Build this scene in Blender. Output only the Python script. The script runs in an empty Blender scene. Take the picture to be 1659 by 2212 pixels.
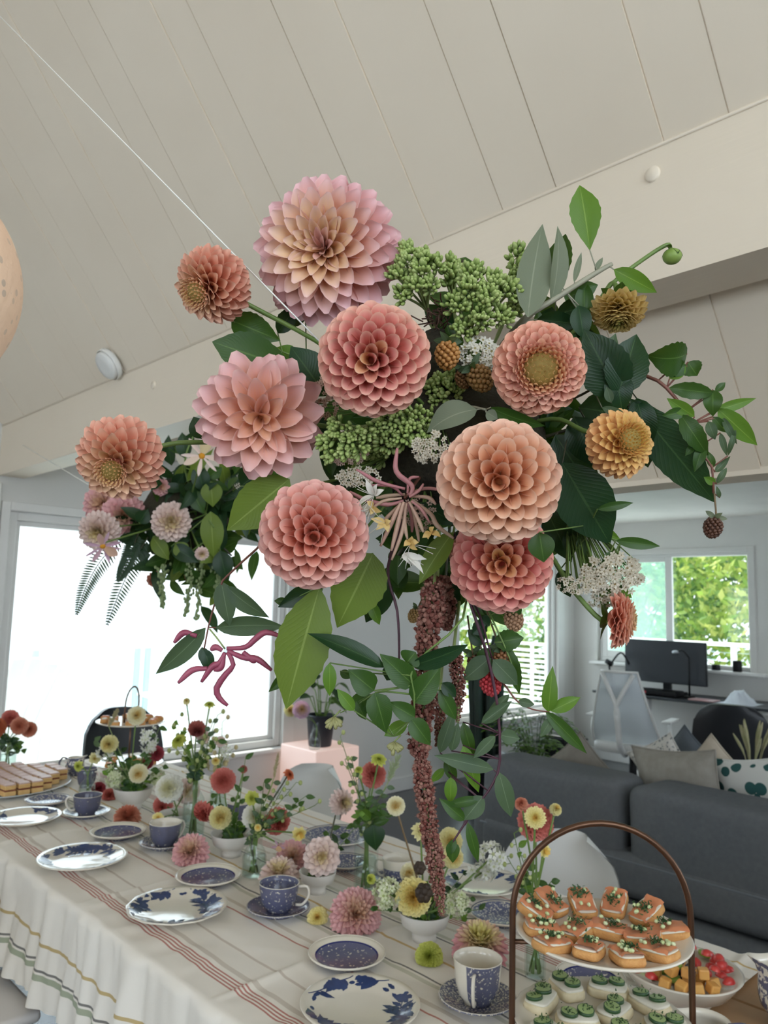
import bpy, bmesh, math, random
import numpy as np
from math import sin, cos, pi, radians, sqrt, atan2, acos
from mathutils import Vector, Matrix, Quaternion, noise as mnoise

random.seed(7)
rng = np.random.default_rng(11)
SC = bpy.context.scene
COL = SC.collection

# ------------------------------------------------------------------ camera
# world: +Y runs along the table towards the end wall, +X towards the desk wall, z=0 floor
FPX, W_PX, H_PX = 1661.0, 1659, 2212
CAM = Vector((0, 0, 1.53))
TH, PITCH, ROLL = radians(44), radians(6.8), 0.027
_f0 = Vector((sin(TH), cos(TH), 0)); _r0 = Vector((cos(TH), -sin(TH), 0)); _z0 = Vector((0, 0, 1))
FWD = _f0*cos(PITCH) + _z0*sin(PITCH)
_u0 = -_f0*sin(PITCH) + _z0*cos(PITCH)
RGT = _r0*cos(ROLL) + _u0*sin(ROLL)
UPV = _u0*cos(ROLL) - _r0*sin(ROLL)
cd = bpy.data.cameras.new('camera'); cam = bpy.data.objects.new('camera', cd); COL.objects.link(cam)
cam.matrix_world = Matrix(((RGT.x, UPV.x, -FWD.x, CAM.x), (RGT.y, UPV.y, -FWD.y, CAM.y), (RGT.z, UPV.z, -FWD.z, CAM.z), (0, 0, 0, 1)))
cd.sensor_fit = 'VERTICAL'; cd.sensor_height = 36.0; cd.lens = FPX/H_PX*36.0
cd.clip_start = 0.02; cd.clip_end = 9000
cd.dof.use_dof = True; cd.dof.focus_distance = 0.74; cd.dof.aperture_fstop = 13.0
SC.camera = cam

# ------------------------------------------------------------------ light and exposure
SC.view_settings.view_transform = 'Standard'; SC.view_settings.look = 'None'
SC.view_settings.gamma = 1.0; SC.view_settings.use_curve_mapping = False
SC.view_settings.exposure = 0.44
SKY_STRENGTH = 3.5
SUN_STRENGTH = 4.5
wd = bpy.data.worlds.new('sky'); SC.world = wd; wd.use_nodes = True
nt = wd.node_tree; bg = nt.nodes['Background']
bg.inputs['Color'].default_value = (0.80, 0.90, 1.0, 1); bg.inputs['Strength'].default_value = SKY_STRENGTH
sl = bpy.data.lights.new('sun_offscreen', 'SUN'); sl.energy = SUN_STRENGTH; sl.angle = radians(1.0); sl.color = (1.0, 0.94, 0.84)
so = bpy.data.objects.new('sun_offscreen', sl); COL.objects.link(so); so.location = (3, 12, 14)
so.rotation_euler = Vector((-0.10, -0.62, -1.0)).to_track_quat('-Z', 'Y').to_euler()

# ------------------------------------------------------------------ pixel helpers (1659 x 2212 frame)
def ray(x, y): return FWD + RGT*((x-829.5)/FPX) - UPV*((y-1106)/FPX)
def at(x, y, t): return CAM + ray(x, y)*t
def onz(x, y, z): d = ray(x, y); return CAM + d*((z-CAM.z)/d.z)
def onx(x, y, v): d = ray(x, y); return CAM + d*((v-CAM.x)/d.x)
def ony(x, y, v): d = ray(x, y); return CAM + d*((v-CAM.y)/d.y)
def depth(p): return (Vector(p)-CAM).dot(FWD)
def mm(px, t): return px*t/FPX          # size in metres of px pixels at depth t

# ------------------------------------------------------------------ colour and materials
def lin(c):
    if isinstance(c, str):
        c = c.lstrip('#'); c = [int(c[i:i+2], 16)/255 for i in (0, 2, 4)]
        c = [x/12.92 if x <= .04045 else ((x+.055)/1.055)**2.4 for x in c]
    return (c[0], c[1], c[2], 1.0)
class NT:
    def __init__(s, name):
        s.m = bpy.data.materials.new(name); s.m.use_nodes = True; s.t = s.m.node_tree
        s.b = s.t.nodes['Principled BSDF']; s.o = s.t.nodes['Material Output']
    def n(s, typ, **kw):
        nd = s.t.nodes.new(typ)
        for k, v in kw.items():
            if k.startswith('i_'): nd.inputs[k[2:].replace('_', ' ')].default_value = v
            else: setattr(nd, k, v)
        return nd
    def l(s, a, b): s.t.links.new(a, b)
    def math(s, op, a, b=None, clamp=False):
        nd = s.t.nodes.new('ShaderNodeMath'); nd.operation = op; nd.use_clamp = clamp
        for i, v in enumerate((a, b)):
            if v is None: continue
            if isinstance(v, (int, float)): nd.inputs[i].default_value = v
            else: s.l(v, nd.inputs[i])
        return nd.outputs[0]
    def mix(s, fac, a, b, blend='MIX'):
        nd = s.t.nodes.new('ShaderNodeMix'); nd.data_type = 'RGBA'; nd.blend_type = blend
        for i, v in ((0, fac), (6, a), (7, b)):
            if isinstance(v, (int, float)): nd.inputs[i].default_value = v
            elif isinstance(v, (tuple, list, str)): nd.inputs[i].default_value = lin(v)
            else: s.l(v, nd.inputs[i])
        return nd.outputs[2]
    def ramp(s, fac, stops, interp='LINEAR'):
        nd = s.t.nodes.new('ShaderNodeValToRGB'); cr = nd.color_ramp; cr.interpolation = interp
        while len(cr.elements) < len(stops): cr.elements.new(0.5)
        for e, (p, c) in zip(cr.elements, stops): e.position = p; e.color = lin(c)
        s.l(fac, nd.inputs[0]); return nd.outputs[0]
    def noise(s, scale, detail=3, rough=.5, coord='Object', vec=None):
        nd = s.n('ShaderNodeTexNoise'); nd.inputs['Scale'].default_value = scale
        nd.inputs['Detail'].default_value = detail; nd.inputs['Roughness'].default_value = rough
        if vec is None: vec = s.n('ShaderNodeTexCoord').outputs[coord]
        s.l(vec, nd.inputs['Vector']); return nd.outputs['Fac']
    def bump(s, h, strength=.3, dist=.01):
        nd = s.n('ShaderNodeBump'); nd.inputs['Strength'].default_value = strength; nd.inputs['Distance'].default_value = dist
        s.l(h, nd.inputs['Height']); s.l(nd.outputs[0], s.b.inputs['Normal'])
    def translucent(s, colsock, w):
        tr = s.n('ShaderNodeBsdfTranslucent'); mx = s.n('ShaderNodeMixShader'); mx.inputs[0].default_value = w
        if isinstance(colsock, (tuple, list, str)): tr.inputs[0].default_value = lin(colsock)
        else: s.l(colsock, tr.inputs[0])
        s.l(s.b.outputs[0], mx.inputs[1]); s.l(tr.outputs[0], mx.inputs[2]); s.l(mx.outputs[0], s.o.inputs[0])
    def set(s, rough=None, metal=None, spec=None, coat=None, color=None):
        if rough is not None: s.b.inputs['Roughness'].default_value = rough
        if metal is not None: s.b.inputs['Metallic'].default_value = metal
        if spec is not None: s.b.inputs['Specular IOR Level'].default_value = spec
        if coat is not None: s.b.inputs['Coat Weight'].default_value = coat
        if color is not None: 
            if isinstance(color, (tuple, list, str)): s.b.inputs['Base Color'].default_value = lin(color)
            else: s.l(color, s.b.inputs['Base Color'])
MC = {}
def mat(name, c1, c2=None, scale=8.0, rough=.6, metal=0, spec=.5, bump=0, bscale=None, trans=0, coat=0):
    """plain procedural material: two tones mixed by noise, optional fine relief"""
    if name in MC: return MC[name]
    t = NT(name)
    if c2 is None:
        c = lin(c1); c2 = tuple(min(1, x*1.12) for x in c[:3])
    f = t.noise(scale, 4)
    f = t.math('MULTIPLY_ADD', f, 2.0); t.t.nodes[-1].inputs[2].default_value = -.5; t.t.nodes[-1].use_clamp = True
    c = t.mix(f, c1, c2)
    t.set(rough=rough, metal=metal, spec=spec, coat=coat, color=c)
    if bump: t.bump(t.noise(bscale or scale*6, 3), bump, .004)
    if trans: t.translucent(c, trans)
    MC[name] = t.m; return t.m
def emit(name, col, strength, vary=None):
    if name in MC: return MC[name]
    t = NT(name); t.b.inputs['Emission Strength'].default_value = strength
    t.b.inputs['Base Color'].default_value = lin(col); t.b.inputs['Emission Color'].default_value = lin(col)
    if vary: t.l(t.mix(t.noise(vary[1], 3), col, vary[0]), t.b.inputs['Emission Color'])
    MC[name] = t.m; return t.m
def glass(name, tint=(0.95, 0.98, 0.97), rough=0.0):
    """thin clear glass: transparent with a fresnel reflection, lets daylight through"""
    if name in MC: return MC[name]
    t = NT(name); lw = t.n('ShaderNodeLayerWeight'); lw.inputs['Blend'].default_value = .5; fr = t.math('MULTIPLY_ADD', t.math('POWER', lw.outputs['Facing'], 4.0), .6); t.t.nodes[-1].inputs[2].default_value = .05
    tr = t.n('ShaderNodeBsdfTransparent'); tr.inputs[0].default_value = (*tint, 1)
    gl = t.n('ShaderNodeBsdfGlossy'); gl.inputs['Roughness'].default_value = rough
    mx = t.n('ShaderNodeMixShader'); t.l(fr, mx.inputs[0]); t.l(tr.outputs[0], mx.inputs[1]); t.l(gl.outputs[0], mx.inputs[2])
    t.l(mx.outputs[0], t.o.inputs[0]); MC[name] = t.m; return t.m

# ------------------------------------------------------------------ mesh builder
class MB:
    def __init__(s): s.v = []; s.f = []; s.k = []; s.n = 0; s.hask = False
    def add(s, v, f, k=None):
        v = [tuple(p) for p in v]; o = s.n
        s.v.extend(v); s.f.extend([tuple(i+o for i in q) for q in f]); s.n += len(v)
        if k is None: s.k.extend([(0, 0, 0)]*len(v))
        else: s.k.extend([tuple(q) for q in k]); s.hask = True
        return s
    def box(s, x0, x1, y0, y1, z0, z1, M=None):
        v = [Vector((x, y, z)) for z in (z0, z1) for y in (y0, y1) for x in (x0, x1)]
        if M is not None: v = [M @ p for p in v]
        return s.add(v, [(0, 2, 3, 1), (4, 5, 7, 6), (0, 1, 5, 4), (2, 6, 7, 3), (0, 4, 6, 2), (1, 3, 7, 5)])
    def rbox(s, x0, x1, y0, y1, z0, z1, r=.01, seg=2, M=None):
        bm = bmesh.new(); bmesh.ops.create_cube(bm, size=1)
        for p in bm.verts: p.co = Vector(((x0+x1)/2+p.co.x*(x1-x0), (y0+y1)/2+p.co.y*(y1-y0), (z0+z1)/2+p.co.z*(z1-z0)))
        bmesh.ops.bevel(bm, geom=bm.edges[:], offset=r, segments=seg, affect='EDGES', profile=.5)
        return s.bm(bm, M)
    def bm(s, bm, M=None):
        bm.verts.index_update()
        v = [(M @ p.co) if M is not None else p.co.copy() for p in bm.verts]
        f = [[q.index for q in g.verts] for g in bm.faces]; bm.free(); return s.add(v, f)
    def tube(s, pts, r, n=6, k=None, cap=True):
        pts = [Vector(p) for p in pts]; m = len(pts)
        if isinstance(r, (int, float)): r = [r]*m
        tg = [(pts[min(i+1, m-1)]-pts[max(i-1, 0)]).normalized() for i in range(m)]
        ref = Vector((0, 0, 1)) if abs(tg[0].z) < .9 else Vector((1, 0, 0))
        a = tg[0].cross(ref).normalized(); v = []; kk = []
        for i in range(m):
            a = (a - tg[i]*a.dot(tg[i])).normalized(); b = tg[i].cross(a)
            for j in range(n):
                w = 2*pi*j/n; v.append(pts[i] + (a*cos(w)+b*sin(w))*r[i]); kk.append((i/(m-1), 0, 0) if k is None else k)
        f = [(i*n+j, i*n+(j+1) % n, (i+1)*n+(j+1) % n, (i+1)*n+j) for i in range(m-1) for j in range(n)]
        if cap: f += [tuple(range(n-1, -1, -1)), tuple((m-1)*n+j for j in range(n))]
        return s.add(v, f, kk)
    def lathe(s, prof, n=32, M=None, wob=None):
        v = []; m = len(prof)
        for r, z in prof:
            for j in range(n):
                w = 2*pi*j/n; q = r*(1+(wob(w) if wob else 0)); p = Vector((q*cos(w), q*sin(w), z)); v.append(M @ p if M is not None else p)
        f = [(i*n+j, i*n+(j+1) % n, (i+1)*n+(j+1) % n, (i+1)*n+j) for i in range(m-1) for j in range(n)]
        if prof[0][0] > 1e-6: f.append(tuple(range(n-1, -1, -1))) if prof[0][0] < .001 else None
        return s.add(v, [q for q in f if q])
    def ell(s, c, rx, ry, rz, nu=10, nv=6, R=None, k=None):
        c = Vector(c); v = [Vector((0, 0, rz))]; 
        for i in range(1, nv):
            a = pi*i/nv
            for j in range(nu): w = 2*pi*j/nu; v.append(Vector((rx*sin(a)*cos(w), ry*sin(a)*sin(w), rz*cos(a))))
        v.append(Vector((0, 0, -rz)))
        if R is not None: v = [R @ p for p in v]
        v = [c+p for p in v]; L = len(v)-1
        f = [(0, 1+j, 1+(j+1) % nu) for j in range(nu)]
        for i in range(nv-2): f += [(1+i*nu+j, 1+(i+1)*nu+j, 1+(i+1)*nu+(j+1) % nu, 1+i*nu+(j+1) % nu) for j in range(nu)]
        f += [(L, L-nu+(j+1) % nu, L-nu+j) for j in range(nu)]
        return s.add(v, f, [k]*len(v) if k is not None else None)
    def grid(s, fn, nu, nv, k=None):
        v = []; kk = []
        for i in range(nu+1):
            for j in range(nv+1): v.append(fn(i/nu, j/nv)); kk.append((i/nu, j/nv, 0))
        f = [(i*(nv+1)+j, (i+1)*(nv+1)+j, (i+1)*(nv+1)+j+1, i*(nv+1)+j+1) for i in range(nu) for j in range(nv)]
        return s.add(v, f, kk if k else None)
    def mesh(s, name, m, smooth=True, off=None):
        me = bpy.data.meshes.new(name)
        v = s.v if off is None else [(p[0]-off[0], p[1]-off[1], p[2]-off[2]) for p in s.v]
        me.from_pydata(v, [], s.f)
        if s.hask:
            at_ = me.attributes.new('k', 'FLOAT_VECTOR', 'POINT'); at_.data.foreach_set('vector', np.array(s.k, dtype=np.float32).ravel())
        if smooth: me.polygons.foreach_set('use_smooth', [True]*len(me.polygons))
        if m is not None: me.materials.append(m)
        me.update(); return me
    def build(s, name, m, parent=None, world=False, smooth=True, sharp=None):
        off = WL.get(parent.name) if (world and parent is not None) else None
        me = s.mesh(name, m, smooth, off)
        if sharp is not None and smooth: 
            try: me.set_sharp_from_angle(angle=radians(sharp))
            except Exception: pass
        o = bpy.data.objects.new(name, me); COL.objects.link(o)
        if parent is not None: o.parent = parent; WL[o.name] = WL.get(parent.name, Vector((0, 0, 0))) if world else Vector((0, 0, 0))
        return o
WL = {}
def thing(name, label, cat, loc=(0, 0, 0), rot=None, group=None, scale=None):
    o = bpy.data.objects.new(name, None); COL.objects.link(o); o.empty_display_size = .02
    o.location = loc; WL[o.name] = Vector(loc)
    if rot is not None: o.rotation_euler = rot if isinstance(rot, (tuple, list)) else (0, 0, rot)
    if scale: o.scale = (scale,)*3
    o['label'] = label; o['category'] = cat
    if group: o['group'] = group
    return o
def tag(o, label, cat, group=None):
    o['label'] = label; o['category'] = cat
    if group: o['group'] = group
    return o
def struct(o): o['kind'] = 'structure'; return o
def inst(name, me, parent, loc=(0, 0, 0), rot=None, scale=None, M=None, color=None):
    o = bpy.data.objects.new(name, me); COL.objects.link(o); o.parent = parent
    if M is not None: o.matrix_local = M
    else:
        o.location = loc
        if rot is not None: o.rotation_euler = rot
        if scale is not None: o.scale = scale if isinstance(scale, (tuple, list)) else (scale,)*3
    if color is not None: o.color = color
    WL[o.name] = Vector((0, 0, 0)); return o
def center_origin(mb):
    a = np.array(mb.v); return Vector(((a[:, 0].min()+a[:, 0].max())/2, (a[:, 1].min()+a[:, 1].max())/2, a[:, 2].min()))
def one(mb, name, m, label, cat, group=None, smooth=True, sharp=None, kind=None):
    """a thing that is one mesh; its origin goes to its base"""
    c = center_origin(mb); me = mb.mesh(name, m, smooth, c)
    if sharp is not None:
        try: me.set_sharp_from_angle(angle=radians(sharp))
        except Exception: pass
    o = bpy.data.objects.new(name, me); COL.objects.link(o); o.location = c; WL[o.name] = c
    if label: tag(o, label, cat, group)
    if kind: o['kind'] = kind
    return o
def bez(p, n=10):
    """smooth curve through the points p (Catmull-Rom)"""
    p = [Vector(q) for q in p]
    if len(p) == 2: return [p[0].lerp(p[1], i/n) for i in range(n+1)]
    q = [p[0]*2-p[1]] + p + [p[-1]*2-p[-2]]; out = []
    seg = max(2, n//(len(p)-1))
    for i in range(1, len(q)-2):
        for j in range(seg):
            t = j/seg; a, b, c, d = q[i-1:i+3]
            out.append(.5*((2*b)+(c-a)*t+(2*a-5*b+4*c-d)*t*t+(3*b-a-3*c+d)*t**3))
    out.append(p[-1]); return out
# ================================================================== the room
XW, YW = 7.35, 4.60           # desk wall, end wall
XL, YB = -2.6, -2.6           # wall behind the camera's left, wall behind the camera
SLOPE, XF, ZF = 1.28, 1.41, 2.475
def zc(x): return ZF + SLOPE*(XF-x)
XR = -0.6; XE, ZE = 1.885, zc(1.885)
ZFLAT = 2.43; YH = 3.07          # the low eaves boards stop short of the end wall
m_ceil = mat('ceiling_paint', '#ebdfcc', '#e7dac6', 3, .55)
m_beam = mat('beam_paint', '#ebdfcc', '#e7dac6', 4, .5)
m_wall = mat('wall_paint', '#dddbd6', '#d8d6d1', 2, .7)
m_wallr = mat('desk_wall_paint', '#dddbd6', '#d8d6d1', 2, .7)
m_white = mat('white_frame', '#e4e3df', '#dedcd8', 5, .45)
m_trim = mat('trim_paint', '#dfddd9', None, 5, .5)

# floor: dark glossy boards
t = NT('floor_dark'); tc = t.n('ShaderNodeTexCoord'); br = t.n('ShaderNodeTexBrick'); t.l(tc.outputs['Object'], br.inputs['Vector'])
br.inputs['Scale'].default_value = 1.0; br.inputs['Brick Width'].default_value = 1.6; br.inputs['Row Height'].default_value = .14; br.inputs['Mortar Size'].default_value = .002
br.inputs['Color1'].default_value = lin('#3c3f45'); br.inputs['Color2'].default_value = lin('#33363d'); br.inputs['Mortar'].default_value = lin('#202226')
t.set(rough=.22, spec=.6, color=t.mix(t.math('MULTIPLY', t.noise(9, 5), .5), br.outputs['Color'], '#4a4b50'))
m_floor = t.m
struct(MB().box(XL-.15, XW+.15, YB-.15, YW+.15, -.12, 0).build('floor', m_floor, smooth=False))

def wall_with_holes(a0, a1, z0, z1, holes, put):
    """boxes around rectangular openings; put(mb,u0,u1,z0,z1) adds one piece"""
    mb = MB(); hs = sorted(holes); u = a0
    for (h0, h1, b, tp) in hs:
        put(mb, u, h0, z0, z1)
        if b > z0: put(mb, h0, h1, z0, b)
        if tp < z1: put(mb, h0, h1, tp, z1)
        u = h1
    put(mb, u, a1, z0, z1); return mb
W1 = (1.49, 3.47, .49, 2.0); W2 = (5.42, 7.02, .47, 2.05); W3 = (2.76, 4.31, 1.0, 2.10)
struct(wall_with_holes(XL-.15, XW+.15, -.12, 6.2, [W1, W2], lambda mb, a, b, c, d: mb.box(a, b, YW, YW+.15, c, d)).build('wall_end', m_wall, smooth=False))
struct(wall_with_holes(YB, YW, -.12, 2.7, [W3], lambda mb, a, b, c, d: mb.box(XW, XW+.15, a, b, c, d)).build('wall_right', m_wallr, smooth=False))
# behind the camera: two more walls with bare openings added to let in daylight
struct(wall_with_holes(XL, XW+.15, -.12, 6.2, [(-2.0, 1.1, 1.5, 3.9), (2.7, 6.0, .7, 2.2)], lambda mb, a, b, c, d: mb.box(a, b, YB-.15, YB, c, d)).build('wall_back', m_wall, smooth=False))
struct(wall_with_holes(YB-.15, YW+.15, -.12, 2.6, [(-1.2, 1.2, .8, 2.2), (2.4, 3.6, .8, 2.2)], lambda mb, a, b, c, d: mb.box(XL-.15, XL, a, b, c, d)).build('wall_left', m_wall, smooth=False))

# sloping boarded ceiling: every board is a piece of its own, with an open joint
ce = bpy.data.objects.new('ceiling', None); COL.objects.link(ce); struct(ce); WL['ceiling'] = Vector((0, 0, 0))
joints = [-2.6, -2.36, -2.22, -1.97, -1.83, -1.58, -1.44, -1.19, -1.05, -.80, -.66, -.41, -.27, -.02, .12, .285, .40, .54, .67, .925, 1.075, 1.30, 1.48, 1.755, 1.885, 2.13, 2.28, 2.53, 2.68, 2.945, 3.07, 3.33, 3.47, 3.73, 3.87, 4.12, 4.26, 4.46, 4.6]
g = .0016
def slab(mb, y0, y1, x0, x1, th0, th1):
    """board under the roof slope, between th0 and th1 measured up from the ceiling face"""
    n = Vector((SLOPE, 0, 1)).normalized(); v = []
    for y in (y0, y1):
        for x in (x0, x1):
            b = Vector((x, y, zc(x)))
            for th in (th0, th1): v.append(b + n*th)
    mb.add(v, [(0, 1, 3, 2), (4, 6, 7, 5), (0, 4, 5, 1), (2, 3, 7, 6), (0, 2, 6, 4), (1, 5, 7, 3)])
for i, (a, b) in enumerate(zip(joints[:-1], joints[1:])):
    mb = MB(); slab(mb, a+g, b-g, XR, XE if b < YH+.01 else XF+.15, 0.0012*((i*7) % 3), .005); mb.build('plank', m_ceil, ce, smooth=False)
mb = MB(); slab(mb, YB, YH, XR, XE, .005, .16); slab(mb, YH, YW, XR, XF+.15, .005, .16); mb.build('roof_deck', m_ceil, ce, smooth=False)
# other slope behind the camera, ridge above
mb = MB(); v = []
for y in (YB, YW):
    for x, z in ((XR, zc(XR)), (XL-.1, zc(XR)-SLOPE*(XR-XL+.1)), (XL-.1, zc(XR)-SLOPE*(XR-XL+.1)+.2), (XR, zc(XR)+.2)): v.append((x, y, z))
mb.add(v, [(0, 1, 2, 3), (7, 6, 5, 4), (0, 4, 5, 1), (2, 6, 7, 3), (1, 5, 6, 2), (0, 3, 7, 4)])
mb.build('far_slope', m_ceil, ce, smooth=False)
struct(MB().box(XE, XW+.15, YB, YW, ZFLAT, ZFLAT+.15).box(XF+.14, XE, YH, YW, ZFLAT, ZFLAT+.15).build('ceiling_flat', mat('flat_ceiling_paint', '#e3dfd8', None, 3, .6), smooth=False))
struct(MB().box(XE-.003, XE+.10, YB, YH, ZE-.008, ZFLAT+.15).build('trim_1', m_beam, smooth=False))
# the long beam under the slope
bm_ = bpy.data.objects.new('trim_2', None); COL.objects.link(bm_); struct(bm_); WL['trim_2'] = Vector((0, 0, 0))
x0, x1, zb = XF, XF+.14, 2.19
mb = MB(); v = []
for i in range(41):
    y = YB + (YW-YB)*i/40
    for x, z in ((x0, zb), (x1, zb), (x1, zc(x1)-.002), (x0, zc(x0)-.002)): v.append((x, y, z))
f = [tuple(range(4)), tuple(160+j for j in (3, 2, 1, 0))]
for i in range(40): f += [(i*4+j, i*4+4+j, i*4+4+(j+1) % 4, i*4+(j+1) % 4) for j in range(4)]
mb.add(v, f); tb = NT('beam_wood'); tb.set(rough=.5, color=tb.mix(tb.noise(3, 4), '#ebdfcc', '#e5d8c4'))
mp = tb.n('ShaderNodeMapping'); mp.inputs['Scale'].default_value = (30, 1.2, 30); tcc = tb.n('ShaderNodeTexCoord'); tb.l(tcc.outputs['Object'], mp.inputs[0]); tb.bump(tb.noise(3, 4, vec=mp.outputs[0]), .25, .004)
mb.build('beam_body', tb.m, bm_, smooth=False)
for px, py in ((1410, 377), (332, 832)):
    p = onx(px, py, XF); MB().lathe([(.0001, .006), (.014, .006), (.0165, .003), (.0165, -.003)], 20, Matrix.Translation(p) @ Matrix.Rotation(-pi/2, 4, 'Y')).build('plug', m_beam, bm_)
# caulk bead where boards meet the beam
mb = MB(); mb.tube([(XF-.001, YB, zc(XF)-.001), (XF-.001, YW, zc(XF)-.001)], .004, 6); mb.build('caulk_line', m_beam, bm_)

# smoke detector on the slope
p = onx(238, 786, 1.360); n = Vector((-SLOPE, 0, -1)).normalized()
R = n.to_track_quat('Z', 'Y').to_matrix().to_4x4()
sd = thing('smoke_detector', 'round white smoke detector on the sloping boarded ceiling', 'smoke detector', p)
m_sd = mat('detector_plastic', '#dcdcd8', None, 6, .4)
MB().lathe([(.068, -.006), (.07, .0), (.07, .012), (.066, .017)], 40, R).build('base', m_sd, sd)
MB().lathe([(.062, .012), (.062, .022), (.055, .031), (.03, .034), (.0001, .0345)], 40, R).build('cover', m_sd, sd)

# ---------------- windows
m_pane = glass('window_glass')
def window_y(name, w, y, nmul=(), jamb=.05, right=.10):
    """window in the end wall; frame, casing, panes"""
    o = bpy.data.objects.new(name, None); COL.objects.link(o); struct(o); WL[name] = Vector((0, 0, 0))
    x0, x1, z0, z1 = w
    for a, b, c, d in ((x0, x0+jamb, z0, z1), (x1-jamb, x1, z0, z1), (x0+jamb, x1-jamb, z0, z0+jamb), (x0+jamb, x1-jamb, z1-jamb, z1)):
        MB().rbox(a, b, y+.02, y+.12, c, d, .004, 1).build('window_frame', m_white, o, smooth=False)
    for a, b, c, d in ((x0+jamb, x0+jamb+.03, z0+jamb, z1-jamb), (x1-jamb-.035, x1-jamb, z0+jamb, z1-jamb), (x0+jamb+.03, x1-jamb-.035, z0+jamb, z0+jamb+.03), (x0+jamb+.03, x1-jamb-.035, z1-jamb-.03, z1-jamb)):
        MB().rbox(a, b, y+.05, y+.095, c, d, .003, 1).build('sash', m_white, o, smooth=False)
    MB().box(x0+jamb, x1-jamb, y+.07, y+.074, z0+jamb, z1-jamb).build('pane', m_pane, o, smooth=False)
    # casing proud of the wall
    for a, b, c, d in ((x0-.05, x0, z0-.05, z1+.05), (x1, x1+right, z0-.05, z1+.05), (x0, x1, z1, z1+.05)):
        MB().rbox(a, b, y-.018, y-.001, c, d, .003, 1).build('casing', m_white, o, smooth=False)
    MB().rbox(x0-.05, x1+right, y-.06, y+.02, z0-.03, z0, .005, 1).build('window_sill', m_white, o, smooth=False)
    return o
window_y('window_1', W1, YW)
window_y('window_2', W2, YW, right=.12)
o = bpy.data.objects.new('window_3', None); COL.objects.link(o); struct(o); WL['window_3'] = Vector((0, 0, 0))
y0, y1, z0, z1 = W3; ym = onx(1441, 1300, XW).y; J = .05
for a, b, c, d in ((y0, y0+.02, z0, z1), (y1-.03, y1, z0, z1), (y0+.02, y1-.03, z0, z0+.04), (y0+.02, y1-.03, z1-.03, z1)):
    MB().rbox(XW+.03, XW+.12, a, b, c, d, .004, 1).build('window_frame', m_white, o, smooth=False)
for a, b, c, d in ((ym-.035, ym+.035, z0+.04, z1-.03), (y1-.09, y1-.03, z0+.04, z1-.03), (ym+.035, y1-.09, z0+.04, z0+.11), (ym+.035, y1-.09, z1-.08, z1-.03)):
    MB().rbox(XW+.035, XW+.07, a, b, c, d, .004, 1).build('sash', m_white, o, smooth=False)
MB().box(XW+.05, XW+.054, ym+.035, y1-.09, z0+.11, z1-.08).build('pane', m_pane, o, smooth=False)
MB().box(XW+.09, XW+.094, y0+.02, ym, z0+.04, z1-.03).build('pane', m_pane, o, smooth=False)
# insect screen behind the sliding pane
t = NT('insect_screen'); tr = t.n('ShaderNodeBsdfTransparent'); df = t.n('ShaderNodeBsdfDiffuse'); df.inputs[0].default_value = lin('#bfe2d6')
tl = t.n('ShaderNodeBsdfTranslucent'); tl.inputs[0].default_value = lin('#bfe2d6'); ad = t.n('ShaderNodeAddShader'); t.l(df.outputs[0], ad.inputs[0]); t.l(tl.outputs[0], ad.inputs[1])
mx = t.n('ShaderNodeMixShader'); mx.inputs[0].default_value = .16; t.l(tr.outputs[0], mx.inputs[1]); t.l(ad.outputs[0], mx.inputs[2]); t.l(mx.outputs[0], t.o.inputs[0])
MB().box(XW+.105, XW+.106, ym, y1-.03, z0+.04, z1-.03).build('insect_screen', t.m, o, smooth=False)
for a, b, c, d in ((y0-.06, y0, z0-.05, z1+.05), (y1, y1+.05, z0-.05, z1+.05), (y0, y1, z1, z1+.05)):
    MB().rbox(XW-.012, XW-.001, a, b, c, d, .003, 1).build('casing', m_wallr, o, smooth=False)
MB().rbox(XW-.12, XW+.03, y0-.16, y1+.04, z0-.03, z0, .005, 1).build('window_sill', m_white, o, smooth=False)
struct(MB().rbox(3.60, 5.30, YW-.018, YW, 0, .11, .004, 1).build('baseboard_end', m_trim, smooth=False))
struct(MB().rbox(XW-.018, XW, YB, YW, 0, .11, .004, 1).build('baseboard_right', m_trim, smooth=False))
struct(MB().rbox(1.36, 1.43, YW-.03, YW, 0, 2.15, .006, 1).build('trim_3', mat('post_paint', '#dddbd6', None, 4, .6), smooth=False))

# pendant globe, speckled paper pulp shade with a lit bulb inside
t = NT('globe_shade'); vo = t.n('ShaderNodeTexVoronoi'); vo.inputs['Scale'].default_value = 44; tc = t.n('ShaderNodeTexCoord'); t.l(tc.outputs['Object'], vo.inputs['Vector'])
sp = t.math('LESS_THAN', vo.outputs['Distance'], .26); c = t.mix(t.noise(6, 5), '#d9bfa6', '#c7a58a'); c = t.mix(t.math('MULTIPLY', sp, t.noise(17, 2)), c, '#9c9184')
t.set(rough=.8, color=c); t.l(c, t.b.inputs['Emission Color']); t.b.inputs['Emission Strength'].default_value = .22
t.bump(t.noise(40, 4), .5, .01)
gc = at(-262, 595, 1.22); gr = mm(283, 1.22)
gl = thing('globe_pendant', 'large peach speckled globe pendant lamp by the sloping ceiling', 'lamp', gc)
MB().ell((0, 0, 0), gr, gr, gr*.98, 64, 40).build('lamp_shade', t.m, gl)
topz = zc(gc.x) if gc.x > XR else zc(XR)-SLOPE*(XR-gc.x)
MB().tube([(0, 0, gr*.95), (0, 0, topz-gc.z)], .003, 8).build('cord', mat('cord_white', '#d9d5cd', None, 9, .5), gl)
MB().lathe([(.0001, topz-gc.z-.05), (.05, topz-gc.z-.045), (.055, topz-gc.z+.04)], 24).build('canopy', m_sd, gl)

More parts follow.
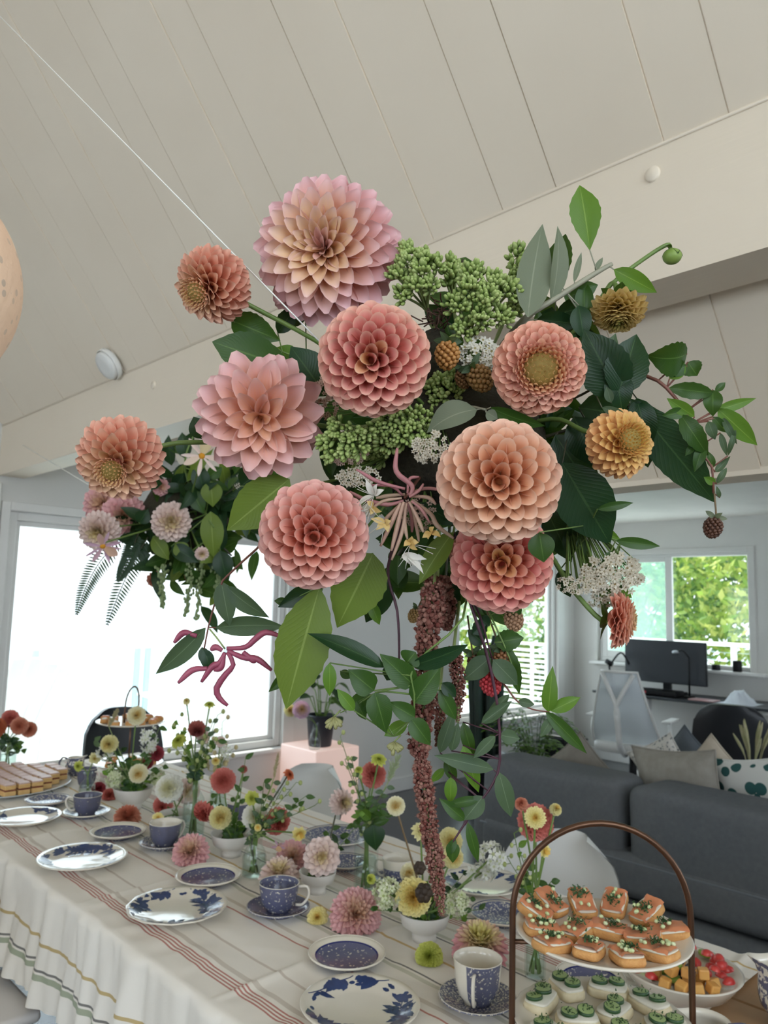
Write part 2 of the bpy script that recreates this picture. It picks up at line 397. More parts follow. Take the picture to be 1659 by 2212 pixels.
# ================================================================== outside
m_deck = mat('deck_boards', '#cfd2d4', '#c2c6c9', 2, .6)
struct(MB().box(-6, 10.5, YW+.15, 8.6, -.16, -.04).build('deck', m_deck, smooth=False))
struct(MB().box(XW+.15, 10.5, -4, YW+.15, -.16, -.04).build('deck_side', m_deck, smooth=False))
t = NT('lake_water'); t.set(rough=.12, spec=.6, color='#9fb9c4'); t.bump(t.noise(.35, 4), .25, .5)
struct(MB().add([(-4000, 40, -13), (5200, 40, -13), (5200, 5200, -13), (-4000, 5200, -13)], [(0, 1, 2, 3)]).build('water', t.m, smooth=False))
m_bank = mat('bank_grass', '#46582c', '#5c6a34', .5, .9)
mb = MB(); mb.grid(lambda a, b: Vector((-60+140*a, 8.7+32*b, -.9-13*b**1.4+.5*mnoise.noise(Vector((a*14, b*7, 0))))), 60, 20)
struct(mb.build('ground_bank', m_bank))
mb = MB(); mb.grid(lambda a, b: Vector((10.6+50*a, -30+38.6*b, -.9-.4*a+.4*mnoise.noise(Vector((a*14, b*9, 3))))), 30, 30)
struct(mb.build('ground_side', m_bank))
# hills across the water
t = NT('far_hills'); t.set(rough=1, spec=0, color=t.mix(t.noise(.004, 5), '#3f5a3c', '#566d4a'))
mb = MB()
def hill(a, b):
    x = -3600+8200*a; h = 40+55*abs(mnoise.noise(Vector((a*9, 2.2, 0))))+45*max(0, mnoise.noise(Vector((a*3.1, 7, 0))))
    return Vector((x, 3300+500*b+250*mnoise.noise(Vector((a*5, 0, 1))), -13+h*sin(pi*b)**.8))
mb.grid(hill, 160, 8); struct(mb.build('hills', t.m))

# thin haze over the water, in front of the far shore
hz = NT('lake_haze'); hz.t.nodes.remove(hz.b); vs = hz.n('ShaderNodeVolumeScatter'); vs.inputs['Color'].default_value = (.86, .93, 1, 1); vs.inputs['Density'].default_value = .0007; hz.l(vs.outputs[0], hz.o.inputs['Volume'])
hzo = MB().box(-3800, 4900, 300, 3200, -12.9, 160).build('lake_haze', hz.m, smooth=False); hzo['kind'] = 'structure'

# glass balustrade posts and rail beyond the deck
m_post = mat('balustrade_metal', '#9fb0b6', None, 6, .4, metal=.3)
gr_ = thing('glass_balustrade', 'glass deck balustrade with slim grey posts beyond the big window', 'balustrade', (3.2, 8.0, -.04))
def lz(px, py, Y): return ony(px, py, Y)
for px in (78, 298, 320, 490, -160, 690):
    p = ony(px, 1400, 8.0); MB().rbox(p.x-.028, p.x+.028, 7.97, 8.03, -.04, .98, .005, 1).build('post', m_post, gr_, world=True, smooth=False)
xs = sorted([ony(px, 1400, 8.0).x for px in (-160, 78, 298)]) ; xs2 = sorted([ony(px, 1400, 8.0).x for px in (320, 490, 690)])
for q in (xs, xs2):
    for a, b in zip(q[:-1], q[1:]): MB().box(a+.03, b-.03, 7.995, 8.005, .02, .93).build('glass_panel', m_pane, gr_, world=True, smooth=False)
# slatted railing seen through the right-hand end window
m_rail = mat('railing_white', '#e8e6df', None, 6, .5)
rl = thing('slatted_railing', 'white deck railing of horizontal slats outside the tall end window', 'railing', (10.3, 7.35, -.04))
za = onx(1150, 1388, 10.3).z; ya, yb = 6.45, 8.28
MB().rbox(10.27, 10.33, ya, yb, za-.04, za, .006, 1).build('top_rail', m_rail, rl, world=True, smooth=False)
z = za-.10
while z > .02:
    MB().rbox(10.29, 10.315, ya, yb, z-.04, z, .004, 1).build('slat', m_rail, rl, world=True, smooth=False); z -= .082
for y in (ya+.03, onx(1152, 1450, 10.3).y, yb-.03): MB().rbox(10.245, 10.288, y-.022, y+.022, -.04, za-.04, .004, 1).build('post', m_rail, rl, world=True, smooth=False)
rl2 = thing('side_railing', 'white railing with thin cables behind the desk window', 'railing', (10.3, 3.6, -.04))
za = onx(1550, 1387, 10.3).z
MB().rbox(10.27, 10.33, 1.0, 6.38, za-.05, za, .006, 1).build('top_rail', m_rail, rl2, world=True, smooth=False)
for y in (onx(1585, 1400, 10.3).y, 4.9, 6.32, 1.2): MB().rbox(10.27, 10.33, y-.03, y+.03, -.04, za-.05, .004, 1).build('post', m_rail, rl2, world=True, smooth=False)
for i in range(8): MB().tube([(10.3, 1.0, za-.13-.095*i), (10.3, 6.38, za-.13-.095*i)], .003, 5).build('cable', m_post, rl2, world=True)

# trees: trunk, branches, and a crown of single leaf blades (uncountable foliage)
def leafy(mb, c, rx, ry, rz, n, size, seed):
    r = np.random.default_rng(seed)
    p = r.normal(size=(n, 3)); p /= np.linalg.norm(p, axis=1)[:, None]
    rad = r.uniform(.35, 1, n)**.6; lump = np.array([1+.35*mnoise.noise(Vector(q)*2.3+Vector((seed, 0, 0))) for q in p])
    pos = p*(rad*lump)[:, None]*np.array([rx, ry, rz]) + np.array(c)
    a = r.normal(size=(n, 3)); a /= np.linalg.norm(a, axis=1)[:, None]; b = np.cross(a, r.normal(size=(n, 3))); b /= np.linalg.norm(b, axis=1)[:, None]
    s = (size*r.uniform(.6, 1.3, n))[:, None]; rv = r.uniform(0, 1, n)
    v = np.stack([pos-a*s, pos+b*s*.5, pos+a*s, pos-b*s*.5], 1).reshape(-1, 3)
    f = [(4*i, 4*i+1, 4*i+2, 4*i+3) for i in range(n)]
    mb.add(v.tolist(), f, [(0, 0, q) for q in np.repeat(rv, 4)])
def foliage_mat(name, cols, trans=.45):
    t = NT(name); a = t.n('ShaderNodeAttribute'); a.attribute_name = 'k'; sx = t.n('ShaderNodeSeparateXYZ'); t.l(a.outputs['Vector'], sx.inputs[0])
    c = t.ramp(sx.outputs[2], [(i/(len(cols)-1), q) for i, q in enumerate(cols)]); t.set(rough=.55, color=c); t.translucent(c, trans); return t.m
m_fol = [foliage_mat('leaves_bright', ['#5f8136', '#93a94a', '#c3c46e']), foliage_mat('leaves_mid', ['#3f6a33', '#6f9548', '#a3b85c']), foliage_mat('leaves_deep', ['#33552f', '#55783d', '#7f9a55'])]
m_bark = mat('tree_bark', '#5b4c3d', '#75644f', 4, .9, bump=.4)
def tree(name, label, base, h, crown, n, size, mi, seed):
    b = Vector(base); o = thing(name, label, 'tree', b, group='trees outside the windows'); r = random.Random(seed)
    top = b+Vector((r.uniform(-.3, .3), r.uniform(-.3, .3), h*.8)); pts = bez([b, b.lerp(top, .5)+Vector((.12, -.1, 0)), top], 8)
    MB().tube(pts, [.14*(1-.75*i/(len(pts)-1)) for i in range(len(pts))], 8).build('trunk', m_bark, o, world=True)
    for i in range(5):
        p = pts[3+i % 5]; q = b+Vector((r.uniform(-1, 1)*crown[0]*.7, r.uniform(-1, 1)*crown[1]*.7, h*r.uniform(.55, .95)))
        MB().tube(bez([p, p.lerp(q, .5)+Vector((0, 0, .15)), q], 6), [.05, .04, .03, .025, .02, .015, .01][:len(bez([p, q, q], 6))], 6).build('branch', m_bark, o, world=True)
    mb = MB(); leafy(mb, b+Vector((0, 0, h*.62)), *crown, n, size, seed)
    f = mb.build('foliage', m_fol[mi], o, world=True); f['kind'] = 'stuff'
tree('leafy_tree', 'sunlit yellow green tree behind the desk window, beside the railing', (12.6, 4.2, -1.0), 4.6, (1.5, 1.7, 2.2), 5200, .085, 0, 3)
tree('leafy_tree', 'pale green tree behind the sliding pane of the desk window', (12.9, 7.0, -1.0), 4.8, (1.5, 1.7, 2.3), 5200, .085, 1, 4)
tree('leafy_tree', 'bright tree showing above the slatted railing', (14.4, 11.4, -1.2), 5.6, (1.25, 1.7, 2.6), 5200, .085, 0, 5)
tree('leafy_tree', 'deep green tree standing far behind the desk window', (19.5, 8.6, -1.2), 8.0, (2.6, 2.8, 3.4), 6000, .12, 2, 6)
tree('leafy_tree', 'dark tree at the back beyond the sunlit yellow green tree', (20.5, 2.6, -1.2), 8.0, (2.6, 2.8, 3.4), 5000, .12, 2, 8)

def shrub(label, base, h, rx, ry, n, seed):
    b = Vector(base); o = thing('garden_shrub', label, 'shrub', b, group='shrubs behind the slatted railing'); r = random.Random(seed)
    for i in range(6):
        e = b+Vector((r.uniform(-.6, .6)*rx, r.uniform(-.6, .6)*ry, h*r.uniform(.5, .85))); MB().tube(bez([b, b.lerp(e, .5)+Vector((0, 0, .1)), e], 6), .02, 6).build('stem', m_bark, o, world=True)
    mb = MB(); leafy(mb, b+Vector((0, 0, h*.55)), rx, ry, h*.5, n, .07, seed); mb.build('foliage', m_fol[seed % 2], o, world=True)['kind'] = 'stuff'
shrub('sunlit green shrub behind the slatted railing, closer to the water', (12.3, 9.3, -1.2), 2.5, .8, .7, 3600, 12)
shrub('sunlit green shrub behind the slatted railing, under the bright tree', (13.6, 8.6, -1.2), 2.6, .8, .7, 3600, 13)

# white slatted deck chairs
m_adk = mat('deck_chair_paint', '#dcdcda', '#d5d5d3', 5, .5)
def deck_chair(label, loc, rz):
    """garden armchair: fanned back slats, broad arms, sloping seat; faces local -Y"""
    o = thing('deck_armchair', label, 'chair', loc, rz, 'white armchairs on the deck', scale=1.18)
    for i in range(6):
        a = (i-2.5)*radians(3.0); x = (i-2.5)*.088
        Mx = Matrix.Translation((x*.85, .28, .24)) @ Matrix.Rotation(radians(-22), 4, 'X') @ Matrix.Rotation(a, 4, 'Y')
        MB().rbox(-.047, .047, -.011, .011, 0, .80-.035*abs(i-2.5), .006, 1, Mx).build('back_slat', m_adk, o, smooth=False)
    MB().rbox(-.27, .27, .345, .375, .48, .56, .006, 1).build('back_rail', m_adk, o, smooth=False)
    for i in range(6):
        yy = -.30+i*.105; MB().rbox(-.27, .27, yy, yy+.095, .37-.022*i, .39-.022*i, .005, 1).build('seat_slat', m_adk, o, smooth=False)
    for sx in (-1, 1):
        MB().rbox(sx*.33-.065, sx*.33+.065, -.42, .36, .56, .585, .01, 2).build('arm', m_adk, o, smooth=False)
        MB().rbox(sx*.29-.015, sx*.29+.015, -.36, -.26, 0, .56, .006, 1).build('front_leg', m_adk, o, smooth=False)
        mb = MB(); Mx = Matrix.Translation((sx*.26, -.34, .38)) @ Matrix.Rotation(radians(-19), 4, 'X'); mb.rbox(-.012, .012, 0, .80, -.12, 0, .006, 1, Mx); mb.build('rear_leg', m_adk, o, smooth=False)
        MB().rbox(sx*.29-.012, sx*.29+.012, .30, .36, .18, .56, .005, 1).build('arm_brace', m_adk, o, smooth=False)
    return o
p = ony(25, 1600, 6.1); deck_chair('white slatted deck armchair outside, beside the pale cake tray', (p.x-.35, 6.1, -.04), radians(196))
p = ony(445, 1600, 6.2); deck_chair('white slatted deck armchair outside, behind the black dining chair', (p.x+.05, 6.3, -.04), radians(176))
# ================================================================== dining table and cloth
TZ = .75; TX0, TX1, TY0, TY1 = .885, 1.915, .02, 3.70
m_oak = mat('table_oak', '#b08a62', '#9a754f', 5, .5)
tb = thing('dining_table', 'long wooden dining table under the striped cloth', 'table', (1.40, 1.7, 0))
for i in range(5):
    a = TX0+.005+(TX1-TX0-.01)*i/5; b = TX0+.005+(TX1-TX0-.01)*(i+1)/5
    MB().rbox(a+.001, b-.001, TY0, TY1, TZ-.04, TZ-.006, .004, 1).build('tabletop_board', m_oak, tb, world=True, smooth=False)
for x in (TX0+.09, TX1-.09):
    for y in (TY0+.12, TY1-.12): MB().rbox(x-.04, x+.04, y-.04, y+.04, 0, TZ-.04, .008, 2).build('leg', m_oak, tb, world=True, smooth=False)
for x in (TX0+.09, TX1-.09): MB().rbox(x-.012, x+.012, TY0+.16, TY1-.16, TZ-.13, TZ-.04, .003, 1).build('apron', m_oak, tb, world=True, smooth=False)

t = NT('striped_linen'); a = t.n('ShaderNodeAttribute'); a.attribute_name = 'k'; sx = t.n('ShaderNodeSeparateXYZ'); t.l(a.outputs['Vector'], sx.inputs[0]); S = sx.outputs[0]
nz = t.noise(5, 4); c = t.mix(nz, '#efe9df', '#e8e1d5')
STR = [(.945, .0022, '#b0564a'), (.954, .0022, '#b0564a'), (.963, .0022, '#b0564a'), (.972, .0022, '#b0564a'), (.992, .0065, '#b3a391'), (1.056, .0035, '#a9937f'), (1.172, .0026, '#b8604f'), (1.200, .006, '#b5a48c'),
       (1.262, .006, '#a8a98a'), (1.277, .0026, '#4a4743'), (1.353, .004, '#c9a55a'), (1.437, .0026, '#4a4743'), (1.452, .006, '#a8a98a'), (1.50, .006, '#b5a48c'), (1.535, .0022, '#b0564a'), (1.544, .0022, '#b0564a'), (1.553, .0022, '#b0564a'), (1.562, .0022, '#b0564a'), (1.60, .0065, '#b3a391'),
       (1.66, .0035, '#a9937f'), (1.76, .0026, '#b8604f'), (1.80, .006, '#b5a48c'), (1.86, .004, '#c9a55a'),
       (.755, .004, '#b89a4f'), (.698, .0028, '#3f3d3d'), (.683, .007, '#8f9a7c')]
for p, w, col in STR:
    d = t.math('ABSOLUTE', t.math('SUBTRACT', S, p)); mk = t.math('MULTIPLY', t.math('LESS_THAN', d, w), .48 if col in ('#b3a391','#a9937f','#b5a48c','#a8a98a') and p > .9 else .80); c = t.mix(mk, c, col)
t.set(rough=.9, spec=.2, color=c)
wv = t.n('ShaderNodeTexNoise'); wv.inputs['Scale'].default_value = 420; tcc = t.n('ShaderNodeTexCoord'); t.l(tcc.outputs['Object'], wv.inputs['Vector']); t.bump(wv.outputs['Fac'], .12, .002)
m_cloth = t.m
CY0, CY1 = .70, 3.71
NS, NY = 150, 380; HANG = .27; HANGR = .15
def cloth(s_, y_):
    """s_ across from the near hem to the far hem, y_ along the table"""
    tot = HANG+HANGR+(TX1-TX0); s = -HANG+tot*s_; Y = CY0+(CY1-CY0)*y_
    wr = .0040*mnoise.noise(Vector((s*5, Y*4, 1)))+.0035*mnoise.noise(Vector((s*14, Y*9, 4)))+.0022*abs(mnoise.noise(Vector((s*24+2, Y*17, 7))))
    for cy in (.75, 1.375, 2.005, 2.63, 3.2):
        if -.022 < Y-cy < .008: wr += .0065*((Y-cy+.022)/.022 if Y < cy else 1-(Y-cy)/.008)
    for cx in (.52,):
        if abs(s-cx) < .012: wr += .002*(1-abs(s-cx)/.012)
    e = .018
    def hang(d, side):
        amp = .012+.10*d; w = .5*sin(Y*19+1.2*sin(Y*5))+.30*sin(Y*41+2+d*4)+.5*mnoise.noise(Vector((Y*7, d*2, side*5)))+.55*mnoise.noise(Vector((Y*26, d*6, side*5+3)))
        return amp*w+.02*d, TZ-d
    if s < 0:
        d = -s; ox, z = hang(d, 0)
        if d < e: q = d/e*pi/2; x = TX0-.006*sin(q)-ox*d/e*.5; z = TZ+.0012-e*.6*(1-cos(q))
        else: x = TX0-.006-abs(ox)*.9-.012*d/.27; z = TZ-d+e*.4
        return Vector((x, Y, z)), s
    if s > TX1-TX0:
        d = s-(TX1-TX0); ox, z = hang(d, 1)
        x = TX1+.004+abs(ox)*.6*min(1, d/e); return Vector((x, Y, TZ-d+.001)), s
    edge = min(s, .14)/.14
    wr += (1-edge)*.009*mnoise.noise(Vector((s*9, Y*22, 9)))
    return Vector((TX0+s, Y, TZ+.0012+max(-.001, wr*min(1, s*25)))), s
mb = MB(); v = []; kk = []
for i in range(NS+1):
    for j in range(NY+1):
        p, s = cloth(i/NS, j/NY); v.append(p); kk.append((s+TX0, p.y, 0))
f = [(i*(NY+1)+j, (i+1)*(NY+1)+j, (i+1)*(NY+1)+j+1, i*(NY+1)+j+1) for i in range(NS) for j in range(NY)]
mb.add(v, f, kk); CLOTH = one(mb, 'tablecloth', m_cloth, 'cream linen tablecloth with red, ochre and green woven stripes over the long table', 'tablecloth')

# ================================================================== chairs
m_shell = mat('white_shell', '#e5e4e0', '#dfdeda', 3, .35)
m_leg = mat('pale_wood_leg', '#c9b292', '#b89f7d', 7, .5)
def shell_chair(label, loc, rz):
    """moulded shell chair on four splayed legs; faces local -Y"""
    o = thing('shell_chair', label, 'chair', loc, rz, 'white shell chairs at the table')
    def surf(u, v, off=0):
        # u along: 0 seat front .. 1 top of back; v across -1..1
        q = v*2-1
        prof = [(-.235, .425), (-.20, .448), (-.08, .435), (.06, .428), (.15, .45), (.20, .53), (.235, .65), (.262, .755), (.275, .81)]
        x = u*(len(prof)-1); i = min(int(x), len(prof)-2); w = x-i; y = prof[i][0]*(1-w)+prof[i+1][0]*w; z = prof[i][1]*(1-w)+prof[i+1][1]*w
        hw = .235 if u < .5 else .235*(1-max(0, (u-.62)/.38)**3.2*.62)
        yy = y-(.085*abs(q)**2.2 if u > .42 else 0)*min(1, (u-.42)/.25 if u > .42 else 0)
        zz = z+(.055*abs(q)**3*(1 if u < .5 else max(0, 1-(u-.5)*3)))
        dn = Vector((0, .3 if u < .5 else .9, -.95 if u < .5 else -.3))
        return Vector((q*hw*(1-.05*abs(q)), yy, zz))+dn*off
    mb = MB(); mb.grid(lambda a, b: surf(a, b), 26, 16); mb.grid(lambda a, b: surf(a, 1-b, .008), 26, 16)
    mb.build('seat_shell', m_shell, o)
    for sx in (-1, 1):
        for sy in (-1, 1):
            MB().tube([(sx*.12, sy*.11, .425), (sx*.215, sy*.215, 0)], [.014, .010], 10).build('leg', m_leg, o)
    MB().rbox(-.13, .13, -.12, .12, .405, .422, .004, 1).build('seat_mount', m_leg, o, smooth=False)
    return o
shell_chair('white moulded chair next to the arched cake stand, in front of the grey sofa', (2.02, 1.42, 0), radians(-88))
shell_chair('white moulded chair in front of the glowing cube', (2.04, 2.70, 0), radians(-88))

m_blk = mat('black_shell', '#15171b', '#1c1e22', 6, .45)
m_blkm = mat('black_metal', '#1a1b1d', None, 8, .4, metal=.6)
def black_chair(label, loc, rz, top=.93, w=.47):
    """upholstered tub chair with a tall rounded back; faces local -Y"""
    o = thing('black_chair', label, 'chair', loc, rz, 'black chairs')
    def back(u, v, off=0):
        q = v*2-1; z = .44+(top-.44)*u; y = .20+.10*u; e = abs(q)
        hw = w/2*(.86+.14*sin(pi*min(1, u*1.1)))*(1 if u < .72 else sqrt(max(0.02, 1-((u-.72)/.28)**3.0*.55)))
        return Vector((q*hw, y-.07*e*e+off, z-(.02*e**3 if u > .8 else 0)))
    mb = MB(); mb.grid(lambda a, b: back(a, b), 16, 12); mb.grid(lambda a, b: back(a, 1-b, .03), 16, 12)
    n = 17*13
    for i in range(16): mb.f += [(i*13, n+i*13+12, n+(i+1)*13+12, (i+1)*13), ((i+1)*13+12, n+(i+1)*13, n+i*13, i*13+12)]
    mb.f += [(16*13+j, n+16*13+12-j, n+16*13+11-j, 16*13+j+1) for j in range(12)]
    mb.build('backrest', m_blk, o, sharp=50)
    MB().rbox(-w/2+.01, w/2-.01, -.24, .23, .40, .46, .025, 3).build('seat', m_blk, o)
    for sx in (-1, 1):
        for sy in (-1, 1): MB().tube([(sx*.17, sy*.16, .40), (sx*.22, sy*.21, 0)], [.013, .009], 8).build('leg', m_blkm, o)
    return o
p = ony(268, 1540, 4.20)
black_chair('black high-backed chair at the far head of the table, before the big window', (p.x, 3.96, 0), radians(2), .905)
black_chair('black rounded chair by the desk beyond the sofa', (5.55, 2.20, 0), radians(105), .93, .50)

# white bench seat whose corner shows under the cloth
sc = thing('side_chair', 'white flat-seated chair with bent brass legs tucked under the cloth', 'chair', (.66, 2.36, 0))
MB().rbox(.44, .872, 2.125, 2.60, .43, .462, .014, 3).build('seat', mat('bench_white', '#d4cfca', '#cbc6c1', 4, .5), sc, world=True)
m_brass = mat('aged_brass', '#6f6450', '#857761', 9, .35, metal=.8)
for sx, sy in ((.84, 2.16), (.84, 2.56), (.47, 2.16), (.47, 2.56)):
    d = 1 if sx < .6 else -1
    MB().tube(bez([(sx+d*.10, sy, .425), (sx+d*.03, sy, .42), (sx, sy, .385), (sx-d*.015, sy, .2), (sx-d*.02, sy, 0)], 16), .011, 10).build('leg', m_brass, sc, world=True)
def sback(u, v): q = v*2-1; return Vector((.43-.07*u-.05*(1-q*q), 2.36+.23*q, .50+.34*u))
mb = MB(); mb.grid(sback, 8, 12); mb.grid(lambda a, b: sback(a, 1-b)+Vector((-.012, 0, 0)), 8, 12); mb.build('backrest', MC['bench_white'], sc, world=True)
for sy in (2.20, 2.52): MB().tube([(.46, sy, .44), (.39, sy, .56)], .009, 8).build('back_support', m_brass, sc, world=True)

# ================================================================== sofa, cushions
t = NT('sofa_fabric'); c = t.mix(t.noise(60, 4), '#555a5f', '#6d7175'); c = t.mix(t.math('MULTIPLY', t.noise(3, 3), .5), c, '#7c7a76'); t.set(rough=.95, spec=.15, color=c); t.bump(t.noise(500, 2), .35, .003)
m_sofa = t.m; m_pipe = mat('sofa_piping', '#6d7176', None, 30, .9)
def soft(mb, c, s, r=.5, n=14, sag=0, M=None, seed=0):
    """soft box: superellipsoid-like cushion, slightly lumpy"""
    c = Vector(c); sx, sy, sz = [q/2 for q in s]
    def se(w, m): return math.copysign(abs(w)**m, w)
    nu, nv = n*2, n
    pts = []
    for i in range(nv+1):
        a = -pi/2+pi*i/nv
        for j in range(nu):
            b = 2*pi*j/nu; x = se(cos(a), r)*se(cos(b), r); y = se(cos(a), r)*se(sin(b), r); z = se(sin(a), r)
            p = Vector((x*sx, y*sy, z*sz)); l = 1+.03*mnoise.noise(p*7+Vector((seed, seed, 0)))
            p = Vector((p.x*l, p.y*l, p.z*l - sag*max(0, z)*(1-(y*y)))); p = (M @ p) if M is not None else p; pts.append(c+p)
    f = [(i*nu+j, i*nu+(j+1) % nu, (i+1)*nu+(j+1) % nu, (i+1)*nu+j) for i in range(nv) for j in range(nu)]
    mb.add(pts, f)
sf = thing('sofa', 'long charcoal grey fabric sofa with its back to the table', 'sofa', (3.6, 1.0, 0))
SX = 3.03
MB().rbox(SX, 4.0, -.7, 2.42, .07, .345, .04, 3).build('base', m_sofa, sf, world=True)
MB().rbox(SX-.005, SX+.20, -.7, 2.42, .36, .535, .05, 4).build('back_frame', m_sofa, sf, world=True)
for y0, y1, s in ((1.70, 2.44, 1), (.78, 1.67, 2), (-.66, .76, 3)):
    mb = MB(); soft(mb, (SX+.16, (y0+y1)/2, .635), (.30, y1-y0, .37), .28, 18, .012, seed=s); mb.build('back_cushion', m_sofa, sf, world=True)
for y0, y1 in ((.80, 2.42), (-.68, .78)):
    mb = MB(); soft(mb, (3.62, (y0+y1)/2, .395), (.72, y1-y0, .16), .25, 14, seed=y0); mb.build('seat_cushion', m_sofa, sf, world=True)
MB().rbox(SX+.02, 4.02, 2.30, 2.50, .07, .58, .06, 4).build('arm', m_sofa, sf, world=True)
MB().tube([(SX+.006, -.7, .505), (SX+.002, .9, .510), (SX+.006, 2.42, .505)], .005, 6).build('piping', m_pipe, sf, world=True)
for y in (-.62, .9, 2.34):
    for x in (SX+.06, 3.92): MB().lathe([(.026, 0), (.03, .072)], 12, Matrix.Translation((x, y, 0))).build('foot', m_blkm, sf, world=True)
def pillow(label, c, w, th, rot, c1, c2, name='cushion', pat=None, group='cushions on the sofa'):
    o = thing(name, label, 'cushion', c, rot, group)
    mb = MB()
    def sf_(u, v, sgn):
        x, y = u*2-1, v*2-1; e = (1-abs(x)**2.6)*(1-abs(y)**2.6); pin = 1-.10*(1-abs(x)**2)*(abs(y)**4) - 0; pin2 = 1-.10*(1-abs(y)**2)*(abs(x)**4)
        return Vector((x*w/2*pin2, sgn*th/2*max(e, 0)**.55+.004*mnoise.noise(Vector((x*4, y*4, w))), y*w/2*pin))
    mb.grid(lambda a, b: sf_(a, b, -1), 16, 16); mb.grid(lambda a, b: sf_(a, 1-b, 1), 16, 16)
    if pat is None:
        nm = 'cushion_'+c1; t = NT(nm); cc = t.mix(t.noise(30, 4), c1, c2); t.set(rough=.95, spec=.1, color=cc); t.bump(t.noise(300, 2), .3, .003); m = t.m
    else: m = pat
    mb.build('cover', m, o)
    ring = []
    for i in range(41):
        q = i/40*4; s = int(q) % 4; w_ = q-int(q); a, b = [(w_, 0), (1, w_), (1-w_, 1), (0, 1-w_)][s]; ring.append(sf_(a, b, 0))
    MB().tube(ring, .005, 6).build('piping', m, o)
    return o
def pil(px, py, x, w, th, tilt, yaw, roll, label, c1, c2, pat=None):
    p = onx(px, py, x); pillow(label, p, w, th, (radians(tilt), radians(roll), radians(yaw)), c1, c2, pat=pat)
pil(1252, 1672, 3.50, .31, .15, -14, 95, 40, 'taupe square cushion standing on its corner beside the fern', '#8d867c', '#7b756c')
pil(1470, 1712, 3.46, .40, .17, -10, 88, 6, 'large mottled grey linen cushion against the sofa back', '#857f76', '#a39d93')
pil(1545, 1685, 3.66, .30, .13, -12, 80, 44, 'cream cushion on its corner in front of the black desk chair', '#c3b7a6', '#b2a594')
t = NT('fern_print'); vo = t.n('ShaderNodeTexVoronoi'); vo.inputs['Scale'].default_value = 16; tc = t.n('ShaderNodeTexCoord'); t.l(tc.outputs['Object'], vo.inputs['Vector'])
t.set(rough=.95, color=t.mix(t.math('GREATER_THAN', vo.outputs['Distance'], .42), '#2f5a58', '#d9d8d2'))
pil(1655, 1735, 3.55, .40, .14, -12, 84, 12, 'white cushion with teal leaf print at the sofa', '#fff', '#fff', pat=t.m)
t = NT('speckle_print'); t.set(rough=.95, color=t.mix(t.math('GREATER_THAN', t.noise(60, 2), .6), '#c9c4bb', '#6d7070'))
pil(1432, 1655, 3.85, .26, .11, -12, 95, 30, 'small pale speckled cushion on the far side of the sofa', '#fff', '#fff', pat=t.m)
pil(1487, 1652, 4.05, .30, .12, -16, 75, 42, 'slate grey cushion behind the cream one', '#61666b', '#575c61')

# ================================================================== desk corner
m_dtop = mat('desk_top', '#2b2f33', '#34383c', 4, .4)
dk = thing('desk', 'white-legged sit-stand desk with a dark top under the window', 'desk', (7.03, 3.1, 0))
MB().rbox(6.74, 7.32, 2.15, 4.02, .735, .76, .006, 2).build('desktop', m_dtop, dk, world=True, smooth=False)
for y in (3.62, 2.45):
    MB().rbox(7.0, 7.08, y-.04, y+.04, .05, .70, .01, 2).build('leg', m_white, dk, world=True)
    MB().rbox(6.78, 7.28, y-.035, y+.035, 0, .05, .012, 2).build('foot', m_white, dk, world=True)
    MB().rbox(6.80, 7.26, y-.03, y+.03, .70, .735, .008, 1).build('bracket', m_white, dk, world=True)
m_scr = mat('screen_black', '#23272d', '#2a2e35', 2, .35)
mo = thing('monitor', 'wide dark computer monitor on the desk', 'monitor', (7.1, 3.42, .76))
MB().rbox(7.03, 7.06, 3.03, 3.83, .86, 1.255, .006, 2).build('housing', m_blkm, mo, world=True, smooth=False)
MB().rbox(7.024, 7.0302, 3.037, 3.823, .867, 1.248, .001, 1).build('screen', m_scr, mo, world=True, smooth=False)
MB().rbox(7.06, 7.09, 3.38, 3.46, .78, 1.05, .006, 1).build('stand', m_blkm, mo, world=True, smooth=False)
MB().rbox(6.97, 7.20, 3.28, 3.56, .7605, .782, .006, 1).build('foot', m_blkm, mo, world=True, smooth=False)
def desk_pt(px, py): return onz(px, py, .762)
p = Vector((6.93, 3.145, .7605))
mi = thing('mic_stand', 'slim black stand with a silver clip head in front of the monitor', 'lamp', p)  # a microphone stand, no lamp on it
MB().lathe([(.0001, .018), (.05, .016), (.055, .0)], 20).build('base', m_blkm, mi)
MB().tube([(0, 0, .01), (0, 0, .36)], .009, 8).build('pole', m_blkm, mi)
MB().tube(bez([(0, 0, .36), (-.02, .05, .42), (-.03, .10, .40)], 10), .007, 8).build('arm', m_blkm, mi)
MB().ell((-.03, .11, .40), .018, .035, .018, 12, 8).build('head', mat('clip_steel', '#a9adb2', None, 8, .3, metal=.8), mi)
ar = thing('mic_boom', 'black jointed microphone boom clamped to the desk beside the monitor', 'lamp', (6.95, 3.92, .7605))  # boom arm for a microphone; it gives no light
MB().rbox(-.03, .03, -.025, .025, 0, .05, .006, 1).build('clamp', m_blkm, ar)
MB().tube([(0, 0, .04), (-.01, .03, .22)], .010, 8).build('lower_arm', m_blkm, ar); MB().tube(bez([(-.01, .03, .22), (-.02, -.10, .36), (-.04, -.20, .26)], 8), .009, 8).build('upper_arm', m_blkm, ar)
MB().tube([(-.01, .06, .27), (-.01, .0, .24)], [.024, .028], 12).build('joint', m_blkm, ar)
kb = thing('keyboard_box', 'long black case with a red mark on the desk', 'case', (6.86, 3.50, .7605))
MB().rbox(-.09, .09, -.30, .30, 0, .055, .012, 2).build('case', m_blkm, kb); MB().rbox(-.0915, -.0895, -.02, .06, .02, .04, .0005, 1).build('red_mark', mat('red_print', '#b23038', None, 6, .5), kb)
pc = thing('pencil_cup', 'white cup of pens and a small plant at the end of the desk', 'cup', (6.98, 2.42, .7605))
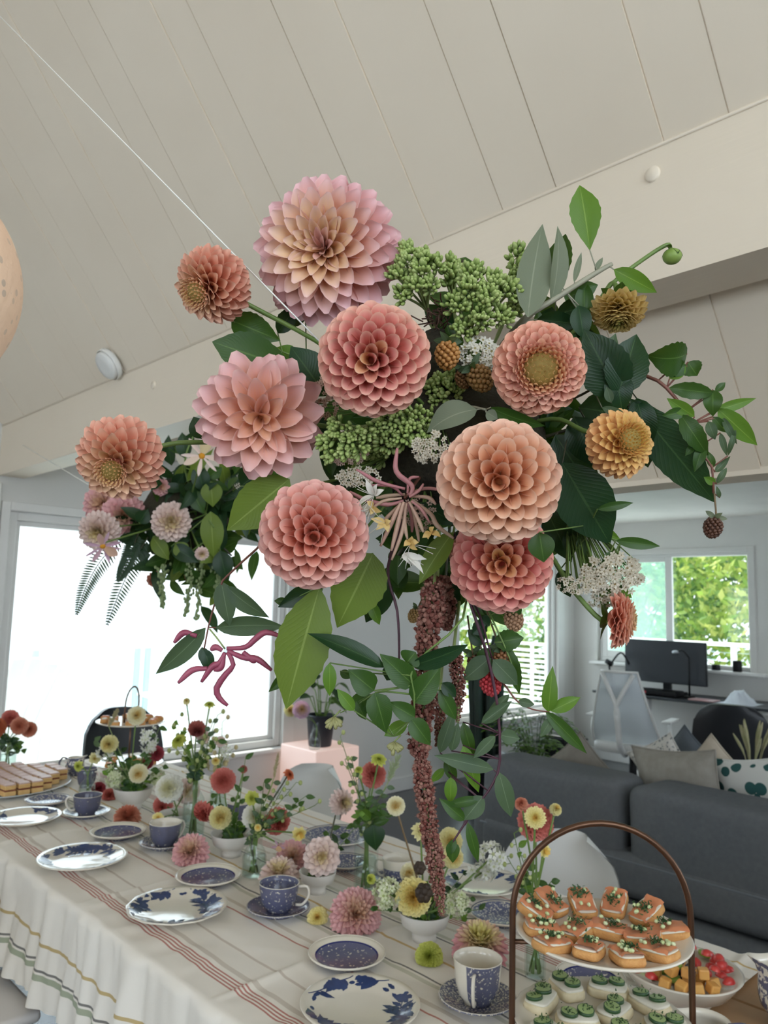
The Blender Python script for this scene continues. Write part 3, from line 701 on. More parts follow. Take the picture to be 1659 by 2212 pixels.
MB().lathe([(.0001, .004), (.042, .004), (.045, .0), (.052, .12), (.047, .12), (.043, .012), (.0001, .012)], 24).build('cup', m_white, pc)
for i in range(5): MB().tube([(.01*i-.02, .008*(i % 3)-.008, .02), (.02*i-.045, .022*(i % 3)-.02, .20+.015*i)], .004 if i % 2 else .009, 6).build('pen', mat('pen_%d' % i, ['#2b2f2d', '#c9b13c', '#20382b', '#2d4a35', '#252a2e'][i], None, 9, .4), pc)
mb = MB()
mb.grid(lambda u, v: Vector(((u-.5)*.26, (v-.5)*.30, .001+.15*max(0, 1-((u-.5)**2+(v-.5)**2)*5)*(.7+.5*mnoise.noise(Vector((u*6, v*6, 3)))))), 18, 18)
o = mb.build('folded_cloth', mat('cloth_white', '#dfe4ea', '#cfd6de', 12, .9)); o.location = (6.92, 2.695, .7605); tag(o, 'crumpled white cloth heaped on the desk', 'cloth')
o = MB().rbox(-.08, .08, -.11, .11, 0, .012, .004, 2).build('tablet', mat('tablet_pink', '#b89392', None, 5, .3)); o.location = (6.835, 2.972, .7605); tag(o, 'flat pink tablet on the desk edge', 'tablet')
for px, py, h, lab in ((1593, 1452, .10, 'black tin on the window ledge above the pencil cup'), (1547, 1455, .05, 'small black dish on the window ledge')):
    p = onx(px, py, XW-.06); mb = MB().lathe([(.0001, 0), (.038, 0), (.04, .004), (.04, h-.006), (.037, h), (.032, h), (.031, h-.02), (.0001, h-.02)], 20); o = mb.build('tin_cup', m_blkm); o.location = (XW-.06, p.y, 1.0); tag(o, lab, 'tin')
# mesh office chair
oc = thing('office_chair', 'white mesh office chair with a forked spine by the desk', 'chair', (5.80, 3.10, 0), radians(100))
t = NT('mesh_back'); ck = t.n('ShaderNodeTexBrick'); tc = t.n('ShaderNodeTexCoord'); t.l(tc.outputs['Object'], ck.inputs['Vector']); tr = t.n('ShaderNodeBsdfTransparent'); mx = t.n('ShaderNodeMixShader')
wv1 = t.n('ShaderNodeSeparateXYZ'); t.l(tc.outputs['Object'], wv1.inputs[0])
g1 = t.math('GREATER_THAN', t.math('FRACT', t.math('MULTIPLY', wv1.outputs[0], 90)), .5); g2 = t.math('GREATER_THAN', t.math('FRACT', t.math('MULTIPLY', wv1.outputs[2], 90)), .45)
t.set(rough=.6, color='#cfd6da'); t.l(t.math('ADD', t.math('MULTIPLY', t.math('MAXIMUM', g1, g2), .6), .4), mx.inputs[0]); t.l(tr.outputs[0], mx.inputs[1]); t.l(t.b.outputs[0], mx.inputs[2]); t.l(mx.outputs[0], t.o.inputs[0])
def ob(u, v): q = v*2-1; hw = .26-.13*max(0, u-.15)**1.0*1.1; return Vector((q*hw, .20+.16*u-.06*q*q+.03*sin(pi*u), .50+.56*u))
mb = MB(); mb.grid(ob, 20, 14); mb.build('mesh_back', t.m, oc)
rim = [ob(i/12, 0) for i in range(13)]+[ob(1, i/8) for i in range(1, 9)]+[ob(1-i/12, 1) for i in range(1, 13)]
MB().tube(rim, .011, 8).build('back_rim', m_white, oc)
for s in (0.08, .92): MB().tube(bez([(0, .33, .62), (0, .37, .80), tuple(ob(.97, s)+Vector((0, .02, 0)))], 10), .017, 10).build('spine_fork', m_white, oc)
MB().tube(bez([(0, .18, .42), (0, .30, .50), (0, .33, .62), (0, .36, .74)], 10), .024, 10).build('spine', m_white, oc)
mb = MB(); soft(mb, (0, 0, .47), (.52, .50, .09), .4, 12); mb.build('seat', m_white, oc)
MB().tube([(0, 0, .08), (0, 0, .44)], .03, 12).build('gas_lift', m_blkm, oc)
for i in range(5):
    a = 2*pi*i/5; MB().tube([(0, 0, .09), (.30*cos(a), .30*sin(a), .065)], [.025, .016], 8).build('foot_spoke', m_white, oc); MB().ell((.30*cos(a), .30*sin(a), .03), .03, .018, .03, 10, 8).build('caster', m_blkm, oc)
for s in (-1, 1):
    MB().tube(bez([(s*.22, .05, .46), (s*.30, .06, .55), (s*.30, .04, .68)], 8), .016, 8).build('arm_post', m_white, oc); MB().rbox(s*.30-.035, s*.30+.035, -.12, .14, .68, .70, .008, 2).build('arm_pad', m_white, oc)

# glowing cube with pot and bottle
t = NT('glow_cube'); gm = t.n('ShaderNodeNewGeometry'); sx = t.n('ShaderNodeSeparateXYZ'); t.l(gm.outputs['Normal'], sx.inputs[0])
cc = t.mix(t.noise(2, 1), '#ffd6c2', '#f8cabd')
t.set(rough=.4, color='#d8c8c4'); t.l(cc, t.b.inputs['Emission Color']); t.b.inputs['Emission Strength'].default_value = .34
cu = thing('light_cube', 'glowing peach and lilac light cube beside the big window', 'lamp', (3.6, 4.31, 0))
MB().rbox(3.40, 3.79, 4.11, 4.51, .012, .53, .008, 2).build('shade', t.m, cu, world=True, smooth=False)
MB().box(3.42, 3.77, 4.13, 4.49, 0, .012).build('base', m_white, cu, world=True, smooth=False)
m_pot = mat('black_pot', '#22262d', '#2b3038', 4, .5)
# ================================================================== plant library
def kattr(t):
    a = t.n('ShaderNodeAttribute'); a.attribute_name = 'k'; sx = t.n('ShaderNodeSeparateXYZ'); t.l(a.outputs['Vector'], sx.inputs[0]); return sx.outputs
def leaf_mat(name, c1, c2, rib='#8fa860', gloss=.35, trans=.3, vein=9, back=None):
    """leaf: k=(along, across 0..1, random); pale midrib, side veins as fine relief"""
    t = NT(name); u, v, r = kattr(t)
    c = t.mix(t.noise(14, 4), c1, c2)
    oi = t.n('ShaderNodeObjectInfo'); c = t.mix(t.math('MULTIPLY', oi.outputs['Random'], .35), c, c2)
    q = t.math('ABSOLUTE', t.math('SUBTRACT', v, .5)); midm = t.math('MULTIPLY', t.math('LESS_THAN', q, .02), .55)
    w = t.math('SINE', t.math('MULTIPLY', t.math('SUBTRACT', u, t.math('MULTIPLY', q, .55)), vein*6.283))
    sv = t.math('MULTIPLY', t.math('POWER', t.math('ABSOLUTE', w), 12), .0)
    c = t.mix(midm, c, rib)
    if back:
        gm = t.n('ShaderNodeNewGeometry'); c = t.mix(gm.outputs['Backfacing'], c, back)
    t.set(rough=gloss, spec=.28, color=c)
    t.bump(t.math('MULTIPLY', t.math('POWER', t.math('ABSOLUTE', w), 8), -1.0), .10, .0012)
    tc_ = t.mix(.5, c, '#9bbf3c', 'MULTIPLY') if False else t.mix(.35, c, '#a8c94a')
    t.translucent(tc_, trans); return t.m
LM = {
 'dark': leaf_mat('leaf_dark', '#142c18', '#203f22', '#436038', .32, .12),
 'mid': leaf_mat('leaf_mid', '#28441a', '#395a21', '#638240', .34, .2),
 'olive': leaf_mat('leaf_olive', '#5d6f28', '#6d8232', '#9aac5c', .42, .25),
 'lime': leaf_mat('leaf_lime', '#4f7426', '#668c30', '#93b052', .36, .32),
 'grey': leaf_mat('leaf_grey', '#6f7762', '#7f8670', '#a3a88f', .7, .2),
 'sage': leaf_mat('leaf_sage', '#3f513c', '#52664a', '#7b8d6c', .45, .2),
}
M_STEM = {k: mat('stem_'+k, a, b, 30, .5) for k, a, b in (('green', '#5b7436', '#6e8743'), ('brown', '#6a5539', '#7d6848'), ('purple', '#3c1f2c', '#54303c'), ('grey', '#8b8a76', '#9c9a86'), ('dark', '#3a3a28', '#4b4a33'), ('pale', '#8a9a5c', '#9caa6d'), ('rust', '#6b3f34', '#7d4c3d'))}

def leaf_geo(mb, base, tip, w, n=None, bend=.15, fold=.25, nu=9, nv=4, wp=.42, serr=0, twist=0, curl=0, rnd=0):
    """blade from base to tip, w wide; n = face normal hint; bend arches along n, fold makes a V, wp widest point"""
    base, tip = Vector(base), Vector(tip); d = tip-base; L = d.length; y = d.normalized()
    n = Vector(n) if n is not None else (CAM-(base+tip)/2); n = (n-y*n.dot(y)).normalized()
    if twist: n = Matrix.Rotation(twist, 3, y) @ n
    x = y.cross(n); v = []; kk = []
    ex = math.log(.5)/math.log(wp)
    for i in range(nu+1):
        u = i/nu; hw = w/2*max(0.012, sin(pi*u**ex))**.82*(1 if u < .98 else .3)
        if u > .72: hw *= 1-.35*((u-.72)/.28)**1.5
        c = base+d*u+n*(L*bend*4*u*(1-u)*.5)-n*(curl*L*u*u)
        for j in range(nv+1):
            q = j/nv*2-1
            s = 1+(serr*(1 if i % 2 else -1) if abs(q) > .95 else 0)
            v.append(c+x*(q*hw*s)+n*(fold*abs(q)*hw)); kk.append((u, j/nv, rnd))
    f = [(i*(nv+1)+j, (i+1)*(nv+1)+j, (i+1)*(nv+1)+j+1, i*(nv+1)+j+1) for i in range(nu) for j in range(nv)]
    mb.add(v, f, kk); return mb
def leaf(parent, base, tip, w, kind='mid', **kw):
    mb = MB(); leaf_geo(mb, base, tip, w, **kw); return mb.build('leaf', LM[kind], parent, world=True)

# ---------------- petals
def petal_geo(kind, nu=6, nv=4):
    v = []; kk = []
    for i in range(nu+1):
        u = i/nu
        for j in range(nv+1):
            q = j/nv*2-1
            if kind == 'ball':
                th = 2.1*(1-u)+1.35*u; hw = .5*(.55+.45*sin(pi*min(.5, .10+.50*u)))
                r = hw/sin(min(th, pi/2)); x = r*sin(q*th); z = r*(1-cos(q*th))*.9
                y = u*(1-.20*abs(q)**2.6*u*u)+.03*(1-abs(q))*u**4; z -= .16*u**3*(1-q*q)
            elif kind == 'deco':
                w = max(.03, sin(pi*(.13+.84*u**1.5)))**.62; th = 1.45*(1-u)+.80*u; hw = .5*w
                r = hw/sin(th); x = r*sin(q*th); z = r*(1-cos(q*th)); y = u; z -= .16*u*u
            elif kind == 'spike':
                w = max(.05, sin(pi*(.2+.75*u)))**.8; th = 1.3*(1-u)+.9*u; hw = .5*w
                r = hw/sin(th); x = r*sin(q*th); z = r*(1-cos(q*th)); y = u; z -= .06*u*u
            else:  # flat single-flower petal
                w = max(.03, sin(pi*(.10+.87*u**1.3)))**.7; hw = .5*w; x = q*hw; z = .10*q*q*w-.12*u*u; y = u
            v.append((x, y, z)); kk.append((u, abs(q), 0))
    f = [(i*(nv+1)+j, i*(nv+1)+j+1, (i+1)*(nv+1)+j+1, (i+1)*(nv+1)+j) for i in range(nu) for j in range(nv)]
    return v, f, kk
PG = {k: petal_geo(k, 7, 6) for k in ('ball', 'deco', 'spike', 'flat')}
PGL = {k: petal_geo(k, 3, 2) for k in ('ball', 'deco', 'spike', 'flat')}
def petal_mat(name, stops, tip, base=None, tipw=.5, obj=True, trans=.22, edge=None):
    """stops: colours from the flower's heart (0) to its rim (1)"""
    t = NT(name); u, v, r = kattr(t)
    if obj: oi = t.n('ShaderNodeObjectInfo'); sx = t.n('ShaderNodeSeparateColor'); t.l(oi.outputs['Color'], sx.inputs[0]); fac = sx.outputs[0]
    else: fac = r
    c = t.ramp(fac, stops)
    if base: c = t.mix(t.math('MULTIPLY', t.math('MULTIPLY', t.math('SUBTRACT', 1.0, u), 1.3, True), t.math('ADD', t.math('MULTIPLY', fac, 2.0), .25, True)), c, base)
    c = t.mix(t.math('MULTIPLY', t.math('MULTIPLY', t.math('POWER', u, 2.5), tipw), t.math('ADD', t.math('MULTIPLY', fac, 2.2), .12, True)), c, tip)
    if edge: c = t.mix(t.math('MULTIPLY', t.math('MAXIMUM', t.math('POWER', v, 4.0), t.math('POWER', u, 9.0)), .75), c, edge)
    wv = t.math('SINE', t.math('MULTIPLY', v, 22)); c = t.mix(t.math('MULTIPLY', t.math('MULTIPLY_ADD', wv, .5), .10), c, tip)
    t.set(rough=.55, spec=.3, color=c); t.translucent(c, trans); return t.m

GA = pi*(3-sqrt(5))
def dahlia_layout(N, R, kind, phimax=2.1, p=.60, flat=.85, rb=.42, wscale=1.3, tilt=.17, seed=0, jit=.05, cshort=.0):
    """yields (matrix, s) for each petal in the flower frame (local z = facing)"""
    r = random.Random(seed); out = []
    for i in range(N):
        s = (i+.5)/N; ph = phimax*s**p; ds = 1/N; dph = phimax*p*s**(p-1)*ds
        a = i*GA+r.uniform(-.06, .06)
        sp = sqrt(max(1e-6, 2*pi*sin(min(ph, pi-.35))*dph))
        Rt = R/sqrt(sin(ph)**2+(cos(ph)/flat)**2)*(1-cshort*max(0, 1-s*5))
        rbb = rb*Rt; L = Rt-rbb; W = max(sp*Rt*wscale, .05*R)
        ph2 = ph+tilt*(.4+s)+r.uniform(-jit, jit); a2 = a+r.uniform(-jit, jit)
        d = Vector((sin(ph)*cos(a), sin(ph)*sin(a), cos(ph)*1.0)); y = Vector((sin(ph2)*cos(a2), sin(ph2)*sin(a2), cos(ph2)))
        z = Vector((-cos(ph2)*cos(a2), -cos(ph2)*sin(a2), sin(ph2))); x = y.cross(z)
        b = d*rbb*Vector((1, 1, 1)).x; L *= r.uniform(.94, 1.05)
        M = Matrix(((x.x*W, y.x*L, z.x*W, b.x), (x.y*W, y.y*L, z.y*W, b.y), (x.z*W, y.z*L, z.z*W, b.z), (0, 0, 0, 1)))
        out.append((M, s))
    return out
def face(axis, spin=0.0):
    q = Vector(axis).to_track_quat('Z', 'Y').to_matrix().to_4x4(); return q @ Matrix.Rotation(spin, 4, 'Z')
def cam_axis(p, dx=0.0, dy=0.0):
    """facing the lens, leaning dx to the right and dy down in the picture"""
    d = (CAM-Vector(p)).normalized(); return (d+RGT*dx-UPV*dy).normalized()
PETMESH = {}
def big_dahlia(name, label, px, py, t, rpx, kind, m, N, axis=(0, 0), group=None, stem=None, core='#b06a50', sepals=False, button=None, **kw):
    """foreground dahlia: every petal a piece of its own"""
    c = at(px, py, t); R = mm(rpx, t); ax = cam_axis(c, *axis)
    o = thing(name, label, 'flower', c, group=group)
    key = (kind, m.name)
    if key not in PETMESH:
        mb = MB(); mb.add(*PG[kind]); PETMESH[key] = mb.mesh('petal', m)
    F = face(ax, random.uniform(0, 6))
    if button:
        # closed eye: small scales folded over each other towards the centre
        fr, NB, s0, c0, c1 = button; rbt = fr*R; hz = R*kw.get('flat', .85)*.97-rbt*.62; k2 = ('flat', m.name)
        if k2 not in PETMESH: mb = MB(); mb.add(*PG['spike']); PETMESH[k2] = mb.mesh('eye_scale', m)
        for i in range(NB):
            s = (i+.5)/NB; ph = 1.45*s**.58; a = i*GA; p2 = ph-.85*(.35+.65*s); d = Vector((sin(ph)*cos(a), sin(ph)*sin(a), cos(ph)*.62)); y = Vector((sin(p2)*cos(a), sin(p2)*sin(a), cos(p2))); z = -Vector((-cos(p2)*cos(a), -cos(p2)*sin(a), sin(p2))); x = y.cross(z); W = rbt*(.15+.22*s); L = rbt*(.22+.32*s); b = d*rbt*.96+Vector((0, 0, hz))
            inst('eye_scale', PETMESH[k2], o, M=F @ Matrix(((x.x*W, y.x*L, z.x*W, b.x), (x.y*W, y.y*L, z.y*W, b.y), (x.z*W, y.z*L, z.z*W, b.z), (0, 0, 0, 1))), color=(c0+(c1-c0)*s, 0, 0, 1))
        mb = MB(); mb.ell(F @ Vector((0, 0, hz)), rbt*.80, rbt*.80, rbt*.48, 20, 10, R=F.to_3x3()); mb.build('eye', mat('eye_'+m.name, '#8f7a3a', '#a8904c', 60, .7), o)
    for M, s in dahlia_layout(N, R, kind, **kw):
        if button and s < button[2]: continue
        inst('petal', PETMESH[key], o, M=F @ M, color=(min(1, max(0, s+random.uniform(-.05, .05))), 0, 0, 1))
    rb = kw.get('rb', .42); fl = kw.get('flat', .85)
    mb = MB(); mb.ell((0, 0, 0), R*rb*1.02, R*rb*1.02, R*rb*fl*.98, 20, 12, R=F.to_3x3()); mb.build('heart', mat('heart_'+core, core, None, 20, .8), o)
    if stem:
        pts = [Vector((0, 0, 0))]+[at(*q)-c for q in stem]
        MB().tube(bez(pts, 14), mm(5.5, t), 8).build('stem', M_STEM['green' if kind != 'x' else 'brown'], o)
    if sepals:
        for i in range(6):
            a = 2*pi*i/6; b = F @ Vector((.12*R*cos(a), .12*R*sin(a), -R*.25*fl)); e = F @ Vector((.75*R*cos(a), .75*R*sin(a), -R*(.55)*fl)); mb = MB(); leaf_geo(mb, b, e, R*.42, n=F.to_3x3() @ Vector((0, 0, -1)), bend=.1); mb.build('sepal', LM['mid'], o)
    return o
def bloom_mesh(mb, c, axis, R, kind, N, seed=0, low=True, **kw):
    """a small flower's petals joined into one mesh; k.z carries the heart-to-rim position"""
    F = Matrix.Translation(c) @ face(axis, seed*1.3); G = (PGL if low else PG)[kind]; r = random.Random(seed)
    for M, s in dahlia_layout(N, R, kind, seed=seed, **kw):
        T = F @ M; s2 = min(1, max(0, s+r.uniform(-.06, .06)))
        mb.add([T @ Vector(p) for p in G[0]], G[1], [(q[0], q[1], s2) for q in G[2]])
def florets(mb, centers, r, n=5, seed=0, cup=.25):
    """tiny five-petalled florets (yarrow, hydrangea): centers = [(pos, normal)]"""
    rr = random.Random(seed)
    for p, nrm in centers:
        nrm = Vector(nrm).normalized(); q = nrm.to_track_quat('Z', 'Y').to_matrix(); sp = rr.uniform(0, 6); k = rr.random(); s = r*rr.uniform(.8, 1.2)
        v = [Vector(p)+q @ Vector((0, 0, 0))]; f = []; kk = [(0, 0, k)]
        for i in range(n):
            a = sp+2*pi*i/n; a1, a2 = a-.52, a+.52
            b = len(v)
            v += [Vector(p)+q @ Vector((s*.6*cos(a1), s*.6*sin(a1), s*cup*.6)), Vector(p)+q @ Vector((s*cos(a), s*sin(a), s*cup)), Vector(p)+q @ Vector((s*.6*cos(a2), s*.6*sin(a2), s*cup*.6))]
            kk += [(.7, 0, k), (1, 0, k), (.7, 0, k)]; f.append((0, b, b+1, b+2))
        mb.add(v, f, kk)
def floret_mat(name, c1, c2, heart):
    t = NT(name); u, v, r = kattr(t); c = t.mix(r, c1, c2); c = t.mix(t.math('LESS_THAN', u, .28), c, heart); t.set(rough=.7, color=c); t.translucent(c, .2); return t.m
# ================================================================== house plants beyond the table
pp = onz(690, 1605, .531); pp = Vector((3.56, 4.27, .531))
pt = thing('potted_plant', 'leafy green plant in a black pot on the glowing cube', 'plant', pp)
MB().lathe([(.0001, .0), (.075, .0), (.08, .006), (.098, .20), (.102, .205), (.102, .215), (.092, .215), (.088, .19), (.0001, .188)], 32).build('pot', m_pot, pt)
MB().lathe([(.0001, .194), (.086, .192)], 24).build('soil', mat('soil_dark', '#2a211a', '#3a2f25', 30, .95), pt)
r = random.Random(5)
for i in range(13):
    a = r.uniform(0, 6.28); l = r.uniform(.08, .22); q = Vector((cos(a)*l*.75, sin(a)*l*.75, .19+r.uniform(.02, .26))); b = Vector((cos(a)*.03, sin(a)*.03, .19))
    MB().tube(bez([b, b.lerp(q, .6)+Vector((0, 0, .05)), q], 6), .004, 6).build('stem', M_STEM['green'], pt)
    e = q+Vector((cos(a)*.09, sin(a)*.09, r.uniform(-.10, .05))); mb = MB(); leaf_geo(mb, q, e, .075, n=(0, -.4, 1), bend=.2); mb.build('leaf', LM['dark' if i % 2 else 'mid'], pt)
m_vase = glass('vase_glass', (.93, .97, .95), .02)
m_water = glass('vase_water', (.88, .94, .92), .0)
# bottle with a yellow and a lilac dahlia on the cube
bp = Vector((3.44, 4.18, .531))
bo = thing('glass_bottle', 'small clear glass bottle beside the black pot on the cube', 'vase', bp)
MB().lathe([(.0001, .003), (.036, .003), (.041, .012), (.042, .06), (.034, .10), (.018, .135), (.016, .165), (.020, .175)], 24).build('bottle', m_vase, bo)
PM = {}
def pm(key):
    if key in PM: return PM[key]
    D = dict(
     yellow=([(0, '#d9a63a'), (.25, '#e3cf72'), (1, '#ecdf9c')], '#efe6b4'),
     cream=([(0, '#d9b45c'), (.2, '#e6dba6'), (1, '#ece6cb')], '#f0ecd8'),
     white=([(0, '#d5cf9b'), (.3, '#e6e3d2'), (1, '#ebe8de')], '#eeece6'),
     blush=([(0, '#d8c48e'), (.25, '#e3c9bb'), (1, '#e5cfc8')], '#ead9d4'),
     pink=([(0, '#e0bc9a'), (.3, '#dfaaa8'), (1, '#e2a6aa')], '#ecc4c4'),
     pinkyel=([(0, '#d8cf7c'), (.28, '#e2cda6'), (.5, '#e0a4a6'), (1, '#da929a')], '#e6b2b4'),
     coral=([(0, '#b8564a'), (.4, '#cd6a60'), (1, '#d87c70')], '#e29a8c'),
     red=([(0, '#8e2f36'), (1, '#a8404a')], '#b85560'),
     dusty=([(0, '#7e3c3c'), (.4, '#a2544c'), (1, '#b8655a')], '#c27a6c'),
     orange=([(0, '#a84a2c'), (.5, '#c0603c'), (1, '#cc7048')], '#d8845c'),
     peach=([(0, '#b86248'), (.5, '#c87c60'), (1, '#d08e74')], '#dca48c'),
     lime=([(0, '#8f9a2c'), (.4, '#b6bb48'), (1, '#c8cc62')], '#d2d67e'),
     lilac=([(0, '#cfa870'), (.3, '#cda4b8'), (1, '#d2b0c4')], '#dcc2d2'),
     paleyel=([(0, '#c9a54a'), (.2, '#dccf86'), (1, '#e2daa4')], '#e8e2b8'))
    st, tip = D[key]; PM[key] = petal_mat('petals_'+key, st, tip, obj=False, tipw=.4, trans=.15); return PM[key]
BLOOMS = []
def cut_flower(label, c, R, key, axis, kind='ball', N=90, stem=None, sr=.0024, stemc='green', group=None, heart=None, leaves=(), seed=None, name='dahlia', low=True, floor=None, **kw):
    """one cut flower: bloom, stem, leaves"""
    c = Vector(c); BLOOMS.append((c, R)); o = thing(name, label, 'flower', c, group=group); sd = seed if seed is not None else int(abs(c.x*7919+c.y*104729+c.z*317)*100) % 9973
    mb = MB(); bloom_mesh(mb, c, axis, R, kind, N, sd, low, **kw)
    if floor is not None: mb.v = [(p[0], p[1], p[2] if p[2] > floor+.004 else floor+.0006+.0034*math.exp(min(0, p[2]-floor-.004)/.012)) for p in mb.v]    # petals bend where they lie on the cloth
    mb.build('petals', pm(key), o, world=True)
    mb = MB(); rb = kw.get('rb', .42); mb.ell(c, R*rb, R*rb, R*rb*kw.get('flat', .85), 12, 8, R=face(axis).to_3x3())
    if floor is not None: mb.v = [(p[0], p[1], max(p[2], floor+.0008)) for p in mb.v]
    mb.build('heart', mat('heart_'+(heart or key), heart or {'white': '#cfc58a', 'cream': '#d9a64a', 'yellow': '#d8a83c', 'lime': '#8f8a2c', 'blush': '#d9bf8a'}.get(key, '#8a3a34'), None, 30, .8), o, world=True)
    if stem:
        pts = bez([c-Vector(axis).normalized()*R*.3]+[Vector(s) for s in stem], 12); MB().tube(pts, sr, 6).build('stem', M_STEM[stemc], o, world=True)
    for (b, e, w, kd) in leaves: leaf(o, b, e, w, kd)
    return o
for (px, py, rp, key, lab) in ((627, 1535, 14, 'paleyel', 'pale yellow dahlia in the bottle on the glowing cube'), (651, 1533, 20, 'lilac', 'lilac pink ball dahlia in the bottle on the glowing cube')):
    c = ony(px, py, 4.21 if rp < 16 else 4.11); R = mm(rp, depth(c)); cut_flower(lab, c, R, key, cam_axis(c, .1, -.1), N=70, stem=[bp+Vector((0, 0, .17)), bp+Vector((0, 0, .02))])
# columnar dark cactus and fern by the tall window
cp = Vector((5.28, 4.16, 0)); ca = thing('cactus', 'tall dark green columnar plant in front of the tall end window', 'plant', cp)
MB().lathe([(.0001, 0), (.14, 0), (.17, .30), (.175, .31), (.16, .31), (.0001, .29)], 28).build('pot', m_pot, ca)
r = random.Random(2)
t = NT('cactus_green'); t.set(rough=.5, color=t.mix(t.noise(9, 3), '#14261f', '#1f3a2d')); m_cac = t.m
for i in range(9):
    a = i*2.4; rad = .035+.085*(i/9); x, y = rad*cos(a)*1.3, rad*sin(a); h = .62+r.uniform(0, .40)
    mb = MB(); n = 10; pts = bez([(x, y, .28), (x*1.25, y*1.25, .28+h*.5), (x*1.45+r.uniform(-.03, .03), y*1.45, .28+h)], 8); mb.tube(pts, [.035]*(len(pts)-2)+[.028, .012], 10); mb.build('column', m_cac, ca)
fp = Vector((5.15, 3.57, 0)); fe = thing('fern', 'bushy bright green fern behind the sofa', 'plant', fp)
MB().lathe([(.0001, 0), (.12, 0), (.15, .26), (.155, .27), (.14, .27), (.0001, .25)], 28).build('pot', mat('fern_pot', '#5b5048', None, 6, .7), fe)
for i in range(34):
    a = r.uniform(0, 6.28); l = r.uniform(.16, .40); h = r.uniform(.18, .48); P = bez([(0, 0, .25), (cos(a)*l*.5, sin(a)*l*.5, .25+h), (cos(a)*l, sin(a)*l, .25+h*.75)], 8)
    mb = MB(); mb.tube(P, .003, 5)
    for j in range(2, len(P)):
        for s in (-1, 1):
            d = Vector((-sin(a), cos(a), 0))*s*.09*(1-.5*j/len(P))+Vector((cos(a), sin(a), 0))*.035; leaf_geo(mb, P[j], P[j]+d+Vector((0, 0, -.01)), .032, n=(0, 0, 1), nu=4, nv=2)
    mb.build('frond', LM['lime' if i % 3 else 'mid'], fe)
# dark boxes on the floor by the desk wall
for i, (px, py, s, lab) in enumerate(((1210, 1600, .22, 'black storage box on the floor beneath the desk wall'), (1262, 1590, .17, 'small dark speaker on the floor beside the office chair'))):
    p = ony(px, py, 4.3); o = thing('storage_box' if i == 0 else 'speaker', lab, 'box' if i == 0 else 'speaker', (min(p.x, 6.9), 4.3, 0))
    MB().rbox(-s/2, s/2, -s/2, s/2, 0, s*1.35, .01, 2).build('body', m_blkm, o, smooth=False)
    MB().rbox(-s/2-.004, s/2+.004, -s/2-.004, s/2+.004, s*1.35, s*1.35+.02, .006, 1).build('lid', m_blk, o, smooth=False)
# dried grasses standing on the low table beyond the sofa
ct = thing('coffee_table', 'low white round coffee table beyond the sofa', 'table', (4.75, 1.75, 0))
MB().lathe([(.0001, .40), (.34, .40), (.345, .41), (.345, .425), (.34, .43), (.0001, .43)], 40).build('tabletop', m_white, ct)
for i in range(3): a = i*2.09; MB().tube([(.2*cos(a), .2*sin(a), .40), (.27*cos(a), .27*sin(a), 0)], .014, 8).build('leg', m_leg, ct)
gv = Vector((4.72, 1.78, .43)); gg = thing('grass_vase', 'small vase of pale dried grasses on the low table beyond the cushions', 'vase', gv)
MB().lathe([(.0001, 0), (.045, 0), (.055, .05), (.04, .11), (.028, .14), (.032, .15)], 24).build('vase', m_shell, gg)
for i in range(12):
    a = r.uniform(0, 6.28); l = r.uniform(.05, .17); h = r.uniform(.25, .40); P = bez([(0, 0, .05), (cos(a)*l*.4, sin(a)*l*.4, .15+h*.5), (cos(a)*l, sin(a)*l, .14+h)], 8); mb = MB(); mb.tube(P, [.002]*4+[.003, .008, .010, .008, .003][:len(P)-4], 6); mb.build('grass_stem', mat('dried_grass', '#b8ad8c', '#9da070', 30, .9), gg)
# ================================================================== crockery
TOP = TZ+.0045       # things stand on the cloth
def print_mat(name, cream='#e4dccb', ink='#27366a', rin=0.0, rout=.75, scale=55, thr=.5, ring=True, rough=.16, panel=None):
    """blue transfer print: inked between two radii (in units of the plate radius via k.x), broken up by noise"""
    t = NT(name); u, v, r = kattr(t)
    n1 = t.noise(scale, 5, .65); vo = t.n('ShaderNodeTexVoronoi'); vo.inputs['Scale'].default_value = scale*1.4; tc = t.n('ShaderNodeTexCoord'); t.l(tc.outputs['Object'], vo.inputs['Vector'])
    pat = t.math('GREATER_THAN', t.math('ADD', n1, t.math('MULTIPLY', vo.outputs['Distance'], .25)), thr)
    inside = t.math('MULTIPLY', t.math('GREATER_THAN', u, rin), t.math('LESS_THAN', u, rout))
    if panel is not None: inside = t.math('MULTIPLY', inside, t.math('GREATER_THAN', t.math('SINE', t.math('MULTIPLY_ADD', v, 12.566)), -.1)); [n for n in t.t.nodes if n.type == 'MATH' and n.operation == 'MULTIPLY_ADD'][-1].inputs[2].default_value = panel
    ink2 = t.mix(t.noise(scale*.5, 3), ink, '#2b3a70')
    c = t.mix(t.math('MULTIPLY', inside, t.math('MULTIPLY_ADD', pat, .75)), cream, ink2)
    t.t.nodes[[i for i, n in enumerate(t.t.nodes) if n.type == 'MATH' and n.operation == 'MULTIPLY_ADD'][-1]].inputs[2].default_value = .12
    if ring: c = t.mix(t.math('LESS_THAN', t.math('ABSOLUTE', t.math('SUBTRACT', u, rout)), .02), c, ink)
    t.set(rough=rough, spec=.5, coat=.1, color=c); return t.m
m_china = mat('cream_china', '#e6dfd0', '#e0d8c8', 9, .14, coat=.4)
m_bluesm = print_mat('blue_plate_print', ink='#1a2266', rin=0, rout=.80, scale=110, thr=.50)
m_bluepale = print_mat('pale_blue_print', ink='#2f4272', rin=.0, rout=.93, scale=150, thr=.56, ring=False)
m_toile = print_mat('toile_print', ink='#18265c', rin=0, rout=1.2, scale=120, thr=.49, ring=False)
m_speck = print_mat('chintz_print', ink='#1f2d5e', rin=0, rout=1.2, scale=230, thr=.58, ring=False)
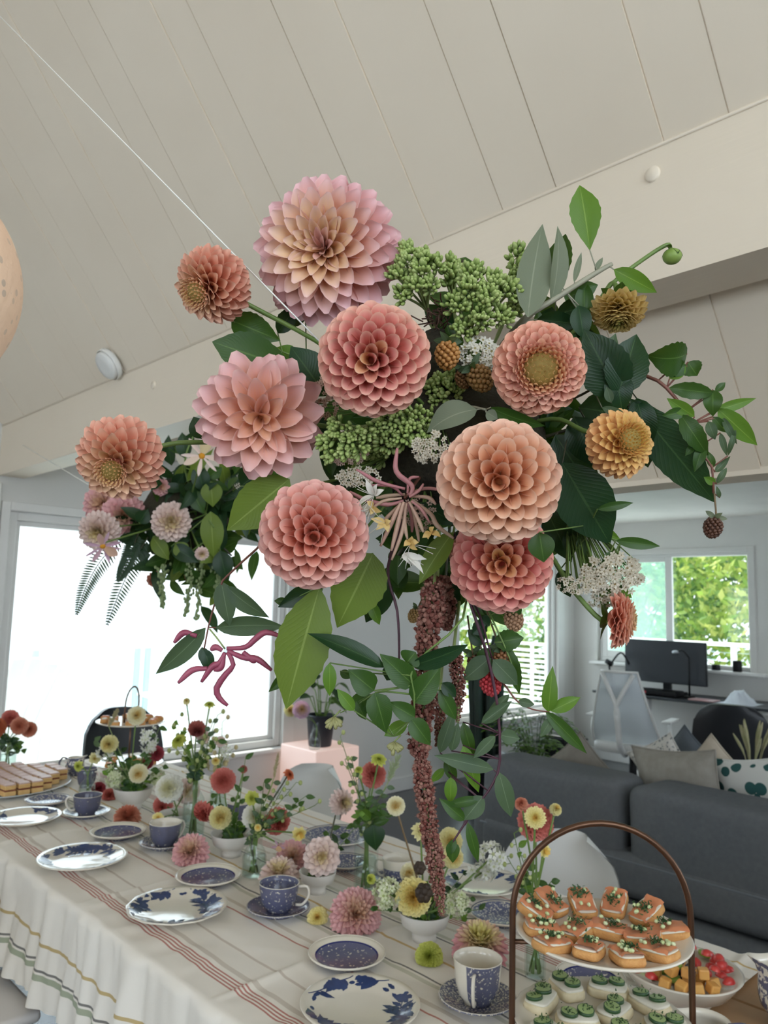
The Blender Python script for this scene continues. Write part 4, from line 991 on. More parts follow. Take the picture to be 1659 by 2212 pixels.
m_navy = print_mat('navy_print', ink='#141c42', rin=0, rout=1.2, scale=105, thr=.44, ring=False)
m_ink = mat('blue_ink', '#1c2d58', '#2f4676', 40, .18, coat=.3)
def plate_profile(R):
    return [(.0001, .003), (.46*R, .003), (.47*R, 0), (.51*R, 0), (.53*R, .004), (.62*R, .006), (.93*R, .0175), (R, .0215), (R*1.003, .0232), (R*.992, .0245), (.90*R, .0205), (.66*R, .0100), (.56*R, .0075), (.0001, .0072)]
def plate_z(r, R):
    P = [(0, .0072), (.56*R, .0075), (.66*R, .0100), (.90*R, .0205), (.992*R, .0245)]
    for (a, b), (c, d) in zip(P[:-1], P[1:]):
        if a <= r <= c: return b+(d-b)*(r-a)/(c-a)
    return .0245
def lathe_k(mb, prof, n=64, R=1, wob=None, M=None):
    v0 = mb.n; mb.lathe(prof, n, M, wob); mb.hask = True
    for i, (r, z) in enumerate(prof):
        for j in range(n): mb.k[v0+i*n+j] = (r/R, j/n, 0)
    return mb
def leaf_print(mb, R, seed, n_br=7):
    """printed sprays of leaves and blossoms lying on the glaze"""
    r = random.Random(seed)
    def put(x, y): d = sqrt(x*x+y*y); return Vector((x, y, plate_z(min(d, .97*R), R)+.0004))
    def blade(cx, cy, a, L, w):
        N = 7; pts = []
        for i in range(N): u = i/(N-1); h = w*sin(pi*u**.8)**.8*(1+.2*sin(u*20)) ; x = cx+cos(a)*L*u; y = cy+sin(a)*L*u; pts.append((x-sin(a)*h, y+cos(a)*h, x+sin(a)*h, y-cos(a)*h))
        v = []; 
        for p in pts: v += [put(p[0], p[1]), put(p[2], p[3])]
        if max(sqrt(q.x**2+q.y**2) for q in v) > .965*R: return
        mb.add(v, [(2*i, 2*i+1, 2*i+3, 2*i+2) for i in range(N-1)])
    for b in range(n_br):
        a0 = 2*pi*b/n_br+r.uniform(-.3, .3); x, y = .93*R*cos(a0), .93*R*sin(a0); a = a0+pi+r.uniform(.5, 1.1)*(1 if b % 2 else -1); path = [(x, y)]
        for s in range(13):
            a += r.uniform(-.05, .22)*(1 if b % 2 else -1); x += cos(a)*.085*R; y += sin(a)*.085*R
            if sqrt(x*x+y*y) > .93*R: break
            path.append((x, y))
            if s > 0:
                for sd in (-1, 1):
                    if r.random() < .85: blade(x, y, a+sd*r.uniform(.6, 1.2), R*r.uniform(.18, .36), R*r.uniform(.035, .08))
        for (p, q) in zip(path[:-1], path[1:]):
            d = Vector((q[0]-p[0], q[1]-p[1], 0)).normalized(); nx, ny = -d.y*.010*R, d.x*.010*R
            mb.add([put(p[0]+nx, p[1]+ny), put(p[0]-nx, p[1]-ny), put(q[0]-nx, q[1]-ny), put(q[0]+nx, q[1]+ny)], [(0, 1, 2, 3)])
        x, y = path[-1]
        for i in range(8): blade(x, y, i*pi/4+r.uniform(-.2, .2), R*r.uniform(.10, .2), R*.05)
    for i in range(26):
        a = r.uniform(0, 6.28); d = r.uniform(.72, .9)*R; blade(d*cos(a), d*sin(a), a+r.uniform(1.2, 1.9), R*r.uniform(.1, .22), R*.035)
def plate(label, px, py, R, kind, group, z=TOP, scallop=0, seed=0, rz=0):
    c = onz(px, py, z+.018); o = thing('dinner_plate' if R > .11 else 'side_plate', label, 'plate', (c.x, c.y, z), rz, group)
    mb = MB(); wob = (lambda w: .012*cos(12*w)) if scallop == 12 else (lambda w: .016*abs(cos(8*w))) if scallop else None
    lathe_k(mb, plate_profile(R), 72, R, wob)
    mb.build('plate', {'leaf': m_china, 'blue': m_bluesm, 'pale': m_bluepale}[kind], o)
    if kind == 'leaf':
        mb = MB(); leaf_print(mb, R, seed); mb.build('printed_leaves', m_ink, o, smooth=False)
    else: MB().tube([(R*.985*cos(i*pi/30), R*.985*sin(i*pi/30), .0243) for i in range(61)], .0009, 5).build('rim_line', m_china if kind == 'blue' else m_ink, o)
    return o
GP = 'plates laid along the table'
plate('leaf-printed dinner plate beside the cake tray', 52, 1765, .119, 'leaf', GP, seed=1)
plate('small navy-rimmed plate behind the leaf plate near the cakes', 102, 1728, .080, 'pale', GP)
plate('small navy plate with cream rim, between the two blue cups', 255, 1796, .089, 'blue', GP)
plate('glossy leaf-printed dinner plate on the red stripe, farther from the stand', 178, 1852, .125, 'leaf', GP, seed=4, rz=.7)
plate('small navy plate with cream rim beside the loose pink dahlia and footed bowl', 450, 1892, .089, 'blue', GP)
plate('cream scalloped dinner plate with blue leaf sprays on the red stripes', 383, 1958, .122, 'leaf', GP, scallop=12, seed=9, rz=2.0)
plate('small navy plate with cream rim beside the yellow-green dahlia head', 749, 2061, .084, 'blue', GP)
plate('large cream plate printed with big blue leaves and blossoms', 778, 2170, .114, 'leaf', GP, seed=14, rz=1.2)
plate('scalloped cream plate with blue sprigs in front of the white chair', 1043, 1905, .112, 'leaf', GP, scallop=1, seed=21)
plate('pale blue printed side plate behind the arched stand', 1085, 1975, .078, 'pale', GP, scallop=1)
plate('dark blue printed dinner plate beside the tall square vase', 728, 1806, .112, 'pale', GP)
plate('small blue printed plate beside the blush dahlia bowl', 745, 1862, .068, 'pale', GP)
plate('navy side plate half hidden behind the cucumber toasts', 1276, 2113, .072, 'blue', GP)

def cup(label, px, py, R, h, out, inn, ha, saucer, slabel, sR=.078, smat=None):
    """px,py = where the foot of the cup meets the saucer"""
    z = TOP; c = onz(px, py, z+.012)
    if saucer:
        s = thing('saucer', slabel, 'saucer', (c.x, c.y, z), group='saucers under the cups'); mb = MB(); lathe_k(mb, [(.0001, .003), (.45*sR, .003), (.46*sR, 0), (.52*sR, 0), (.54*sR, .004), (.9*sR, .015), (sR, .018), (sR, .020), (.97*sR, .0205), (.85*sR, .016), (.55*sR, .0085), (.50*sR, .0075), (.0001, .0075)], 56, sR); mb.build('saucer', smat or out, s)
        MB().tube([(sR*.985*cos(i*pi/24), sR*.985*sin(i*pi/24), .0204) for i in range(49)], .0008, 5).build('rim_line', m_china, s)
        z += .0078
    o = thing('teacup', label, 'cup', (c.x, c.y, z), group='blue and white teacups')
    prof = [(.0001, .004), (.50*R, .004), (.52*R, 0), (.58*R, 0), (.60*R, .006), (.78*R, .016), (.90*R, .45*h), (.97*R, .85*h), (R, h)]
    mb = MB(); lathe_k(mb, prof, 48, R); mb.build('cup_wall', out, o)
    mb = MB(); lathe_k(mb, [(R, h), (R*.985, h*1.008), (.955*R, h), (.90*R, .84*h), (.84*R, .45*h), (.70*R, .022), (.40*R, .010), (.0001, .009)], 48, R); mb.build('cup_lining', inn, o)
    MB().tube([(R*.985*cos(i*pi/20), R*.985*sin(i*pi/20), h*1.004) for i in range(41)], .0011, 5).build('rim_line', m_china, o)
    a = ha; d = Vector((cos(a), sin(a), 0))
    MB().tube(bez([d*R*.95+Vector((0, 0, h*.85)), d*R*1.38+Vector((0, 0, h*.86)), d*R*1.48+Vector((0, 0, h*.55)), d*R*1.2+Vector((0, 0, h*.22)), d*R*.84+Vector((0, 0, h*.20))], 16), [.0035]*17, 8).build('handle', m_china, o)
    return o
def ang(dx, dy): v = _r0*dx-_f0*dy; return atan2(v.y, v.x)     # picture direction -> heading on the table
cup('navy cup with navy lining and white rim on its saucer, near the cake tray', 187, 1756, .049, .066, m_navy, m_navy, ang(-1, .1), 1, 'blue printed saucer under the navy-lined cup', .08, m_bluepale)
cup('cream-lined cup with a navy printed band, beside the glass bottle', 355, 1822, .050, .068, m_navy, m_china, ang(.6, -.8), 1, 'blue floral saucer under the cream-lined cup by the glass bottle', .078, m_speck)
cup('blue toile teacup printed inside and out, beside the blush dahlia bowl', 601, 1962, .0505, .066, m_toile, m_toile, ang(1, -.05), 1, 'blue toile saucer under the toile cup', .079, m_toile)
# breakfast cup: cream, with a printed panel
c4 = cup('large cream cup with blue printed side and white handle, by the arched stand', 1031, 2158, .048, .080, print_mat('panel_print', ink='#1c2a58', rin=0, rout=1.2, scale=150, thr=.52, ring=False, panel=-.5), m_china, ang(-.25, 1), 1, 'blue chintz saucer under the large cream cup', .076, m_speck)
cup('pale blue printed cup behind the tall-stemmed cream pompon', 858, 1900, .043, .062, m_bluepale, m_china, ang(-1, -.2), 1, 'pale blue saucer behind the yellow bowl of flowers', .07, m_bluepale)
cup('small dark blue cup among the stems behind the coral dahlia', 515, 1760, .043, .055, m_navy, m_china, ang(1, .3), 0, '')
cup('dark mug standing behind the little bottle of yellow blooms', 186, 1694, .04, .075, m_navy, m_navy, ang(1, .3), 0, '')

def jug(name, label, c, R, h, m, ha, spout):
    o = thing(name, label, 'jug', c, ha)
    prof = [(.0001, .004), (.55*R, .004), (.58*R, 0), (.64*R, 0), (.66*R, .008), (.95*R, .28*h), (R, .45*h), (.82*R, .75*h), (.74*R, .88*h), (.84*R, h)]
    def shape(mb, pr, M=None):
        v0 = mb.n; lathe_k(mb, pr, 48, R)
        for i, (r_, z_) in enumerate(pr):
            for j in range(48):
                w = 2*pi*j/48; q = max(0, cos(w-pi))**6*max(0, (z_/h-.62)/.38); x, y, z = mb.v[v0+i*48+j]; mb.v[v0+i*48+j] = (x-spout*q*R, y*(1-.35*q), z+.10*h*q)
    mb = MB(); shape(mb, prof); mb.build('body', m, o)
    mb = MB(); shape(mb, [(.84*R, h), (.81*R, h*1.005), (.70*R, .88*h), (.78*R, .7*h), (.9*R, .4*h), (.6*R, .03*h), (.0001, .02*h)]); mb.build('lining', m_china, o)
    MB().tube(bez([(.74*R, 0, .9*h), (1.25*R, 0, 1.0*h), (1.6*R, 0, .7*h), (1.45*R, 0, .38*h), (.98*R, 0, .30*h)], 18), .06*R+.002, 10).build('handle', m, o)
    return o
m_floral = print_mat('bold_floral', ink='#1a2248', rin=0, rout=1.2, scale=60, thr=.58, ring=False)
c = onz(1655, 2215, TOP); jug('milk_jug', 'tall cream jug with bold navy flowers at the table edge', (c.x+.045, c.y-.035, TOP), .062, .108, m_floral, ang(1, .2), .5)
c = onz(1525, 2268, TOP); jug('creamer', 'low navy-edged cream boat jug beside the cucumber toasts', (c.x, c.y, TOP), .052, .050, m_navy, ang(1, .3), .9)
c = onz(160, 1674, TOP); jug('small_jug', 'little blue patterned jug between the cakes and the yellow blooms', (c.x, c.y, TOP), .04, .075, m_floral, ang(-1, .2), .4)

# ================================================================== arched two-tier stand with toasts
m_copper = mat('aged_copper', '#5e4536', '#6f5342', 12, .35, metal=.85)
ST = 1.25; pc = at(1300, 2022, ST); zt = pc.z; zl = at(1300, 2203, ST).z; zarch = at(1300, 1786, ST).z; AR = mm(193, ST)
hd = atan2(_r0.y, _r0.x)
st = thing('tiered_stand', 'arched copper two-tier stand holding plates of open toasts', 'cake stand', (pc.x, pc.y, TOP), hd)
z0 = zarch-AR-TOP
arch = [(-AR, 0, .004), (-AR, 0, (z0)*.5), (-AR, 0, z0)]+[(-AR*cos(i*pi/24), 0, z0+AR*sin(i*pi/24)) for i in range(1, 24)]+[(AR, 0, z0), (AR, 0, z0*.5), (AR, 0, .004)]
MB().tube(arch, .0052, 10).build('arch', m_copper, st)
PR = mm(186, ST)
for zz, nm in ((zt-TOP-.012, 'ring'), (zl-TOP-.012, 'ring')):
    MB().tube([(.62*PR*cos(i*pi/24), .62*PR*sin(i*pi/24), zz) for i in range(49)], .004, 8).build('plate_ring', m_copper, st)
    for s in (-1, 1): MB().tube([(s*AR, 0, zz), (s*.62*PR, 0, zz)], .004, 8).build('ring_arm', m_copper, st)
for s in (-1, 1): MB().tube([(s*AR, -.07, .004), (s*AR, .07, .004)], .0045, 8).build('foot', m_copper, st)
def stand_plate(label, z, scallop):
    o = thing('serving_plate', label, 'plate', (pc.x, pc.y, z-.004), group='plates on the arched stand')
    mb = MB(); R = PR; lathe_k(mb, [(.0001, -.004), (.58*R, -.004), (.93*R, .006), (R, .011), (R*1.004, .013), (R*.99, .0145), (.9*R, .010), (.6*R, .0005), (.0001, .0)], 72, R, (lambda w: .014*abs(cos(9*w))) if scallop else None); mb.build('plate', m_china, o); return o
stand_plate('cream plate of salmon toasts on the upper tier', zt, 0)
stand_plate('scalloped cream plate of cucumber toasts on the lower tier', zl, 1)
m_bread = mat('toast_bread', '#c98e52', '#dca868', 60, .8, bump=.4); m_crumb = mat('bread_crumb', '#e6d9b8', '#dccba4', 80, .9)
m_salm = mat('smoked_salmon', '#e39a72', '#d98558', 30, .35, trans=.15); m_dill = mat('dill_green', '#2e4a26', '#3f6230', 60, .7); m_onion = mat('spring_onion', '#bfcf8a', '#dfe6c2', 60, .5); m_cream = mat('cream_cheese', '#e6e0cf', '#dcd5c2', 40, .7)
def toast_base(mb, lx, ly, h, z=0, seed=0):
    n = 20; v = []; 
    for zz, s in ((0, .94), (h*.3, 1), (h*.75, 1), (h, .95)):
        for i in range(n): w = 2*pi*i/n; q = s*(1+.05*mnoise.noise(Vector((cos(w)*2, sin(w)*2, seed)))); v.append((lx/2*math.copysign(abs(cos(w))**.5, cos(w))*q, ly/2*math.copysign(abs(sin(w))**.5, sin(w))*q, z+zz))
    f = [(i*n+j, i*n+(j+1) % n, (i+1)*n+(j+1) % n, (i+1)*n+j) for i in range(3) for j in range(n)]+[tuple(range(n-1, -1, -1)), tuple(3*n+j for j in range(n))]
    mb.add(v, f)
def herb(mb, c, s, n, seed):
    r = random.Random(seed)
    for i in range(n):
        p = Vector(c)+Vector((r.gauss(0, s), r.gauss(0, s), abs(r.gauss(0, s*.35)))); d = Vector((r.uniform(-1, 1), r.uniform(-1, 1), r.uniform(.1, .9))).normalized()*s*r.uniform(.5, 1.0); q = d.cross(Vector((0, 0, 1))).normalized()*s*.26
        mb.add([p-q, p+q, p+d+q*.4, p+d-q*.4], [(0, 1, 2, 3)])
def relax(P, rad, C, Rmax, it=200, avoid=()):
    """push the pieces apart until none overlaps its neighbour, staying inside the dish"""
    P = [Vector(p) for p in P]
    for _ in range(it):
        for i in range(len(P)):
            for j in range(i+1, len(P)):
                d = P[j]-P[i]; d.z = 0; L = d.length or 1e-6; m = rad[i]+rad[j]-L
                if m > 0: q = d*(m*.5/L); P[i] -= q; P[j] += q
            for a, ra in avoid:
                d = P[i]-Vector(a); d.z = 0; L = d.length or 1e-6
                if L < ra+rad[i]: P[i] += d*((ra+rad[i]-L)/L)
            d = P[i]-C; d.z = 0
            if d.length > Rmax-rad[i]: e = d.normalized()*(Rmax-rad[i]); P[i].x, P[i].y = C.x+e.x, C.y+e.y
    return P
def dish_z(r): return .0002+max(0, r-.6*PR)*.030
TO = [(1135, 1975, 1), (1186, 1958, 1), (1251, 1956, 1), (1327, 1957, 1), (1402, 1975, 1), (1169, 2000, 0), (1241, 2004, 0), (1323, 2004, 0), (1450, 2010, 0), (1385, 2019, 0), (1195, 2034, 0), (1262, 2046, 0), (1345, 2060, 0), (1419, 2052, 0)]
LX, LY = .060, .044; rr_ = [.0278]*len(TO); posts_ = [(pc+_r0*(s*AR), .007) for s in (-1, 1)]
TP = relax([onz(a, b, zt+.012) for a, b, k in TO], rr_, pc, PR*1.0, 600, posts_)
for i, ((px, py, bk), c) in enumerate(zip(TO, TP)):
    rr = random.Random(i); d = c-pc; d.z = 0; rad = d.length; a = atan2(d.y, d.x); tl = radians(24 if bk else 4+3*(rad > .06))
    if rad < .05: a = rr.uniform(0, 6)
    c = Vector((c.x, c.y, zt-.004+dish_z(rad+(.0 if bk else .026))+.0045+sin(tl)*LX*.5))
    o = thing('salmon_toast', 'salmon toast with dill %s the upper plate' % ('propped against the back rim of' if bk else 'lying flat on'), 'toast', c, group='salmon toasts on the upper plate')
    Rm = Matrix.Rotation(a+(pi/2 if bk == 0 and i % 3 == 0 and rad < .06 else 0), 4, 'Z') @ Matrix.Rotation(-tl, 4, 'Y')
    def b(mb, nm, m, par=o, sm=True): mb.v = [tuple(Rm @ Vector(p)) for p in mb.v]; return mb.build(nm, m, par, smooth=sm)
    mb = MB(); toast_base(mb, LX, LY, .012, -.004, i); br = b(mb, 'bread', m_bread)
    mb = MB(); toast_base(mb, LX*.93, LY*.9, .003, .008, i); b(mb, 'cream_cheese', m_cream)
    mb = MB(); sd_ = i
    mb.grid(lambda u, v: Vector(((u-.5)*LX*.92, (v-.5)*LY*.88, .0138+.0018*sin(u*9+sd_)+.0025*mnoise.noise(Vector((u*5, v*5, sd_))) - .004*max(0, abs(v-.5)*2-.8)*5)), 10, 8); b(mb, 'salmon', m_salm)
    mb = MB(); herb(mb, (rr.uniform(-.010, .010), rr.uniform(-.006, .006), .016), .0066, 60, i); b(mb, 'dill', m_dill, sm=False)
    mb = MB()
    for q in range(rr.choice([3, 5, 8])): mb.ell((rr.uniform(-.022, .022), rr.uniform(-.014, .014), .018), .0042, .0034, .0032, 6, 4)
    b(mb, 'onion_bits', m_onion)
m_cuke = mat('cucumber_flesh', '#c3d698', '#b0c87e', 60, .3, trans=.2); m_cskin = mat('cucumber_skin', '#22401f', '#2f5328', 50, .35)
CU = [((1237, 2128), [(1237, 2126), (1262, 2152)]), ((1187, 2160), [(1186, 2148), (1167, 2178), (1210, 2180)]), ((1265, 2192), [(1263, 2188), (1272, 2205)]), ((1316, 2132), [(1313, 2128), (1310, 2150)]), ((1327, 2182), [(1327, 2172), (1336, 2192)]), ((1391, 2160), [(1392, 2150), (1386, 2176)]), ((1424, 2200), [(1426, 2192), (1440, 2206)]), ((1215, 2216), [(1205, 2214), (1228, 2216)]), ((1350, 2222), [(1345, 2216), (1368, 2222)])]
CP = relax([onz(q[0][0], q[0][1], zl+.012) for q in CU], [.0362]*len(CU), Vector((pc.x, pc.y, zl)), PR*1.04, 600)
for i, ((bp_, sl_), c) in enumerate(zip(CU, CP)):
    rr = random.Random(50+i); d = c-Vector((pc.x, pc.y, zl)); d.z = 0; rad = d.length; a = atan2(d.y, d.x)+(pi/2 if i % 2 else 0); c = Vector((c.x, c.y, zl-.004+dish_z(rad+.030)+.0082))
    o = thing('cucumber_toast', 'cucumber and dill toast on the scalloped lower plate', 'toast', c, group='cucumber toasts on the lower plate'); Rm = Matrix.Rotation(a, 4, 'Z')
    mb = MB(); toast_base(mb, .070, .046, .014, -.008, i); mb.v = [tuple(Rm @ Vector(p)) for p in mb.v]; mb.build('bread', m_crumb, o)
    mb = MB(); toast_base(mb, .064, .041, .005, .006, i); mb.v = [tuple(Rm @ Vector(p)) for p in mb.v]; mb.build('cream_cheese', m_cream, o)
    n = len(sl_)
    for k in range(n):
        s_ = Rm @ Vector(((k-(n-1)/2)*(.028 if n == 2 else .020), .004*(1 if k % 2 else -1), 0)); Rk = Matrix.Translation((s_.x, s_.y, .0125+.004*(k % 2)*(n > 2))) @ Matrix.Rotation(radians(rr.uniform(-9, 9)), 4, 'X') @ Matrix.Rotation(radians(rr.uniform(-6, 6)), 4, 'Y')
        e = MB().lathe([(.0001, .0055), (.0125, .0055), (.0125, 0), (.0001, 0)], 20, Rk).build('cucumber_slice', m_cuke, o, sharp=40)
        MB().lathe([(.0125, .0056), (.0138, .005), (.0138, .0005), (.0125, 0)], 20, Rk).build('peel', m_cskin, e)
        mb = MB(); herb(mb, (0, 0, .006), .0052, 20, i*7+k); mb.v = [tuple(Rk @ Vector(p)) for p in mb.v]; mb.build('dill', m_dill, e, smooth=False)

# ================================================================== fruit bowl
fc = onz(1470, 2098, .80); fb = thing('fruit_bowl', 'shallow white bowl of cut fruit behind the arched stand', 'bowl', (fc.x, fc.y, TOP))
FR = .118
MB().lathe([(.0001, .004), (.05, .004), (.052, 0), (.058, 0), (.06, .006), (.095, .022), (FR, .052), (FR+.002, .055), (FR-.004, .055), (.098, .044), (.05, .038), (.0001, .037)], 56).build('bowl', m_china, fb)
m_straw = mat('strawberry_red', '#b3262a', '#cf4a40', 60, .35); m_strawin = mat('strawberry_flesh', '#d8665a', '#e6a090', 40, .4); m_melon = mat('melon_orange', '#e0a052', '#eab868', 20, .4, trans=.15); m_kiwi = mat('kiwi_green', '#7d9a34', '#95b048', 40, .4); m_black = mat('blackberry', '#1c1b28', '#2c2a3c', 60, .35)
def fruit(kind, c, rot, seed):
    lab = dict(strawberry='halved red strawberry in the fruit bowl', melon='orange melon cube in the fruit bowl', kiwi='green kiwi wedge in the fruit bowl', grape='dark blackberry in the fruit bowl')[kind]
    nm = dict(strawberry='strawberry_half', melon='melon_cube', kiwi='kiwi_wedge', grape='blackberry')[kind]
    o = thing(nm, lab, 'fruit', c, rot, group=nm.replace('_', ' ')+'s in the fruit bowl')
    if kind == 'strawberry':
        P = [(.0001, .0145), (.005, .013), (.0092, .006), (.0108, 0), (.0095, -.007), (.0045, -.0105), (.0001, -.011)]
        mb = MB(); n = 12; v = []; 
        for r_, z in P:
            for j in range(n+1): w = pi*j/n; v.append((r_*cos(w), r_*sin(w), z))
        mb.add(v, [(i*(n+1)+j, i*(n+1)+j+1, (i+1)*(n+1)+j+1, (i+1)*(n+1)+j) for i in range(len(P)-1) for j in range(n)]); mb.build('skin', m_straw, o)
        mb = MB(); mb.add([(r_, 0, z) for r_, z in P]+[(-r_, 0, z) for r_, z in P[::-1]], [tuple(range(2*len(P)))]); mb.build('cut_face', m_strawin, o, smooth=False)
    elif kind == 'melon': MB().rbox(-.0105, .0105, -.010, .010, -.0095, .0095, .003, 2).build('flesh', m_melon, o, smooth=False)
    elif kind == 'kiwi':
        MB().lathe([(.0001, .004), (.0145, .004), (.0155, .002), (.0155, -.002), (.0145, -.004), (.0001, -.004)], 16).build('flesh', m_kiwi, o); MB().lathe([(.0001, .0045), (.005, .0044)], 12).build('core', m_cream, o)
    else:
        mb = MB(); r = random.Random(seed)
        for i in range(30): y = 1-2*(i+.5)/30; q = sqrt(1-y*y); mb.ell((.0078*q*cos(i*GA), .0078*q*sin(i*GA), .0092*y), .0032, .0032, .0032, 6, 4)
        mb.build('drupelets', m_black, o)
r = random.Random(77)
FL = []
for px, py in ((1490, 2055), (1510, 2045), (1530, 2060), (1505, 2075), (1535, 2078), (1550, 2070), (1560, 2095), (1545, 2108), (1570, 2120), (1555, 2130), (1540, 2090), (1375, 2100), (1385, 2115), (1400, 2120), (1410, 2105), (1395, 2100), (1522, 2100), (1565, 2140)): FL.append(('strawberry', px, py))
for px, py in ((1470, 2065), (1425, 2105), (1435, 2098), (1500, 2100), (1515, 2115), (1520, 2128), (1505, 2135), (1480, 2135), (1465, 2128), (1455, 2140), (1535, 2135), (1445, 2130), (1490, 2120), (1520, 2145)): FL.append(('melon', px, py))
for px, py in ((1440, 2085), (1450, 2095), (1460, 2105), (1435, 2115), (1530, 2042)): FL.append(('kiwi', px, py))
for px, py in ((1462, 2080), (1472, 2090), (1478, 2102), (1485, 2112), (1455, 2072)): FL.append(('grape', px, py))
FRD = dict(strawberry=.0150, melon=.0150, kiwi=.0162, grape=.0128)
f0 = Vector((fc.x, fc.y, TOP)); up_ = [i for i in range(len(FL)) if i % 3 == 2]; lo_ = [i for i in range(len(FL)) if i % 3 != 2]; SPOT = {}
for lay, ids, Rm_ in ((0, lo_, .104), (1, up_, .085)):
    for i, p in zip(ids, relax([onz(FL[i][1], FL[i][2], TOP+.055+.022*lay) for i in ids], [FRD[FL[i][0]] for i in ids], f0, Rm_+.008, 500)):
        q = sqrt((p.x-f0.x)**2+(p.y-f0.y)**2); SPOT[i] = Vector((p.x, p.y, TOP+.0375+max(0, q-.05)*.16+.0115+(.0225 if lay else 0)))
for i, (k, px, py) in enumerate(FL):
    tilt = .35 if k in ('melon', 'grape') else .5
    fruit(k, SPOT[i], (pi/2+r.uniform(-.35, .35) if k == 'strawberry' else r.uniform(-tilt, tilt), r.uniform(-tilt, tilt)*.5, r.uniform(0, 6.28)), i)

# ================================================================== cake tray and far stand
tc_ = onz(8, 1692, TOP+.012); tr_ = thing('cake_tray', 'round pale tray of layered cake squares at the table edge', 'tray', (tc_.x, tc_.y, TOP))
TR = .255
mb = MB(); mb.lathe([(.0001, .002), (.5*TR, .002), (.52*TR, 0), (.58*TR, 0), (.9*TR, .006), (TR, .014), (TR*1.003, .016), (.98*TR, .0165), (.88*TR, .010), (.55*TR, .0045), (.0001, .0045)], 64); mb.build('tray', mat('tray_glaze', '#cfd3d3', '#c5caca', 6, .15, coat=.3), tr_)
m_sponge = mat('sponge', '#d3a868', '#e0bb80', 50, .85, bump=.3); m_jam = mat('jam', '#6e2a24', '#8a3a30', 40, .4); m_icing = mat('pink_icing', '#d8c0b8', '#c99f90', 25, .5)
r = random.Random(3); CS = .044
for i in range(-5, 6):
    for j in range(-5, 6):
        x, y = i*.0515+r.uniform(-.0015, .0015), j*.0515+r.uniform(-.0015, .0015)
        rq = sqrt(x*x+y*y)
        if rq > .218: continue
        P = Vector((tc_.x+x, tc_.y+y, TOP+.0046+max(0, rq+.026-.55*TR)*.055)); q = (P-CAM); px = 829.5+FPX*q.dot(RGT)/q.dot(FWD)
        if px < -30: continue
        o = thing('cake_square', 'jam-layered sponge cake square with pink icing on the round tray', 'cake', P, r.uniform(-.08, .08), 'cake squares on the round tray')
        h = CS/2
        MB().rbox(-h, h, -h, h, 0, .020, .003, 1).build('sponge', m_sponge, o, smooth=False); MB().rbox(-h*.98, h*.98, -h*.98, h*.98, .0195, .0245, .0015, 1).build('jam', m_jam, o, smooth=False)
        MB().rbox(-h, h, -h, h, .024, .041, .003, 1).build('sponge', m_sponge, o, smooth=False); MB().rbox(-h*.97, h*.97, -h*.97, h*.97, .040, .0455, .002, 1).build('icing', m_icing, o, smooth=False)
fp_ = ony(283, 1560, 3.26); fz = fp_.z; fs = thing('wire_stand', 'two-tier stand with a wire loop handle in front of the black chair', 'cake stand', (fp_.x, 3.26, TOP))
lz_ = ony(285, 1648, 3.26).z; tz_ = ony(288, 1484, 3.26).z
MB().tube([(0, 0, .0), (0, 0, tz_-TOP-.10)], .004, 8).build('rod', m_copper, fs)
MB().tube(bez([(-.032, 0, fz-TOP), (-.030, 0, tz_-TOP-.06), (-.012, 0, tz_-TOP-.01), (.012, 0, tz_-TOP), (.030, 0, tz_-TOP-.04), (.032, 0, fz-TOP)], 20), .004, 8).build('handle', m_copper, fs)
MB().lathe([(.0001, .012), (.03, .010), (.06, .004), (.062, 0)], 28).build('foot', m_copper, fs)
for zz, lab in ((fz, 'upper'), (lz_, 'lower')):
    o = thing('stand_plate', 'small white plate of pastries on the %s tier of the wire stand' % lab, 'plate', (fp_.x, 3.26, zz-.01), group='plates on the wire stand')
    MB().lathe([(.005, 0), (.085, 0), (.135, .008), (.148, .014), (.148, .017), (.13, .013), (.08, .005), (.005, .005)], 48).build('plate', m_china, o)
    for k in range(15 if lab == 'upper' else 9):
        a = k*GA; d = .060+.066*sqrt(k/15); o = thing('pastry', 'small brown pastry on the %s plate of the wire stand' % lab, 'pastry', (fp_.x+d*cos(a), 3.26+d*sin(a), zz-.003+.004*(d > .1)), r.uniform(0, 3), 'pastries on the wire stand')
        mb = MB(); toast_base(mb, .042, .028, .016, 0, k); mb.build('crust', m_bread, o); mb = MB(); toast_base(mb, .03, .018, .005, .0155, k); mb.build('filling', m_salm if k % 3 else m_cream, o)
